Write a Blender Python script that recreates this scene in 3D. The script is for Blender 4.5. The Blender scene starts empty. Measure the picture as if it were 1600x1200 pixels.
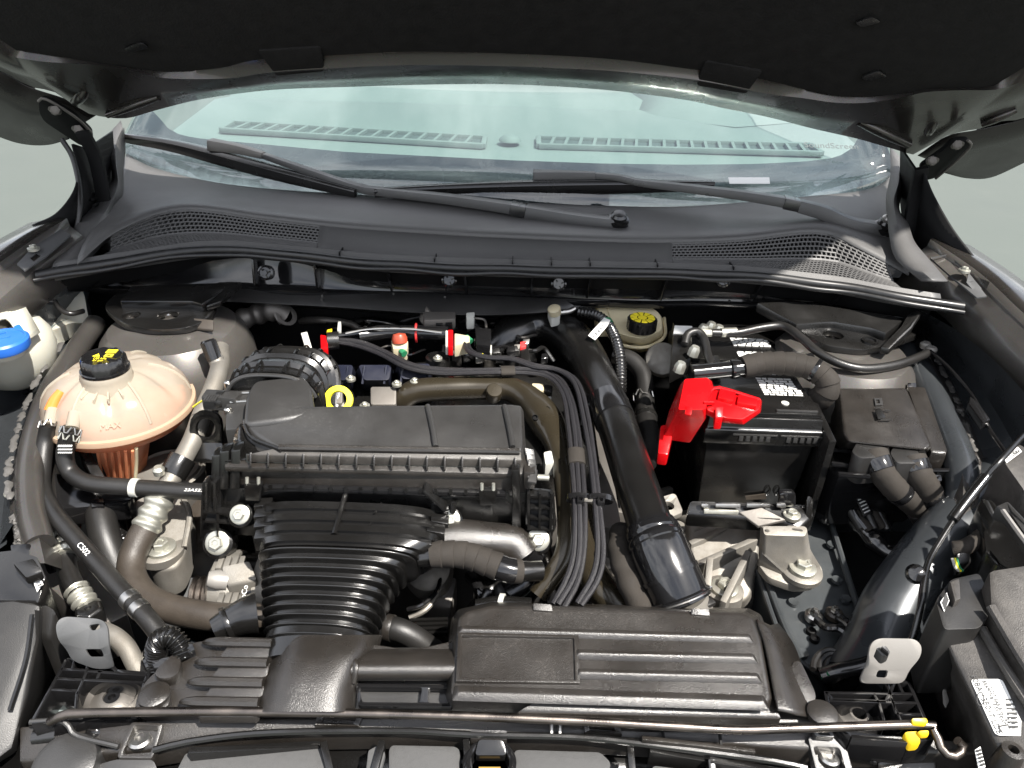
import bpy, bmesh, math, random
from mathutils import Vector, Matrix, noise as mnoise
rnd_ = random.Random(7)
R = math.radians
sc = bpy.context.scene
col = sc.collection

# ------------------------------------------------------------------ camera
F = 1186.0; CZ = 1.49
CAMROT = Matrix.Rotation(R(60), 3, 'X') @ Matrix.Rotation(R(2.0), 3, 'Z')
cam_d = bpy.data.cameras.new('camera'); cam = bpy.data.objects.new('camera', cam_d); col.objects.link(cam)
cam_d.sensor_width = 36; cam_d.lens = 36 * F / 1600; cam_d.clip_start = .02; cam_d.clip_end = 500
cam.matrix_world = Matrix.Translation((0, 0, CZ)) @ CAMROT.to_4x4()
sc.camera = cam

# ------------------------------------------------------------------ sky, sun, exposure
SUN_DIR = Vector((.46, -.42, 1.0)).normalized()          # towards the sun: from the right, a little behind the camera
el = math.asin(SUN_DIR.z); az = math.atan2(SUN_DIR.x, SUN_DIR.y)
w = bpy.data.worlds.new('World'); sc.world = w; w.use_nodes = True
nt = w.node_tree; nt.nodes.clear()
out = nt.nodes.new('ShaderNodeOutputWorld'); bg = nt.nodes.new('ShaderNodeBackground')
sky = nt.nodes.new('ShaderNodeTexSky'); sky.sky_type = 'NISHITA'; sky.sun_disc = False
sky.sun_elevation = el; sky.sun_rotation = az; sky.dust_density = 1.2
tc = nt.nodes.new('ShaderNodeTexCoord')
mp = nt.nodes.new('ShaderNodeMapping'); mp.inputs['Scale'].default_value = (1, 1, 1.6)
nz = nt.nodes.new('ShaderNodeTexNoise'); nz.inputs['Scale'].default_value = 2.6; nz.inputs['Detail'].default_value = 7; nz.inputs['Roughness'].default_value = .6
cr = nt.nodes.new('ShaderNodeValToRGB'); cr.color_ramp.elements[0].position = .40; cr.color_ramp.elements[1].position = .64; cr.color_ramp.elements[0].color = (.26, .26, .26, 1)
mx = nt.nodes.new('ShaderNodeMixRGB'); mx.inputs[2].default_value = (14, 14.2, 14.9, 1)
nt.links.new(tc.outputs['Generated'], mp.inputs[0]); nt.links.new(mp.outputs[0], nz.inputs[0]); nt.links.new(nz.outputs[0], cr.inputs[0])
nt.links.new(cr.outputs[0], mx.inputs[0]); nt.links.new(sky.outputs[0], mx.inputs[1])
nt.links.new(mx.outputs[0], bg.inputs[0]); bg.inputs[1].default_value = .066; nt.links.new(bg.outputs[0], out.inputs[0])
sl = bpy.data.lights.new('sun', 'SUN'); sl.energy = 5.0; sl.angle = R(.8); sl.color = (1, .95, .88)
so = bpy.data.objects.new('sun', sl); col.objects.link(so)
so.rotation_euler = SUN_DIR.to_track_quat('Z', 'Y').to_euler(); so.location = SUN_DIR * 6
vs = sc.view_settings; vs.view_transform = 'Standard'; vs.look = 'None'; vs.exposure = 1.32; vs.gamma = 1; vs.use_curve_mapping = False
sc.cycles.use_denoising = True
sc.cycles.max_bounces = 8; sc.cycles.transparent_max_bounces = 12; sc.cycles.caustics_reflective = False; sc.cycles.caustics_refractive = False

# ------------------------------------------------------------------ points: a pixel of the photograph and a real height or distance
def ray(u, v):
    return CAMROT @ Vector(((u - 800) / F, (600 - v) / F, -1))
def Z(u, v, z):
    d = ray(u, v); return Vector((0, 0, CZ)) + d * ((z - CZ) / d.z)
def Y(u, v, y):
    d = ray(u, v); return Vector((0, 0, CZ)) + d * (y / d.y)
def V(p):
    if isinstance(p, Vector): return p.copy()
    return Z(*p)
def VL(ps): return [V(p) for p in ps]
def crs(ps, n, closed=False):
    ps = VL(ps)
    if len(ps) == 2: return [ps[0].lerp(ps[1], i / (n - 1)) for i in range(n)]
    L = [0]
    for a, b in zip(ps, ps[1:]): L.append(L[-1] + (b - a).length)
    e = [ps[0] * 2 - ps[1]] + ps + [ps[-1] * 2 - ps[-2]]
    out = []
    for i in range(n):
        s = L[-1] * i / (n - 1); k = 0
        while k < len(ps) - 2 and s > L[k + 1]: k += 1
        t = (s - L[k]) / max(1e-9, L[k + 1] - L[k])
        p0, p1, p2, p3 = e[k:k + 4]
        out.append(.5 * ((2 * p1) + (p2 - p0) * t + (2 * p0 - 5 * p1 + 4 * p2 - p3) * t * t + (3 * p1 - p0 - 3 * p2 + p3) * t ** 3))
    return out
def rounded(ps, r, seg=4):
    ps = VL(ps); o = []; n = len(ps)
    for i in range(n):
        a, b, c = ps[i - 1], ps[i], ps[(i + 1) % n]
        ra = min(r, (a - b).length * .45); rc = min(r, (c - b).length * .45)
        s = b + (a - b).normalized() * ra; e = b + (c - b).normalized() * rc
        for k in range(seg + 1):
            t = k / seg; o.append(s * (1 - t) ** 2 + b * 2 * t * (1 - t) + e * t * t)
    return o
def circle(c, ax, r, n=16, ry=None):
    ax = Vector(ax).normalized(); t = Vector((0, 1, 0)) if abs(ax.y) < .9 else Vector((1, 0, 0))
    a = ax.cross(t).normalized(); b = ax.cross(a)
    return [Vector(c) + a * math.cos(2 * math.pi * i / n) * r + b * math.sin(2 * math.pi * i / n) * (ry or r) for i in range(n)]

# ------------------------------------------------------------------ materials
MATS = {}
def mat(name, c, rough=.5, metal=0., spec=.5, bump=0., bscale=900., var=.18, vscale=14., dust=0., dcol=(.26, .24, .215), coat=0., sss=0., alpha=0., dscale=22., flake=0., trl=0., spots=0.):
    m = bpy.data.materials.new(name); m.use_nodes = True; n = m.node_tree.nodes; l = m.node_tree.links
    b = n['Principled BSDF']; o = n['Material Output']
    tc = n.new('ShaderNodeTexCoord')
    nz = n.new('ShaderNodeTexNoise'); nz.inputs['Scale'].default_value = vscale; nz.inputs['Detail'].default_value = 6
    l.new(tc.outputs['Object'], nz.inputs['Vector'])
    mx = n.new('ShaderNodeMixRGB'); mx.inputs[1].default_value = (*[x * (1 - var) for x in c], 1); mx.inputs[2].default_value = (*[min(1, x * (1 + var)) for x in c], 1)
    l.new(nz.outputs['Fac'], mx.inputs[0]); last = mx.outputs[0]
    mr = n.new('ShaderNodeMapRange'); mr.inputs[1].default_value = .3; mr.inputs[2].default_value = .7
    mr.inputs[3].default_value = max(.03, rough - .10); mr.inputs[4].default_value = min(1, rough + .13)
    l.new(nz.outputs['Fac'], mr.inputs[0]); rl = mr.outputs[0]
    if dust:
        n2 = n.new('ShaderNodeTexNoise'); n2.inputs['Scale'].default_value = dscale; n2.inputs['Detail'].default_value = 9; n2.inputs['Roughness'].default_value = .72
        l.new(tc.outputs['Object'], n2.inputs['Vector'])
        r2 = n.new('ShaderNodeMapRange'); r2.inputs[1].default_value = .42; r2.inputs[2].default_value = .72; r2.inputs[3].default_value = dust * .25; r2.inputs[4].default_value = dust
        l.new(n2.outputs['Fac'], r2.inputs[0]); r2o = r2.outputs[0]
        if spots:
            v2 = n.new('ShaderNodeTexVoronoi'); v2.inputs['Scale'].default_value = 210; v2.inputs['Randomness'].default_value = 1
            l.new(tc.outputs['Object'], v2.inputs['Vector'])
            s1 = n.new('ShaderNodeMapRange'); s1.inputs[1].default_value = .16; s1.inputs[2].default_value = .30; s1.inputs[3].default_value = 1; s1.inputs[4].default_value = 0
            l.new(v2.outputs['Distance'], s1.inputs[0])
            s2 = n.new('ShaderNodeMapRange'); s2.inputs[1].default_value = .5; s2.inputs[2].default_value = .68; s2.inputs[3].default_value = 0; s2.inputs[4].default_value = spots
            l.new(nz.outputs['Fac'], s2.inputs[0])
            s3 = n.new('ShaderNodeMath'); s3.operation = 'MULTIPLY_ADD'; l.new(s1.outputs[0], s3.inputs[0]); l.new(s2.outputs[0], s3.inputs[1]); l.new(r2o, s3.inputs[2]); r2o = s3.outputs[0]
        m2 = n.new('ShaderNodeMixRGB'); m2.inputs[2].default_value = (*dcol, 1)
        l.new(r2o, m2.inputs[0]); l.new(last, m2.inputs[1]); last = m2.outputs[0]
        ad = n.new('ShaderNodeMath'); ad.operation = 'MULTIPLY_ADD'; ad.inputs[1].default_value = .5; ad.use_clamp = True
        l.new(r2o, ad.inputs[0]); l.new(rl, ad.inputs[2]); rl = ad.outputs[0]
    l.new(last, b.inputs['Base Color']); l.new(rl, b.inputs['Roughness'])
    b.inputs['Metallic'].default_value = metal; b.inputs['Specular IOR Level'].default_value = spec; b.inputs['Coat Weight'].default_value = coat
    b.inputs['Coat Roughness'].default_value = .06
    if sss:
        b.inputs['Subsurface Weight'].default_value = sss; b.inputs['Subsurface Radius'].default_value = (.03, .02, .012); b.inputs['Subsurface Scale'].default_value = .6
    if bump:
        n3 = n.new('ShaderNodeTexNoise'); n3.inputs['Scale'].default_value = bscale; n3.inputs['Detail'].default_value = 3
        l.new(tc.outputs['Object'], n3.inputs['Vector'])
        bp = n.new('ShaderNodeBump'); bp.inputs['Strength'].default_value = bump; bp.inputs['Distance'].default_value = .001
        l.new(n3.outputs['Fac'], bp.inputs['Height']); l.new(bp.outputs[0], b.inputs['Normal'])
    if flake:
        vo = n.new('ShaderNodeTexVoronoi'); vo.inputs['Scale'].default_value = 1800
        l.new(tc.outputs['Object'], vo.inputs['Vector'])
        m4 = n.new('ShaderNodeMixRGB'); m4.blend_type = 'OVERLAY'; m4.inputs[0].default_value = flake
        l.new(last, m4.inputs[1]); l.new(vo.outputs['Color'], m4.inputs[2]); l.new(m4.outputs[0], b.inputs['Base Color'])
    sh = b.outputs[0]
    if trl:
        tl = n.new('ShaderNodeBsdfTranslucent'); l.new(last, tl.inputs[0])
        ms = n.new('ShaderNodeMixShader'); ms.inputs[0].default_value = trl; l.new(sh, ms.inputs[1]); l.new(tl.outputs[0], ms.inputs[2]); sh = ms.outputs[0]
    if alpha:
        tr = n.new('ShaderNodeBsdfTransparent'); tr.inputs[0].default_value = (1, .97, .93, 1)
        ms = n.new('ShaderNodeMixShader'); ms.inputs[0].default_value = alpha; l.new(sh, ms.inputs[1]); l.new(tr.outputs[0], ms.inputs[2]); sh = ms.outputs[0]
    l.new(sh, o.inputs[0]); MATS[name] = m; return m
def glassmat(name, tint, ior):
    m = bpy.data.materials.new(name); m.use_nodes = True; n = m.node_tree.nodes; l = m.node_tree.links
    n.remove(n['Principled BSDF']); o = n['Material Output']
    tr = n.new('ShaderNodeBsdfTransparent'); tr.inputs[0].default_value = (*tint, 1)
    g = n.new('ShaderNodeBsdfGlossy'); g.inputs['Roughness'].default_value = .03
    ge = n.new('ShaderNodeNewGeometry'); dt = n.new('ShaderNodeVectorMath'); dt.operation = 'DOT_PRODUCT'; l.new(ge.outputs['Normal'], dt.inputs[0]); l.new(ge.outputs['Incoming'], dt.inputs[1])
    ab = n.new('ShaderNodeMath'); ab.operation = 'ABSOLUTE'; l.new(dt.outputs['Value'], ab.inputs[0])
    om = n.new('ShaderNodeMath'); om.operation = 'SUBTRACT'; om.inputs[0].default_value = 1; l.new(ab.outputs[0], om.inputs[1])
    pw = n.new('ShaderNodeMath'); pw.operation = 'POWER'; pw.inputs[1].default_value = 5; l.new(om.outputs[0], pw.inputs[0])
    f0 = ((ior - 1) / (ior + 1)) ** 2; ma = n.new('ShaderNodeMath'); ma.operation = 'MULTIPLY_ADD'; ma.inputs[1].default_value = 1 - f0; ma.inputs[2].default_value = f0; l.new(pw.outputs[0], ma.inputs[0])
    ms = n.new('ShaderNodeMixShader'); l.new(ma.outputs[0], ms.inputs[0]); l.new(tr.outputs[0], ms.inputs[1]); l.new(g.outputs[0], ms.inputs[2]); l.new(ms.outputs[0], o.inputs[0])
    MATS[name] = m

mat('concrete', (.064, .076, .068), .85, bump=.3, bscale=60, var=.14, vscale=.5, dust=.3, dcol=(.097, .108, .099), dscale=2.2)
mat('amber', (.20, .12, .012), .5, var=.1)
mat('skin_shaded', (.03, .027, .0245), .3, metal=.4, coat=.2, var=.1, dust=.03)  # hood paint darkened: shade inside the curled corners put into the colour
mat('paint', (.065, .059, .0535), .25, metal=.75, coat=.3, var=.05, flake=.25, dust=.02)
mat('paint_inner', (.105, .098, .09), .32, metal=.55, coat=.25, var=.1, flake=.2, dust=.07, dcol=(.15, .135, .12))
mat('ecoat', (.038, .042, .046), .28, metal=.35, coat=.3, var=.15, dust=.05, dcol=(.1, .1, .1), spots=.06)
mat('rail_paint', (.046, .052, .056), .34, metal=.3, coat=.2, var=.2, vscale=18, dust=.18, dcol=(.11, .105, .095), dscale=16, spots=.15)
mat('plastic', (.0065, .0063, .006), .27, spec=.75, bump=.25, bscale=1050, var=.2, dust=.022, dcol=(.1, .09, .08))
mat('plastic_satin', (.006, .0058, .0056), .20, spec=.75, bump=.10, bscale=1200, var=.2, dust=.016, dcol=(.1, .09, .08))
mat('plastic_dusty', (.0125, .011, .0095), .28, spec=.75, bump=.45, bscale=1000, var=.25, dust=.085, dcol=(.12, .10, .085), dscale=30, spots=.14)
mat('plastic_faded_lit', (.026, .024, .022), .36, bump=.35, bscale=900, var=.3, vscale=20, dust=.3, dcol=(.13, .118, .105), dscale=40, spots=.25)  # faded, dusty plastic; also the painted lit tone of lid_slope
mat('plastic_polish', (.006, .006, .0065), .07, spec=1., coat=1., var=.2)
mat('paint_dark', (.062, .058, .054), .3, metal=.5, coat=.25, var=.1, flake=.2, dust=.08, dcol=(.13, .118, .105), spots=.1)
mat('brake_tank', (.92, .82, .56), .3, var=.05, dust=.06, dcol=(.6, .5, .35), trl=.3)
mat('plastic_matte', (.009, .0087, .0084), .42, bump=.25, bscale=1000, var=.2, dust=.06, dcol=(.1, .09, .08))
mat('plastic_grey', (.021, .0205, .020), .35, spec=.7, bump=.3, bscale=1050, var=.12, dust=.05, dcol=(.11, .105, .1), spots=.12)
mat('plastic_gloss', (.006, .006, .0065), .09, spec=.7, var=.2, dust=.03, dcol=(.1, .09, .08))
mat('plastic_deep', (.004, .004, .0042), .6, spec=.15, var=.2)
mat('cowl_plastic', (.066, .065, .0645), .48, bump=.3, bscale=1000, var=.15, vscale=5, dust=.17, dcol=(.14, .137, .13), dscale=9, spots=.2)
mat('rubber', (.009, .0087, .0084), .36, bump=.25, bscale=700, var=.2, dust=.06, dcol=(.1, .09, .08))
mat('rubber_brown', (.026, .021, .0165), .42, bump=.3, bscale=500, var=.2, dust=.3, dcol=(.09, .072, .055), spots=.1)
mat('seal_rubber', (.008, .008, .0085), .34, var=.2, dust=.10, dcol=(.09, .09, .085), dscale=70)
mat('felt', (.014, .0132, .0125), .95, spec=.15, bump=1., bscale=240, var=.6, vscale=55, dust=.06, dcol=(.05, .045, .04), dscale=6)
mat('cloth', (.012, .0125, .013), .95, spec=.1, bump=.9, bscale=350, var=.4, vscale=60)
mat('tape', (.02, .0175, .015), .72, spec=.25, bump=.6, bscale=900, var=.35, vscale=60, dust=.2, dcol=(.085, .072, .06), spots=.1)
mat('alu_cast', (.24, .23, .21), .5, metal=.7, bump=.35, bscale=700, var=.22, vscale=26, dust=.5, dcol=(.15, .125, .09), dscale=30, spots=.15)
mat('alu_dark', (.16, .15, .138), .48, metal=.7, bump=.3, bscale=800, var=.2, dust=.3, dcol=(.12, .10, .08))
mat('steel', (.45, .44, .42), .28, metal=1., var=.12, vscale=40, dust=.12, dcol=(.2, .18, .16))
mat('rod_steel', (.15, .13, .115), .32, metal=1., var=.25, vscale=40, bump=.15, bscale=800)
mat('zinc', (.47, .465, .41), .34, metal=.8, var=.12, vscale=50, dust=.2, dcol=(.33, .32, .26))
mat('bracket_grey', (.09, .092, .094), .45, metal=.35, bump=.15, bscale=900, var=.1, dust=.12, dcol=(.16, .15, .14), spots=.1)
mat('bracket_white', (.23, .22, .205), .45, metal=.25, bump=.15, bscale=900, var=.1, dust=.2, dcol=(.16, .14, .12), spots=.1)
mat('bronze', (.030, .0245, .0155), .25, metal=.35, coat=.2, var=.12, bump=.06, bscale=600, dust=.03, dcol=(.11, .09, .07))
mat('tank', (.50, .46, .38), .15, var=.14, vscale=26, alpha=.26, trl=.42)
mat('tank_low', (.95, .45, .24), .22, var=.08, alpha=.3, trl=.5)
mat('tank_rim', (.62, .46, .33), .22, var=.1, alpha=.2, trl=.4)
mat('coolant', (.9, .25, .05), .2, var=.1, trl=.3)
mat('ivory', (.42, .37, .25), .34, var=.05, sss=.15, dust=.1, dcol=(.3, .25, .18))
mat('washer_white', (.42, .41, .35), .36, var=.08, vscale=9, sss=.2, dust=.15, dcol=(.3, .3, .26))
mat('washer_grey', (.16, .19, .19), .4, var=.15, vscale=9)
mat('blue', (.014, .11, .46), .36, var=.1, dust=.08, dcol=(.15, .2, .3))
mat('yellow', (.83, .74, .03), .38, var=.06)
mat('yellow_clip', (.62, .40, .01), .38, var=.06)
mat('red', (.42, .003, .005), .25, var=.15, spec=.5)
mat('orange', (.32, .035, .008), .4, var=.1, dust=.1)
mat('green', (.02, .16, .07), .4, var=.1)
mat('white', (.42, .42, .385), .45, var=.05, dust=.1)
mat('label', (.62, .62, .60), .5, var=.04, dust=.06)
mat('ink', (.03, .03, .03), .6, var=.1)
mat('print_white', (.62, .62, .6), .6, var=.1)
mat('print_yellow', (.80, .66, .03), .5, var=.05)
mat('print_red', (.6, .03, .03), .5, var=.05)
mat('bead', (.06, .058, .055), .4, var=.25, vscale=60, bump=.4, bscale=350, dust=.3, dcol=(.16, .15, .14))
mat('foam_grey', (.06, .06, .06), .85, bump=.5, bscale=900, var=.25, vscale=200)
mat('frit', (.03, .03, .037), .25, var=.05)
mat('dash', (.165, .187, .182), .75, bump=.3, bscale=900, var=.1, vscale=3)  # dark dash made pale: the sky reflection is put into its colour
mat('dash_dark', (.07, .085, .085), .7, var=.08)
mat('navy', (.008, .010, .021), .3, var=.1, dust=.05)
mat('braid', (.009, .0085, .0105), .5, spec=.35, bump=.8, bscale=900, var=.9, vscale=900, dust=.02)
glassmat('glass', (.86, .935, .915), 1.95)
glassmat('clear_plastic', (.75, .78, .82), 1.5)

# ------------------------------------------------------------------ mesh building
class MB:
    def __init__(s): s.v = []; s.f = []
    def add(s, vs, fs):
        k = len(s.v); s.v += [tuple(x) for x in vs]; s.f += [tuple(k + i for i in f) for f in fs]; return s
    def prism(s, top, dn=None, bot=None):
        top = VL(top); n = len(top)
        if bot is None:
            d = Vector((0, 0, -dn)) if not isinstance(dn, Vector) else dn
            bot = [p + d for p in top]
        else: bot = VL(bot)
        return s.add(top + bot, [tuple(range(n)), tuple(range(2 * n - 1, n - 1, -1))] + [(i, (i + 1) % n, n + (i + 1) % n, n + i) for i in range(n)])
    def loft(s, rings, closed=True, cap=True):
        n = len(rings[0]); m = len(rings); vs = [p for r in rings for p in r]; fs = []
        for j in range(m - 1):
            for i in range(n if closed else n - 1):
                a = j * n + i; b = j * n + (i + 1) % n; fs.append((a, b, b + n, a + n))
        if cap and closed: fs += [tuple(range(n - 1, -1, -1)), tuple((m - 1) * n + i for i in range(n))]
        return s.add(vs, fs)
    def grid(s, rows, n=24):
        return s.loft([crs(r, n) for r in rows], closed=False, cap=False)
    def tube(s, pts, r, n=12, res=None, cap=True, sec=None, raw=False):
        res = res or max(6, (len(pts) - 1) * 6)
        p = VL(pts) if raw else crs(pts, res); m = len(p); rings = []; up = None
        for i in range(m):
            t = (p[min(i + 1, m - 1)] - p[max(i - 1, 0)])
            t = t.normalized() if t.length > 1e-9 else Vector((0, 0, 1))
            if up is None:
                up = Vector((0, 0, 1)) if abs(t.z) < .8 else Vector((0, 1, 0))
            up = (up - t * up.dot(t)).normalized(); sd = t.cross(up)
            f = i / (m - 1)
            rr = r(f) if callable(r) else (r[0] + (r[1] - r[0]) * f if isinstance(r, tuple) else r)
            if sec: rings.append([p[i] + sd * (x * rr) + up * (y * rr) for x, y in sec])
            else: rings.append([p[i] + (sd * math.cos(2 * math.pi * k / n) + up * math.sin(2 * math.pi * k / n)) * rr for k in range(n)])
        return s.loft(rings, True, cap)
    def lathe(s, c, prof, ax=(0, 0, 1), n=28, fn=None):
        c = V(c); ax = Vector(ax).normalized(); t = Vector((0, 1, 0)) if abs(ax.y) < .9 else Vector((1, 0, 0))
        a = ax.cross(t).normalized(); b = ax.cross(a); rings = []
        for r, h in prof:
            ring = []
            for i in range(n):
                th = 2 * math.pi * i / n; rr, hh = (fn(r, h, th) if fn else (r, h)); rr = max(rr, 1e-5)
                ring.append(c + ax * hh + a * (math.cos(th) * rr) + b * (math.sin(th) * rr))
            rings.append(ring)
        return s.loft(rings, True, prof[0] != prof[-1])
    def box(s, c, sz, rot=None):
        c = V(c); q = rot if isinstance(rot, Matrix) else (Matrix.Rotation(rot or 0, 3, 'Z'))
        h = Vector(sz) / 2; vs = []
        for z in (1, -1):
            for x, y in ((-1, -1), (1, -1), (1, 1), (-1, 1)): vs.append(c + q @ Vector((x * h.x, y * h.y, z * h.z)))
        return s.add(vs, [(0, 1, 2, 3), (7, 6, 5, 4)] + [(i, (i + 1) % 4, 4 + (i + 1) % 4, 4 + i) for i in range(4)])
    def plate(s, outer, holes, d):
        bm = bmesh.new(); loops = []
        for lp in [VL(outer)] + [VL(h) for h in holes]:
            vs = [bm.verts.new(p) for p in lp]; loops.append(vs)
            for i in range(len(vs)): bm.edges.new((vs[i], vs[(i + 1) % len(vs)]))
        bmesh.ops.triangle_fill(bm, use_beauty=True, edges=bm.edges[:])
        bm.verts.index_update(); vs = [v.co.copy() for v in bm.verts]; n = len(vs)
        d = d if isinstance(d, Vector) else Vector((0, 0, -d))
        fs = [tuple(v.index for v in f.verts) for f in bm.faces]
        a = [tuple(f) for f in fs] + [tuple(n + i for i in reversed(f)) for f in fs]
        k = 0
        for lp in loops:
            m = len(lp); a += [(k + i, k + (i + 1) % m, n + k + (i + 1) % m, n + k + i) for i in range(m)]; k += m
        bm.free(); return s.add(vs + [p + d for p in vs], a)
    def bar(s, a, b, wd, ht, up=Vector((0, 0, 1))):
        a = V(a); b = V(b); t = (b - a).normalized(); sd = t.cross(up).normalized() * (wd / 2); dn = -up * ht
        return s.prism([a - sd, b - sd, b + sd, a + sd], dn)
    def wall(s, pts, th, ht, closed=False):
        pts = VL(pts)
        for a, b in zip(pts, pts[1:] + ([pts[0]] if closed else [])): s.bar(a, b, th, ht)
        return s
    def build(s, name, m, parent=None, bevel=0., ang=38, seg=2, solid=0.):
        bm = bmesh.new(); vv = [bm.verts.new(p) for p in s.v]
        for f in s.f:
            try: bm.faces.new([vv[i] for i in f])
            except ValueError: pass
        bmesh.ops.recalc_face_normals(bm, faces=bm.faces[:])
        if bevel:
            bm.normal_update()
            es = [e for e in bm.edges if len(e.link_faces) == 2 and e.calc_face_angle(0) > R(28)]
            if es: bmesh.ops.bevel(bm, geom=es, offset=bevel, segments=seg, profile=.6, affect='EDGES', clamp_overlap=True)
        me = bpy.data.meshes.new(name); bm.to_mesh(me); bm.free()
        for p in me.polygons: p.use_smooth = True
        me.set_sharp_from_angle(angle=R(ang))
        me.materials.append(MATS[m] if isinstance(m, str) else m)
        o = bpy.data.objects.new(name, me); col.objects.link(o)
        if parent: o.parent = parent
        if solid:
            md = o.modifiers.new('thick', 'SOLIDIFY'); md.thickness = solid; md.offset = 0
        return o

def T(name, label, cat, group=None):
    o = bpy.data.objects.new(name, None); col.objects.link(o); o.empty_display_size = .05
    o['label'] = label; o['category'] = cat
    if group: o['group'] = group
    return o
def tag(o, label, cat, group=None):
    o['label'] = label; o['category'] = cat
    if group: o['group'] = group
    return o
def struct(o): o['kind'] = 'structure'; return o
def prism(name, m, par, top, dn=.01, bevel=.002, sc=None, off=(0, 0, 0), rr=0, seg=2):
    top = rounded(top, rr) if rr else VL(top)
    bot = None
    if sc is not None:
        c = sum(top, Vector()) / len(top); d = Vector((0, 0, -dn)) if not isinstance(dn, Vector) else dn
        bot = [c + (p - c) * sc + d + Vector(off) for p in top]
    return MB().prism(top, dn, bot).build(name, m, par, bevel, seg=seg)
def tube(name, m, par, pts, r, n=14, res=None, **k): return MB().tube(pts, r, n, res, **k).build(name, m, par)
def lathe(name, m, par, c, prof, ax=(0, 0, 1), n=28, fn=None, bevel=0): return MB().lathe(c, prof, ax, n, fn).build(name, m, par, bevel)
def box(name, m, par, c, sz, rot=None, bevel=.0015): return MB().box(c, sz, rot).build(name, m, par, bevel)
def text(name, body, size, pos, m, par, xdir=(1, 0, 0), ndir=(0, 0, 1), align='CENTER'):
    cu = bpy.data.curves.new(name, 'FONT'); cu.body = body; cu.size = size; cu.align_x = align; cu.align_y = 'CENTER'; cu.extrude = .0002
    tmp = bpy.data.objects.new(name, cu); me = bpy.data.meshes.new_from_object(tmp); bpy.data.objects.remove(tmp); bpy.data.curves.remove(cu)
    me.name = name; me.materials.clear(); me.materials.append(MATS[m]); o = bpy.data.objects.new(name, me); col.objects.link(o)
    x = Vector(xdir).normalized(); n = Vector(ndir).normalized(); y = n.cross(x).normalized(); x = y.cross(n)
    mm = Matrix((x, y, n)).transposed().to_4x4(); mm.translation = V(pos)
    o.matrix_world = mm
    if par: o.parent = par
    return o
# shared bolt: flange washer and hex head, radius 1 at the flange
def _bolt():
    mb = MB(); mb.lathe(Vector((0, 0, 0)), [(1, -.3), (1, .16), (.86, .24), (.3, .25)], n=24)
    mb.lathe(Vector((0, 0, .2)), [(.58, 0), (.58, .42), (.5, .5), (.28, .5), (.22, .42), (.01, .42)], n=6)
    o = mb.build('bolt', 'zinc'); me = o.data; bpy.data.objects.remove(o); return me
BOLT = _bolt()
def _screw():
    mb = MB(); mb.lathe(Vector((0, 0, 0)), [(1, -.3), (1, .12), (.8, .3), (.42, .32), (.36, .12), (.01, .12)], n=20)
    o = mb.build('screw', 'steel'); me = o.data; bpy.data.objects.remove(o); return me
SCREW = _screw()
def bolt(par, pos, r, ax=(0, 0, 1), name='bolt', me=None, turn=0.3, m=None):
    me = me or BOLT
    if m:
        key = me.name + m
        if key not in bpy.data.meshes:
            c = me.copy(); c.name = key; c.materials.clear(); c.materials.append(MATS[m])
        me = bpy.data.meshes[key]
    o = bpy.data.objects.new(name, me); col.objects.link(o)
    mm = (Vector(ax).normalized().to_track_quat('Z', 'Y').to_matrix() @ Matrix.Rotation(turn, 3, 'Z')).to_4x4()
    o.matrix_world = Matrix.Translation(V(pos)) @ mm @ Matrix.Diagonal((r, r, r, 1))
    if par: o.parent = par
    return o
def bil(c, s, t):
    a, b, d, e = c   # (bottom-left, bottom-right, top-right, top-left)
    return (a.lerp(b, s)).lerp(e.lerp(d, s), t)
def lattice(c, nu, nv, wd, ht, stagger=False):
    """thin bars both ways over a four cornered patch"""
    c = VL(c); mb = MB(); up = (c[1] - c[0]).cross(c[3] - c[0]).normalized()
    if up.z < 0 and abs(up.z) > .1: up = -up
    for i in range(nu + 1):
        s = i / nu; mb.bar(bil(c, s, 0), bil(c, s, 1), wd, ht, up)
    for j in range(nv + 1):
        t = j / nv; mb.bar(bil(c, 0, t) + up * .0004, bil(c, 1, t) + up * .0004, wd, ht, up)
    return mb
def zigclamp(par, c, ax, r, m='steel'):
    """spring wire hose clamp"""
    ax = Vector(ax).normalized(); pts = []
    cc = circle(c, ax, r, 25)
    for i, p in enumerate(cc + cc[:1]): pts.append(p + ax * (.004 if i % 4 < 2 else -.004))
    return MB().tube(pts, .0011, 5, raw=True).build('hose_clamp', m, par)
def band(par, a, b, r, m, name='clamp', n=20):
    return MB().tube([a, b], r, n, res=3).build(name, m, par, .0004)
def fixbase():
    for o in list(col.objects):
        if o.type == 'EMPTY' and o.parent is None and o.children:
            ps = []
            for ch in o.children_recursive:
                if ch.type == 'MESH':
                    M_ = ch.matrix_basis
                    ps += [M_ @ Vector(b) for b in ch.bound_box]
            if not ps: continue
            lo = Vector((min(p.x for p in ps), min(p.y for p in ps), min(p.z for p in ps))); hi = Vector((max(p.x for p in ps), max(p.y for p in ps), max(p.z for p in ps)))
            b = Vector(((lo.x + hi.x) / 2, (lo.y + hi.y) / 2, lo.z)); o.location = b
            for ch in o.children: ch.matrix_basis = Matrix.Translation(-b) @ ch.matrix_basis

# ================================================================== setting
fl = MB().add([(-40, -40, 0), (40, -40, 0), (40, 60, 0), (-40, 60, 0)], [(0, 1, 2, 3)]).build('ground', 'concrete'); struct(fl)

# ================================================================== car body (painted steel round the bay)
body = T('car_body', 'dark grey painted steel body shell around the engine bay', 'car body')
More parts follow.
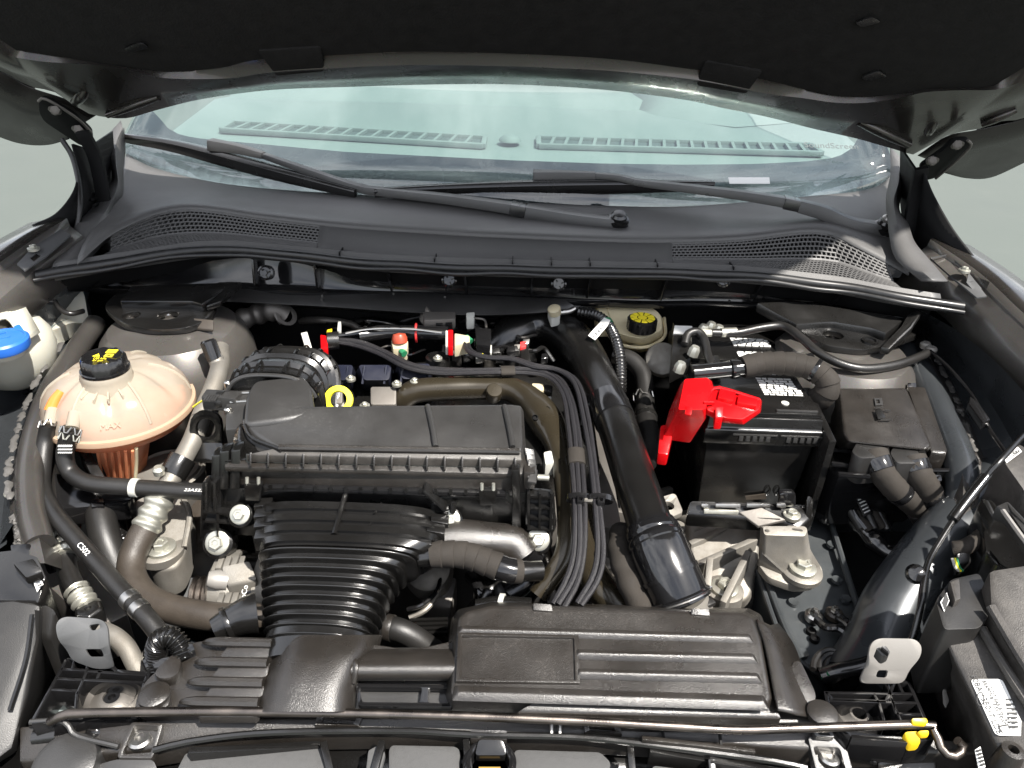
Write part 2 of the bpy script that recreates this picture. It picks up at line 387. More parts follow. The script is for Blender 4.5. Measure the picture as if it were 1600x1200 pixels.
# left fender: flange, crease, outer skin
def side_panel(rows, name, m, solid=.0015, n=28): return MB().grid(rows, n).build(name, m, body, ang=50, solid=solid)
fi = VL([(128, 368, 1.045), (60, 418, 1.025), (0, 468, 1.005), (-70, 535, .98)])
fo = VL([(88, 340, 1.06), (30, 372, 1.05), (-30, 408, 1.035), (-120, 470, 1.0)])
fi += [Vector((-.755, .72, .945)), Vector((-.735, .5, .90)), Vector((-.70, .30, .84))]; fo += [Vector((-.84, .72, .965)), Vector((-.83, .5, .91)), Vector((-.80, .30, .83))]
fm = [a.lerp(b, .45) + Vector((0, 0, .002)) for a, b in zip(fi, fo)]
fm2 = [a.lerp(b, .5) + Vector((0, 0, .014)) for a, b in zip(fi, fo)]
fx = [p + Vector((-.05, 0, -.012)) for p in fo]; fy = [p + Vector((-.13, 0, -.09)) for p in fo]; fz = [p + Vector((-.16, 0, -.60)) for p in fo]
side_panel([fm2, fo, fx, fy, fz], 'fender', 'paint')
side_panel([[p + Vector((.012, 0, -.05)) for p in fi], fi, fm, fm2], 'fender_flange', 'paint_inner')
gi = VL([(1425, 400, 1.045), (1500, 452, 1.025), (1560, 510, 1.01), (1680, 625, .98)])
go = VL([(1475, 372, 1.06), (1552, 425, 1.05), (1625, 492, 1.035), (1740, 600, 1.0)])
gi += [Vector((.715, .70, .945)), Vector((.70, .5, .90)), Vector((.67, .30, .84))]; go += [Vector((.80, .70, .965)), Vector((.79, .5, .91)), Vector((.76, .30, .83))]
gm = [a.lerp(b, .45) + Vector((0, 0, .002)) for a, b in zip(gi, go)]
gm2 = [a.lerp(b, .5) + Vector((0, 0, .014)) for a, b in zip(gi, go)]
gx = [p + Vector((.05, 0, -.012)) for p in go]; gy = [p + Vector((.13, 0, -.09)) for p in go]; gz = [p + Vector((.16, 0, -.60)) for p in go]
side_panel([gm2, go, gx, gy, gz], 'fender', 'paint')
side_panel([[p + Vector((-.012, 0, -.05)) for p in gi], gi, gm, gm2], 'fender_flange', 'paint_inner')
MB().grid([[Vector((-.95, .46, .76)), Vector((0, .43, .735)), Vector((.92, .46, .76))], [Vector((-.95, .38, .74)), Vector((0, .34, .725)), Vector((.92, .38, .74))], [Vector((-.96, .33, .62)), Vector((0, .27, .62)), Vector((.93, .33, .62))], [Vector((-.96, .32, .2)), Vector((0, .26, .2)), Vector((.93, .32, .2))]], 24).build('front_fascia', 'paint', body, ang=60)
# slotted bracket plates with bolts on the flanges
for pts, hol, bl in (([(55, 388, 1.04), (92, 360, 1.05), (112, 372, 1.045), (74, 405, 1.034), (40, 428, 1.028), (28, 418, 1.03)],
                      [(48, 408, 1.034), (58, 400, 1.036), (66, 405, 1.034), (55, 414, 1.03)], (54, 394, 1.042)),
                     ([(1452, 408, 1.046), (1480, 402, 1.05), (1512, 432, 1.04), (1540, 468, 1.03), (1524, 470, 1.026), (1490, 442, 1.034)],
                      [(1508, 446, 1.037), (1522, 444, 1.037), (1532, 456, 1.033), (1518, 458, 1.031)], (1505, 428, 1.044))):
    p3 = [p + Vector((0, 0, .006)) for p in VL(pts)]; h3 = [p + Vector((0, 0, .006)) for p in VL(hol)]
    MB().plate(p3, [h3], .003).build('hinge_plate', 'bracket_grey', body, .0006)
    bolt(body, V(bl) + Vector((0, 0, .006)), .009)
# inner aprons
def apron(curves, name='inner_fender', m='paint_dark', n=40): return MB().grid(curves, n).build(name, m, body, ang=60)
MB().loft([[p + Vector((.012, 0, -.05)) for p in crs(fi, 20)], [p + Vector((-.02, 0, -.12)) for p in crs(fi, 20)], [p + Vector((0, -.02, -.25)) for p in crs(fi, 20)]], closed=False, cap=False).build('inner_fender', 'ecoat', body)
MB().grid([[(60, 520, .85), (40, 640, .84), (10, 760, .83), (0, 850, .82)], [(112, 535, .885), (55, 620, .87), (22, 720, .86), (20, 820, .85)]], 20).build('inner_fender', 'ecoat', body)
MB().grid([[(-80, 560, .80), (-80, 700, .80), (-60, 900, .80)], [(70, 540, .84), (40, 660, .84), (10, 850, .82)]], 12).build('inner_fender', 'ecoat', body)
apron([[(150, 492, .90), (112, 535, .885), (55, 620, .87), (22, 720, .86), (15, 790, .85), (30, 880, .83)],
       [(152, 497, .915), (120, 535, .905), (65, 620, .89), (35, 720, .88), (32, 790, .865), (50, 880, .84)],
       [(150, 505, .925), (128, 540, .915), (80, 620, .90), (55, 710, .885), (52, 790, .865), (70, 880, .84)],
       [(152, 515, .915), (140, 550, .89), (100, 630, .87), (85, 710, .85), (85, 790, .83), (100, 890, .80)],
       [(155, 525, .85), (150, 560, .80), (120, 650, .78), (110, 730, .76), (120, 800, .74), (140, 900, .70)]])
apron([[(1430, 480, 1.0), (1500, 520, .995), (1580, 590, .98), (1700, 740, .95)],
       [(1440, 500, .94), (1500, 560, .92), (1560, 650, .90), (1640, 800, .88)],
       [(1440, 520, .90), (1478, 580, .885), (1520, 670, .875), (1550, 760, .865), (1550, 830, .84)]], m='ecoat')
apron([[(1440, 520, .90), (1478, 580, .885), (1520, 670, .875), (1548, 755, .865), (1545, 830, .84)],
       [(1430, 535, .915), (1462, 590, .905), (1502, 680, .895), (1528, 755, .88), (1520, 830, .85)],
       [(1422, 548, .92), (1450, 600, .91), (1482, 680, .90), (1505, 750, .885), (1495, 830, .85)],
       [(1412, 560, .91), (1435, 610, .90), (1462, 690, .885), (1482, 750, .87), (1465, 830, .83)],
       [(1400, 575, .84), (1415, 625, .82), (1435, 700, .80), (1450, 770, .77), (1430, 840, .74)]])
# seam sealer beads
def bead(pts, r=.0034, seed=1, par=body):
    p = crs(pts, 90); g = random.Random(seed); seg = []
    mb = MB(); k = 0
    while k < 86:
        L = g.randint(6, 11); q = p[k:k + L]
        if len(q) > 3: mb.tube([x + Vector((g.uniform(-.002, .002), g.uniform(-.002, .002), g.uniform(-.001, .001))) for x in q], (lambda s: lambda f: r * (.55 + .5 * math.sin(math.pi * f) ** .5 + .2 * math.sin(9 * f + s)))(g.random() * 6), 7, raw=True, sec=[(1.3 * math.cos(x), .55 * math.sin(x)) for x in [i * math.pi / 4 for i in range(8)]])
        k += L + g.randint(0, 2)
    return mb.build('sealant_bead', 'bead', par)
MB().tube([(1412, 552, .912), (1444, 600, .902), (1478, 670, .892), (1502, 735, .877), (1500, 790, .85), (1480, 840, .82)], lambda f: .024 - .003 * f, 18, 40).build('apron_ridge', 'ecoat', body)
MB().tube([(150, 505, .915), (122, 545, .905), (76, 620, .892), (50, 710, .877), (48, 790, .857), (62, 850, .84)], .017, 18, 40).build('apron_ridge', 'paint_dark', body)
bead([(98, 535, .905), (70, 572, .895), (45, 620, .885), (22, 690, .88), (12, 745, .875), (20, 800, .86)])
bead([(1462, 560, .905), (1485, 605, .897), (1512, 670, .89), (1530, 735, .878), (1535, 790, .865)], seed=2)
bead([(22, 805, .85), (28, 835, .845), (25, 865, .84)], .004, 5)
# strut towers
for c, nm in (((265, 505, .95), 'l'), ((1325, 540, .95), 'r')):
    lathe('strut_tower', 'paint_inner', body, V(c) + Vector((0, .01, 0)), [(.10, -.4), (.128, -.22), (.126, -.10), (.121, -.055), (.112, -.03), (.098, -.012), (.06, -.004), (.001, -.002)], n=48,
          fn=lambda r, h, t: (r * (1 + .03 * math.cos(3 * t)), h))
prism('tower_gusset', 'paint_inner', body, [(1290, 545, .93), (1330, 535, .93), (1440, 560, .92), (1440, 600, .90), (1300, 595, .90)], .2, .006)
MB().grid([[(345, 500, .93), (360, 560, .90), (350, 640, .84)], [(300, 530, .92), (310, 590, .86), (320, 660, .78)]], 16).build('tower_web', 'paint_inner', body)
# rail, tube and plates (right)
rail_top = [(1262, 770, .745), (1292, 790, .74), (1352, 985, .72), (1362, 1035, .715), (1290, 1065, .715), (1225, 1010, .715), (1178, 890, .73)]
MB().prism(VL(rail_top), .16).build('frame_rail', 'rail_paint', body, .008, seg=3)
MB().tube([(1286, 775, .753), (1318, 880, .742), (1345, 965, .728), (1364, 1040, .72)], .0045, 8).build('rail_edge', 'rail_paint', body)
MB().tube([(1335, 1075, .72), (1372, 1010, .74), (1400, 945, .77), (1445, 880, .80), (1500, 815, .83), (1560, 750, .85)], lambda f: .043 - .006 * f, 22, 40).build('apron_tube', 'ecoat', body)
lathe('tube_boss', 'ecoat', body, Z(1352, 985, .735), [(.02, -.01), (.02, .012), (.014, .016), (.014, .022), (.008, .023), (.008, .03), (.001, .03)], ax=(-.75, -.5, .35), n=20)
prism('wheel_arch_ledge', 'ecoat', body, [(1265, 770, .72), (1420, 765, .74), (1440, 800, .735), (1290, 815, .705)], .05, .01)
MB().grid([[(1290, 800, .70), (1350, 800, .71), (1470, 790, .72)], [(1320, 870, .665), (1380, 870, .665), (1470, 850, .69)], [(1350, 980, .63), (1420, 960, .63), (1500, 920, .66)]], 24).build('wheel_arch_liner', 'cloth', body)
# left plates
prism('body_plate', 'paint_inner', body, [(20, 800, .80), (95, 800, .80), (130, 850, .785), (200, 960, .745), (150, 985, .74), (60, 900, .77), (20, 880, .79)], .06, .004)
tube('plate_ridge', 'paint_inner', body, [(50, 805, .803), (65, 822, .799), (82, 842, .795)], .004, 8)
prism('rail_plate', 'bracket_grey', body, [(205, 865, .70), (345, 845, .70), (372, 900, .69), (345, 958, .68), (250, 968, .68), (200, 910, .69)], .02, .003)
MB().plate(rounded([(232, 872, .703), (275, 868, .703), (285, 905, .699), (262, 915, .699), (240, 905, .70)], .01), [circle(Z(248, 893, .701), (0, 0, 1), .009, 14)], .002).build('rail_tab', 'bracket_grey', body)
MB().grid([[(110, 830, .68), (200, 900, .66), (260, 980, .64), (330, 1010, .63)], [(60, 900, .66), (140, 980, .64), (200, 1040, .62), (300, 1060, .62)]], 12).build('lower_rail', 'ecoat', body)
# firewall, heat shield, floor sheet added to block ground light, walls that close it
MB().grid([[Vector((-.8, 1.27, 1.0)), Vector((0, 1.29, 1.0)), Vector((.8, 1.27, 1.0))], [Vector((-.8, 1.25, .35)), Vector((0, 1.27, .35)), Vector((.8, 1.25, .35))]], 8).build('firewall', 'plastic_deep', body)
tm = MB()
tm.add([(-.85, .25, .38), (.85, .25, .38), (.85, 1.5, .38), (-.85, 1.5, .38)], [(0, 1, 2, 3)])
tm.build('ground_light_block', 'plastic_deep', body)
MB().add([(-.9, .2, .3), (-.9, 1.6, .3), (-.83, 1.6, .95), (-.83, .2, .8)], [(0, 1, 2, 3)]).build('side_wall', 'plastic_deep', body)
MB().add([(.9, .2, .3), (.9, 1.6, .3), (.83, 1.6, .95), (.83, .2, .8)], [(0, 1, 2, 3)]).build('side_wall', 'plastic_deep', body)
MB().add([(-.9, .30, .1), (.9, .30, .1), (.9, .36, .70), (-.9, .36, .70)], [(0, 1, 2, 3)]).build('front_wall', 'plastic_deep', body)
hs = MB().grid([[(335, 452, .955), (500, 452, .965), (750, 462, .965), (960, 470, .96)], [(340, 470, .945), (500, 478, .945), (750, 492, .945), (960, 478, .945)], [(345, 474, .90), (500, 482, .90), (750, 497, .90), (960, 482, .90)]], 24)
hs.build('heat_shield', 'plastic_grey', body, solid=.002)
for u, v in ((503, 470), (615, 467), (695, 472), (1140, 478)): tube('stud', 'steel', body, [(u, v, .95), (u, v - 8, .965)], .002, 8)
# black shields behind the fenders
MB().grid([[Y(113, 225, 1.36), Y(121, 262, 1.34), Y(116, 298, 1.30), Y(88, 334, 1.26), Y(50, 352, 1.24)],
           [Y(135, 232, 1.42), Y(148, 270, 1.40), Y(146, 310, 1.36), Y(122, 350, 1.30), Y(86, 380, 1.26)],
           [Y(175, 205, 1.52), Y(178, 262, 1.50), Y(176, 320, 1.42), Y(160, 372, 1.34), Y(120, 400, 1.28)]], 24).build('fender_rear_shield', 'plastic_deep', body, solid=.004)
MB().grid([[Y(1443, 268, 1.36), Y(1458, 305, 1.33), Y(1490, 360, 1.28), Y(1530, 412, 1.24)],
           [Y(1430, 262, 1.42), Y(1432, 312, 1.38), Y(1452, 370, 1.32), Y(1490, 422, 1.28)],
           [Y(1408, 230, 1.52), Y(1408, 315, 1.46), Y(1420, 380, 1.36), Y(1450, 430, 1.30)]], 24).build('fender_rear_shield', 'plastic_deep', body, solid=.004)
for k in range(5):   # ribs on the left shield
    tube('shield_rib', 'plastic_deep', body, [Y(138 + 2 * k, 285 + 9 * k, 1.37 - .01 * k), Y(168, 276 + 9 * k, 1.44 - .01 * k)], .0025, 6)

# ================================================================== hood
hood = T('hood', 'raised dark grey hood seen from below with black felt liner', 'hood')
HP = Vector((0, 1.40, 1.278)); HF = Vector((0, -.656, .755)).normalized(); HN = Vector((0, -HF.z, HF.y)); HN = HN if HN.y < 0 else -HN
def H(u, v, off=0.):
    d = ray(u, v); o = Vector((0, 0, CZ)); p0 = HP + HN * off
    return o + d * ((p0 - o).dot(HN) / d.dot(HN))
rear = [(-70, 78), (0, 110), (20, 119), (45, 134), (80, 141), (105, 154), (122, 168), (147, 179), (196, 184), (245, 171), (315, 154), (420, 140), (540, 135), (680, 131), (800, 131), (940, 139), (1070, 155), (1130, 168), (1200, 182), (1270, 200), (1340, 216), (1393, 231), (1434, 241), (1455, 224), (1480, 211), (1511, 203), (1529, 201), (1557, 189), (1600, 184), (1680, 150)]
fold = [(-70, 55), (0, 82), (40, 92), (80, 97), (140, 101), (206, 110), (252, 121), (315, 123), (367, 121), (420, 113), (540, 105), (650, 101), (800, 103), (950, 110), (1070, 122), (1130, 132), (1200, 146), (1256, 153), (1305, 160), (1357, 160), (1410, 152), (1445, 144), (1500, 141), (1560, 139), (1620, 118), (1680, 95)]
liner = [(-70, 15), (0, 52), (21, 69), (45, 73), (105, 82), (140, 89), (196, 100), (245, 103), (297, 103), (350, 98), (402, 86), (500, 80), (640, 73), (800, 76), (950, 84), (1070, 99), (1190, 116), (1250, 131), (1310, 142), (1370, 142), (1430, 136), (1480, 132), (1540, 131), (1600, 96), (1680, 50)]
def hrow(l, off): return [H(u, v, off) for u, v in l]
N = 110
# keep columns aligned by x
def byx(row, xs):
    o = []
    for x in xs:
        k = 0
        while k < len(row) - 2 and row[k + 1].x < x: k += 1
        a, b = row[k], row[k + 1]; t = (x - a.x) / max(1e-6, b.x - a.x); o.append(a.lerp(b, max(0, min(1, t))))
    return o
xs = [-.97 + 1.90 * i / 119 for i in range(120)]
R0 = byx(crs(hrow(rear, 0), 300), xs); R1 = byx(crs(hrow(fold, .034), 300), xs); R2 = byx(crs(hrow(liner, .017), 300), xs)
Rm = [a.lerp(b, .55) + HN * .003 for a, b in zip(R0, R1)]; Rl = [a + (a - b).normalized() * .006 - HN * .012 for a, b in zip(R0, R1)]
Rt = [p + HF * .12 - HN * .01 for p in R2]; Rf = [p + HF * .95 for p in Rt]
MB().loft([Rl, R0, Rm, R1, R2, Rt, Rf], closed=False, cap=False).build('inner_panel', 'paint', hood, ang=50, solid=.002)
# liner with its two tabs
LN = [p + HN * .010 for p in byx(crs(hrow(liner, .017), 300), xs)]
Lu = [p + HF * .03 + HN * .004 for p in LN]; Lv = [p + HF * .12 + HN * .006 for p in LN]; Lw = [p + HF * .9 for p in Lv]
ln = MB().loft([[p - HN * .008 for p in LN], LN, Lu, Lv, Lw], closed=False, cap=False).build('liner', 'felt', hood, ang=60)
for tb in ([(402, 80), (500, 74), (507, 112), (432, 119)], [(1103, 96), (1192, 112), (1166, 147), (1088, 134)]):
    MB().prism(rounded([H(u, v, .034) for u, v in tb], .006), -HN * .010).build('liner_tab', 'felt', ln, .002)
for u, v in ((1365, 118), (212, 73), (1355, 33)):
    MB().prism(rounded([H(u - 20, v + 4, .040), H(u + 8, v - 7, .040), H(u + 22, v + 2, .040), H(u - 8, v + 10, .040)], .006), -HN * .004).build('liner_clip', 'plastic', ln, .0015)
# embossed ribs
for a, b, r in (((140, 130), (118, 160), .011), ((248, 152), (168, 180), .007), ((1462, 178), (1450, 206), .012), ((1342, 190), (1420, 226), .009), ((1588, 172), (1535, 194), .008)):
    MB().tube([H(*a, .012), H((a[0] + b[0]) / 2, (a[1] + b[1]) / 2, .013), H(*b, .010)], lambda f, r=r: r * max(.25, math.sin(math.pi * min(max(f, .03), .97))) ** .16, 12, 14).build('pressed_rib', 'paint', hood)
# outer skin curling round the corners
def skin(inn, mid, outr):
    MB().grid([hrow(inn, -.004), hrow(mid, -.05), hrow(outr, -.045), hrow(outr, -.06), [H(u, v, -.062) + HF * .25 for u, v in mid], [H(u, v, -.06) + HF * .95 for u, v in mid]], 26).build('outer_skin', 'skin_shaded', hood, ang=60, solid=.0015)
skin([(150, 180), (105, 156), (45, 136), (0, 112), (-80, 80)], [(118, 200), (80, 185), (40, 178), (0, 160), (-80, 120)], [(108, 217), (75, 226), (38, 225), (0, 214), (-80, 180)])
skin([(1434, 243), (1480, 213), (1529, 203), (1600, 186), (1680, 155)], [(1466, 255), (1490, 240), (1530, 232), (1600, 214), (1680, 180)], [(1476, 270), (1510, 278), (1548, 277), (1600, 254), (1680, 215)])
MB().add([p for p in [HP + HN * -.06 + Vector((x, 0, 0)) + HF * f for x, f in ((-.9, .0), (.86, .0), (.86, 1.1), (-.9, 1.1))]], [(0, 1, 2, 3)]).build('outer_panel', 'paint', hood, solid=.0015)
# hinges
for sd, tab, arm, bl in ((-1, [(60, 158), (72, 155), (118, 183), (143, 207), (145, 226), (127, 229), (68, 190), (61, 176)], [(128, 205), (150, 250), (165, 330)], ((86, 172), (122, 202))),
                     (1, [(1512, 219), (1517, 228), (1494, 252), (1462, 279), (1442, 283), (1436, 262), (1472, 237), (1488, 221)], [(1440, 262), (1432, 300), (1418, 370)], ((1457, 251), (1496, 226)))):
    hg = MB().prism(rounded([H(u, v, .035) for u, v in tab], .01), -HN * .010).build('hinge', 'plastic_deep', hood, .002)
    for u, v in bl:
        bolt(hg, H(u, v, .035), .011, HN, m='alu_dark'); tube('bolt_shank', 'alu_dark', hg, [H(u, v, .036), H(u, v, .062)], .0045, 10)
        band(hg, H(u, v, .042), H(u, v, .052), .008, 'alu_dark', 'nut', 6)
    MB().tube([Y(*arm[0], 1.36), Y(*arm[1], 1.37), Y(*arm[2], 1.36)], .012, 10, sec=[(-1, -.4), (1, -.4), (1, .4), (-1, .4)]).build('hinge_arm', 'plastic_deep', hg, .002)
    MB().tube([H(tab[0][0], tab[0][1], .040), H(tab[1][0], tab[1][1], .042), H(tab[2][0], tab[2][1], .042), H(tab[3][0], tab[3][1], .040)], .0025, 8).build('hinge_rim', 'alu_dark', hg)
c = tube('washer_hose', 'rubber', None, [Y(96, 217, 1.345), Y(113, 245, 1.34), Y(123, 285, 1.32), Y(125, 320, 1.29), Y(121, 352, 1.27), Y(112, 372, 1.25)], .0045, 10)
tag(c, 'thin black hose hanging from the left hood hinge to the fender', 'hose')

# ================================================================== windshield and dashboard
ws = T('windshield', 'raked windshield glass reflecting a cloudy sky under the hood', 'windshield')
G = [(186, 226), (198, 242), (240, 264), (330, 286), (430, 298), (540, 305), (700, 313), (800, 318), (950, 324), (1060, 325), (1180, 317), (1250, 310), (1340, 301), (1374, 291), (1392, 276), (1402, 262)]
Gp = crs([Y(u, v, 1.42 + .20 * ((u - 800) / 600) ** 2) for u, v in G], 60)
def proj(p):
    q = CAMROT.transposed() @ (p - Vector((0, 0, CZ))); return 800 - F * q.x / q.z, 600 + F * q.y / q.z
def gdir(p): return Vector((-p.x * .16, .86, .50))
rows = [[p + gdir(p) * (1.0 * k / 12) + Vector((0, 0, .03 * math.sin(math.pi * k / 12))) for p in Gp] for k in range(13)]
MB().loft(rows, closed=False, cap=False).build('glass', 'glass', ws, ang=80, solid=.004)
FB = [(170, 165), (235, 168), (252, 186), (266, 203), (300, 212), (420, 223), (540, 234), (680, 241), (800, 247), (940, 252), (1070, 254), (1180, 253), (1260, 249), (1308, 243), (1332, 231), (1340, 214), (1360, 200), (1412, 190)]
def fbv(u):
    for (a, va), (b, vb) in zip(FB, FB[1:]):
        if a <= u <= b: return va + (vb - va) * (u - a) / (b - a)
    return FB[0][1] if u < FB[0][0] else FB[-1][1]
def gpt(p, t): return p + gdir(p) * t + Vector((0, 0, .03 * math.sin(math.pi * t)))
fr = []
for j in range(9):
    row = []
    for p in Gp:
        lo, hi = 0., .95
        for _ in range(18):
            m_ = (lo + hi) / 2; u, v = proj(gpt(p, m_))
            if v > fbv(u): lo = m_
            else: hi = m_
        row.append(gpt(p, lo * j / 8) + Vector((0, .003, -.005)))
    fr.append(row)
MB().loft(fr, closed=False, cap=False).build('frit_band', 'frit', ws, ang=80)
st = MB().prism([Y(1138, 277, 1.50), Y(1202, 277, 1.50), Y(1203, 287, 1.485), Y(1140, 287, 1.485)], Vector((0, .001, -.001))).build('sticker', 'label', ws)
def gsurf(u, v):
    lo, hi = 1.3, 2.4
    best = None
    for k in range(200):
        y = 1.42 + k * .005; q = Y(u, v, y); g = min(Gp, key=lambda p: abs(p.x - q.x)); t = (q.y - g.y) / .86
        if t >= 0 and gpt(g, t).z >= q.z: return q
    return q
text('glass_print', 'SoundScreen', .022, gsurf(1293, 238) + Vector((0, -.012, .016)), 'dash_dark', ws, (1, 0, .0), (0, -.5, .86))
# dashboard seen through the glass
da = T('dashboard', 'pale grey dashboard top, sky reflection painted in, with defroster vents behind the windshield', 'dashboard')
DZ = 1.085
MB().grid([[Vector((-.8, 1.62, 1.04)), Vector((0, 1.46, 1.03)), Vector((.8, 1.62, 1.04))], [Vector((-.82, 1.80, DZ)), Vector((0, 1.68, DZ)), Vector((.82, 1.80, DZ))], [Vector((-.85, 2.2, DZ + .012)), Vector((0, 2.2, DZ + .018)), Vector((.85, 2.2, DZ + .012))],
           [Vector((-.85, 2.32, DZ + .0)), Vector((0, 2.34, DZ + .0)), Vector((.85, 2.32, DZ))], [Vector((-.85, 2.36, DZ + .02)), Vector((0, 2.38, DZ + .02)), Vector((.85, 2.36, DZ + .02))], [Vector((-.85, 2.8, DZ - .01)), Vector((0, 2.8, DZ - .01)), Vector((.85, 2.8, DZ - .01))], [Vector((-.85, 2.9, .9)), Vector((0, 2.9, .9)), Vector((.85, 2.9, .9))]], 30).build('dash_top', 'dash', da, ang=60)
def vent(u0, v0, u1, v1, n, wv):
    a0, b0 = Z(u0, v0, DZ + .0165), Z(u1, v1, DZ + .0165); back = Vector((0, .085, 0))
    f = MB(); f.bar(a0, b0, .012, .012); f.bar(a0 + back, b0 + back, .012, .012); f.bar(a0, a0 + back, .012, .012); f.bar(b0, b0 + back, .012, .012); vo = f.build('vent_frame', 'dash', da, .002)
    MB().prism([a0 + Vector((0, 0, -.0085)), b0 + Vector((0, 0, -.0085)), b0 + back + Vector((0, 0, -.0085)), a0 + back + Vector((0, 0, -.0085))], .002).build('vent_well', 'dash_dark', vo)
    for i in range(1, n):
        p = a0.lerp(b0, i / n); s = MB().bar(p + Vector((-.006, 0, -.001)), p + Vector((.006, .085, -.001)), .007, .007).build('vent_slat', 'dash', vo)
vent(345, 199, 755, 224, 17, 0); vent(842, 224, 1285, 236, 20, 0)
lathe('light_sensor', 'dash', da, Z(797, 220, DZ + .014), [(.026, 0), (.025, .004), (.017, .011), (.006, .014), (.001, .0145)], n=20)
bx_ = []
for xx, hz in ((.33, -.05), (.36, .012), (.40, .055), (.48, .085), (.56, .09), (.64, .085), (.72, .055), (.77, .012), (.80, -.05)):
    bx_.append([Vector((xx, 2.06 + abs(xx - .56) * .5, DZ + .012)), Vector((xx, 2.2, DZ + .016 + hz * .35)), Vector((xx, 2.45, DZ + .012 + hz)), Vector((xx, 2.9, DZ + hz))])
MB().loft([crs(r_, 14) for r_ in bx_], closed=False, cap=False).build('binnacle', 'dash', da, ang=60)
MB().add([(-.9, 2.9, .5), (.9, 2.9, .5), (.9, 3.0, 1.9), (-.9, 3.0, 1.9)], [(0, 1, 2, 3)]).build('cabin_bulkhead', 'dash_dark', da)

# ================================================================== cowl
cw = T('cowl_cover', 'grey plastic cowl cover with mesh grilles below the windshield', 'cowl cover')
S = [(62, 422, 1.02), (130, 410, 1.023), (200, 399, 1.026), (330, 382, 1.032), (450, 389, 1.034), (600, 404, 1.036), (800, 412, 1.036), (1000, 416, 1.036), (1150, 421, 1.033), (1300, 437, 1.028), (1400, 455, 1.024), (1500, 470, 1.02)]
A = [(122, 402, 1.035), (188, 352, 1.062), (285, 322, 1.072), (420, 337, 1.068), (540, 350, 1.066), (700, 361, 1.064), (800, 366, 1.064), (1000, 373, 1.062), (1150, 369, 1.066), (1280, 357, 1.072), (1345, 382, 1.06), (1420, 420, 1.035)]
xs2 = [-.74 + 1.42 * i / 89 for i in range(90)]
Sp = byx(crs(S, 200), xs2); Ap = byx(crs(A, 200), xs2); Gq = byx(sorted(crs([Y(u, v, 1.42 + .20 * ((u - 800) / 600) ** 2) for u, v in G[1:-1]], 200), key=lambda p: p.x), xs2)
def lr(a, b, t, dz=0): return [p.lerp(q, t) + Vector((0, 0, dz)) for p, q in zip(a, b)]
Au = crs(A, 90); Gu = crs([Y(u, v, 1.42 + .20 * ((u - 800) / 600) ** 2) for u, v in G[1:-1]], 90)
MB().loft([lr(Au, Gu, -.03, -.006), Au, lr(Au, Gu, .07, .002), lr(Au, Gu, .3, -.004), lr(Au, Gu, .65, -.005), lr(Au, Gu, .94, .0), lr(Au, Gu, 1.0, .002)], closed=False, cap=False).build('upper_panel', 'cowl_plastic', cw, ang=45, solid=.002)
# trough between seal and ridge, left open under the grilles
def trough(i0, i1, t0, t1, dz0, dz1):
    a = [p.lerp(q, t0) + Vector((0, 0, dz0)) for p, q in zip(Sp, Ap)][i0:i1]; b = [p.lerp(q, t1) + Vector((0, 0, dz1)) for p, q in zip(Sp, Ap)][i0:i1]
    return a, b
K0, K1 = 25, 63     # solid middle portion
lt = [p.lerp(q, .52) + Vector((0, 0, -.014)) for p, q in zip(Sp, Ap)]
MB().loft([[p + Vector((0, 0, -.004)) for p in Sp[K0:K1 + 1]], lt[K0:K1 + 1], lr(Ap, Gq, -.03, -.006)[K0:K1 + 1]], closed=False, cap=False).build('trough', 'cowl_plastic', cw, ang=60, solid=.002)
def gl(i0, i1, lower, n, m_):
    mb = MB(); bot, top = (Sp, lt) if lower else (lt, lr(Ap, Gq, -.03, -.006))
    up = Vector((0, -.3, .95)) if lower else Vector((0, -.75, .66))
    cols = n
    def at(s, t):
        x = i0 + (i1 - i0) * s; k = min(int(x), i1 - 1); f = x - k
        return bot[k].lerp(bot[k + 1], f).lerp(top[k].lerp(top[k + 1], f), t)
    for i in range(cols + 1):
        for j in range(m_):
            off = .5 / cols if (j % 2) else 0
            s0 = min(1, i / cols + off)
            mb.bar(at(s0, j / m_), at(min(1, s0 + (.12 / cols)), (j + 1) / m_), .0022, .003, up)
    for j in range(m_ + 1):
        pts = [at(k / 14, j / m_) + up * .0005 for k in range(15)]
        for a, b in zip(pts, pts[1:]): mb.bar(a, b, .0022 if j % m_ else .006, .003, up)
    o = mb.build('grille_mesh', 'cowl_plastic', cw); o['kind'] = 'stuff'
gl(3, K0, True, 58, 9); gl(4, K0, False, 44, 6); gl(K1, 86, True, 58, 9); gl(K1, 86, False, 48, 6)
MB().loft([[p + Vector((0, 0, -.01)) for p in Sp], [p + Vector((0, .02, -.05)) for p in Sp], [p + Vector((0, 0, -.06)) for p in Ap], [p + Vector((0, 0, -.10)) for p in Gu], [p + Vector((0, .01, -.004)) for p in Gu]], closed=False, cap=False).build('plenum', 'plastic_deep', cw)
prism('corner_filler', 'plastic_deep', cw, [(88, 420, .995), (120, 385, 1.0), (205, 345, 1.0), (250, 395, 1.0), (120, 428, .995)], .004, 0)
prism('corner_filler', 'plastic_deep', cw, [(1330, 420, .995), (1350, 370, 1.0), (1430, 385, 1.0), (1480, 440, .995), (1420, 460, .99)], .004, 0)
# seams across the front lip, lip itself
MB().loft([[p + Vector((0, .012, .002)) for p in Sp], [p + Vector((0, 0, .006)) for p in Sp], [p + Vector((0, -.008, .0)) for p in Sp], [p + Vector((0, -.008, -.02)) for p in Sp]], closed=False, cap=False).build('front_lip', 'cowl_plastic', cw, ang=50, solid=.002)
for i in (28, 38, 46, 50, 54, 61, 69):
    MB().bar(Sp[i] + Vector((0, -.009, .007)), Sp[i] + Vector((0, .02, .006)), .0018, .006).build('lip_seam', 'plastic_deep', cw)
